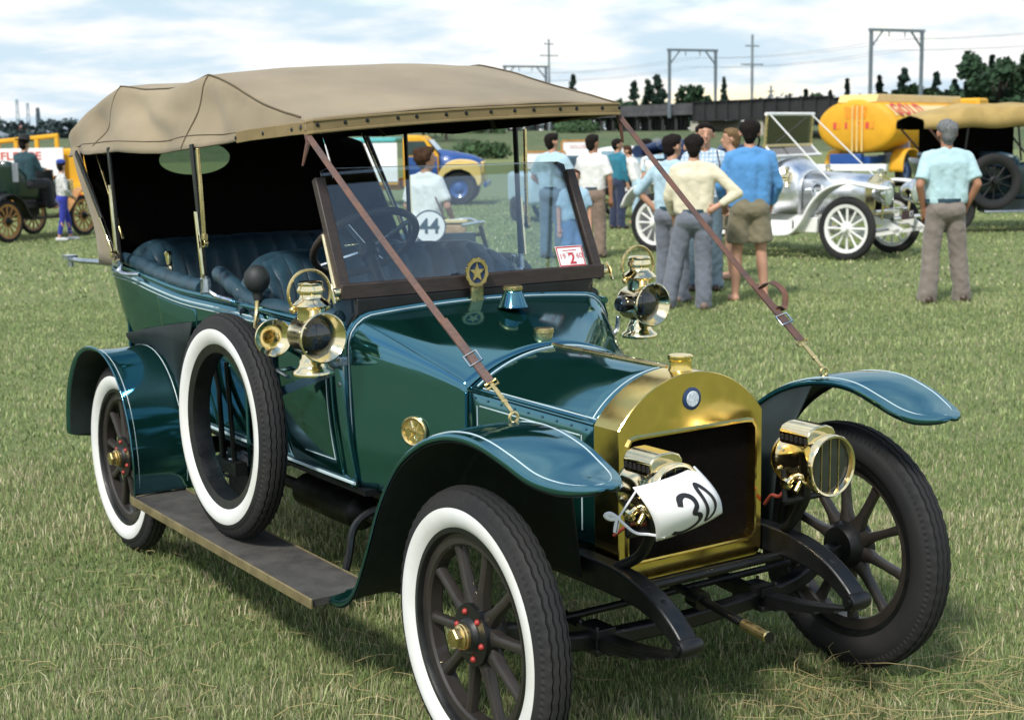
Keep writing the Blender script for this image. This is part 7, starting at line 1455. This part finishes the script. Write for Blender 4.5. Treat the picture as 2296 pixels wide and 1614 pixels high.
BLUEW = cloth('shirt_pale_aqua', (0.42, 0.60, 0.64)); TROUT = cloth('trousers_fawn_grey', (0.20, 0.168, 0.145)); CREAM = cloth('shirt_cream', (0.68, 0.62, 0.46)); GREYF = cloth('trousers_blue_grey', (0.135, 0.150, 0.185)); LBLUE = cloth('shirt_light_blue', (0.40, 0.56, 0.66)); SWEAT = cloth('sweater_blue', (0.085, 0.27, 0.56)); KHAKI = cloth('shorts_khaki', (0.19, 0.165, 0.105)); TEE = cloth('tee_white', (0.72, 0.72, 0.70)); FAWN = cloth('trousers_fawn', (0.21, 0.15, 0.115)); TEAL = cloth('jacket_teal', (0.015, 0.16, 0.24)); NAVY = cloth('trousers_navy', (0.02, 0.03, 0.07)); BLUEG = cloth('trousers_slate', (0.10, 0.15, 0.19)); WDRESS = cloth('dress_white', (0.74, 0.74, 0.72)); ROYAL = cloth('slacks_royal_blue', (0.02, 0.03, 0.30)); LAV = cloth('shirt_lavender', (0.42, 0.40, 0.48)); GREYT = cloth('trousers_grey', (0.11, 0.11, 0.12)); DTEAL = cloth('coat_dark_teal', (0.012, 0.05, 0.065)); DENIM = cloth('shorts_blue', (0.10, 0.20, 0.38)); BOYS = cloth('shirt_boy_blue', (0.36, 0.54, 0.68)); DARKC = cloth('suit_dark', (0.015, 0.016, 0.02))
SHB = mat('shoe_brown', (0.05, 0.03, 0.02), 0.4); SHW = mat('shoe_white', (0.6, 0.6, 0.6), 0.5); SAND = mat('sandal_leather', (0.16, 0.11, 0.09), 0.6)
FA = FACE_AWAY
pk = lambda s: ((s*0.28, -0.07, 1.14), (s*0.205, 0.03, 0.91))        # hand in pocket
person(V(14.6, 4.389), FA+0.06, 1.84, 'grey-haired man in pale aqua shirt and fawn trousers seen from behind, hands in pockets', BLUEW, TROUT, HAIRG, SKINT, 'short', 'long', {-1: pk(-1), 1: pk(1)}, {-1: (-0.16, -0.02), 1: (0.20, 0.03)}, 0.05, shoes=SHB, wide=1.12, voxel=0.013)
person(V(14.45, 1.837), FA-0.10, 1.74, 'man in cream long-sleeved shirt with hand on hip, back to the camera', CREAM, GREYF, HAIRD, SKIN, 'long', 'long', {1: ((0.43, -0.07, 1.16), (0.235, -0.085, 1.045)), -1: ((-0.26, 0.06, 1.13), (-0.20, 0.18, 0.93))}, {-1: (-0.26, 0.02), 1: (0.10, -0.04)}, -0.1, shoes=SAND, wide=1.05, voxel=0.013)
person(V(15.1, 1.687), FA-0.65, 1.74, 'man in light blue shirt with elbow out, left of the man in cream', LBLUE, GREYF, HAIRD, SKIN, 'half', 'long', {-1: ((-0.40, -0.02, 1.16), (-0.22, 0.10, 0.93)), 1: ((0.30, 0.12, 1.15), (0.16, 0.25, 1.0))}, None, -0.35, shoes=SAND, voxel=0.013)
person(V(16.2, 2.180), FA+PI-0.15, 1.86, 'smiling man in white and blue checked shirt facing the camera', plaid('check_shirt'), BLUEG, HAIRD, SKIN, 'short', 'long', {-1: ((-0.27, 0.0, 1.13), (-0.24, 0.10, 0.93)), 1: ((0.27, 0.0, 1.13), (0.24, 0.10, 0.93))}, None, 0.1, shoes=SHB, voxel=0.011)
person(V(15.0, 2.481), FA+0.05, 1.88, 'man in blue sweater and khaki shorts with bare legs, seen from behind', SWEAT, KHAKI, HAIRD, SKIN, 'long', 'shorts', {-1: ((-0.28, 0.04, 1.12), (-0.22, 0.16, 0.95)), 1: ((0.285, 0.03, 1.12), (0.24, 0.14, 0.93))}, {-1: (-0.13, 0.02), 1: (0.15, -0.02)}, -0.15, shoes=None, jacket_len=0.04, wide=1.08, voxel=0.013)
person(V(17.4, 2.669), FA+1.45, 1.80, 'fair-haired person looking left, half hidden behind the man in blue sweater', TEE, KHAKI, HAIRF, SKIN, 'short', 'shorts', voxel=0.015)
person((-13.328, 9.785, 0), FA-0.35, 1.75, 'man in white tee shirt and fawn trousers right of the windscreen pillar', TEE, FAWN, HAIRD, SKINT, 'short', 'long', {1: ((0.265, -0.02, 1.12), (0.26, 0.03, 0.87)), -1: ((-0.26, 0.1, 1.13), (-0.12, 0.25, 0.98))}, None, -0.55, shoes=SHB, collar=False)
person((-13.618, 9.283, 0), FA-0.35, 1.78, 'man in pale blue shirt and slate trousers seen through the windscreen', LBLUE, BLUEG, HAIRD, SKIN, 'short', 'long', {1: ((0.29, 0.06, 1.14), (0.16, 0.2, 1.0)), -1: ((-0.29, 0.04, 1.14), (-0.17, 0.18, 0.98))}, None, -0.45, shoes=SHB)
person(V(17.0, 0.756), FA+PI+0.1, 1.36, 'boy in light blue shirt and blue shorts behind the windscreen pillar', BOYS, DENIM, HAIRB, SKIN, 'short', 'shorts', None, None, 0.1, shoes=SHB, wide=0.95)
person(V(27.0, 2.000), FA-0.9, 1.66, 'man in teal jacket and navy trousers beside the black runabout', TEAL, NAVY, HAIRD, SKIN, 'long', 'long', {-1: ((-0.30, 0.12, 1.18), (-0.25, 0.35, 1.22))}, None, -0.5, shoes=SHB, jacket_len=0.02)
person(V(28.5, 2.533), FA+1.0, 1.52, 'person in white shirt stooping over the black runabout', TEE, LBLUE, HAIRB, SKIN, 'half', 'long', {1: ((0.22, 0.25, 1.10), (0.15, 0.45, 1.0)), -1: ((-0.22, 0.25, 1.1), (-0.15, 0.45, 1.0))}, None, 0, lean=0.35)
person(V(23.6, 2.418), FA+0.4, 1.67, 'grey-haired person whose head shows above the dark blue seat back', LBLUE, GREYT, HAIRG, SKIN, 'short', 'long', wide=1.1)
person(V(24.8, 2.358), FA+1.2, 1.66, 'dark-haired person left of the grey head behind the white car', TEE, GREYT, HAIRD, SKINT, 'short', 'long')
WM = person(V(14.5, -0.832), FA-0.55, 1.66, 'curly-haired woman in white dress seen through the windscreen', WDRESS, WDRESS, HAIRB, SKIN, 'short', 'skirt', {1: ((0.26, 0.02, 1.13), (0.20, 0.20, 0.98)), -1: ((-0.26, 0.02, 1.13), (-0.2, 0.2, 0.98))}, None, -0.5, female=True, shoes=SHW, curly=True, wide=0.95, collar=False)
person(V(26.2, -8.054), FA-1.05, 1.44, 'woman in floral blouse, blue cap and royal blue slacks by the runabout', floral('floral_blouse'), ROYAL, HAIRD, SKIN, 'long', 'slim', {1: ((0.24, 0.03, 1.12), (0.08, 0.20, 0.97)), -1: ((-0.24, 0.03, 1.12), (-0.08, 0.20, 0.97))}, {-1: (-0.10, 0.16), 1: (0.10, -0.14)}, 0.6, female=True, shoes=SHW, hat='cap', wide=0.95)
dl = V(26.6, -8.817); person((dl.x, dl.y, 0.14), rz2-PI/2, 1.72, 'driver in dark teal coat and black brimmed hat seated in the runabout', DTEAL, DARKC, HAIRD, SKIN, 'long', 'long', {1: ((0.25, 0.12, 1.15), (0.12, 0.34, 1.15)), -1: ((-0.25, 0.12, 1.15), (-0.12, 0.34, 1.15))}, None, 0.0, hat='brim', sit=True, jacket_len=0.0, wide=1.15)
person(V(45.4, 12.247), FA+PI-0.7, 1.74, 'man in lavender shirt with folded arms in front of the poster', LAV, GREYT, HAIRD, SKIN, 'long', 'long', {1: ((0.26, 0.08, 1.15), (-0.02, 0.20, 1.15)), -1: ((-0.26, 0.08, 1.15), (0.04, 0.22, 1.12))}, None, 0.0, shoes=SHB)
person(V(40, 11.358), FA+1.3, 1.66, 'person in dark clothes standing left of the dark tourer', DARKC, DARKC, HAIRD, SKINT, 'long', 'long', shoes=SHB)
# basket on a strap carried by the woman
bp_ = V(14.0, -0.544, 0); BKT = thing('shopping_basket', 'tan shopping basket with pale lid carried by the woman in white', 'basket', (bp_.x, bp_.y, 0.683), FA)
WICK = mat('wicker', (0.45, 0.30, 0.16), 0.8, 0, 0.25, 30, bump=0.6, bscale=120)
q = MB(); q.box((0.0, 0, 0.12), (0.22, 0.16, 0.24), taper=1.12); q.build('basket_body', WICK, BKT, bevel=0.02); q = MB(); q.box((0, 0, 0.265), (0.28, 0.20, 0.035)); q.build('basket_lid', mat('basket_lid_straw', (0.62, 0.50, 0.26), 0.8), BKT, bevel=0.01)
q = MB(); q.tube([(-0.08, 0, 0.28), (-0.17, 0, 0.50)], 0.008, 6); q.build('basket_handle', STRAP, BKT)
q = MB()
cs = V(15.7, 2.210); CAMS = thing('camera_strap', 'thin dark camera strap hanging on the checked shirt', 'strap', (cs.x, cs.y, 1.2), FA)
q.tube([(0.03, 0, 0.36), (0.06, -0.03, 0.2), (0.065, -0.03, -0.15)], 0.008, 6); q.build('strap_band', DARKC, CAMS)
# ------------------------------------------------------------------ far wood that reads as one mass
def far_wood():
    rr = random.Random(9); vs = []; fs = []; n = 0
    for _ in range(9000):
        s = rr.uniform(-60, 130); d = 285+rr.uniform(-12, 12)-0.2*s; hmx = 5.6+2.6*noise.noise(Vector((s*0.09, 1, 3)))+1.2*noise.noise(Vector((s*0.3, 5, 3))); z = 1.2+rr.random()**0.7*hmx; c = V(d, s, z); a = Vector((rr.gauss(0, 1), rr.gauss(0, 1), rr.gauss(0, 1))).normalized(); b = a.orthogonal().normalized(); w = rr.uniform(0.3, 0.7)
        vs += [c+a*w, c+b*w*0.7, c-a*w, c-b*w*0.7]; fs.append((n, n+1, n+2, n+3)); n += 4
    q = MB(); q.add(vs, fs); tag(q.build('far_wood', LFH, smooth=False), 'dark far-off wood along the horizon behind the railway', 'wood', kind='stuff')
far_wood()
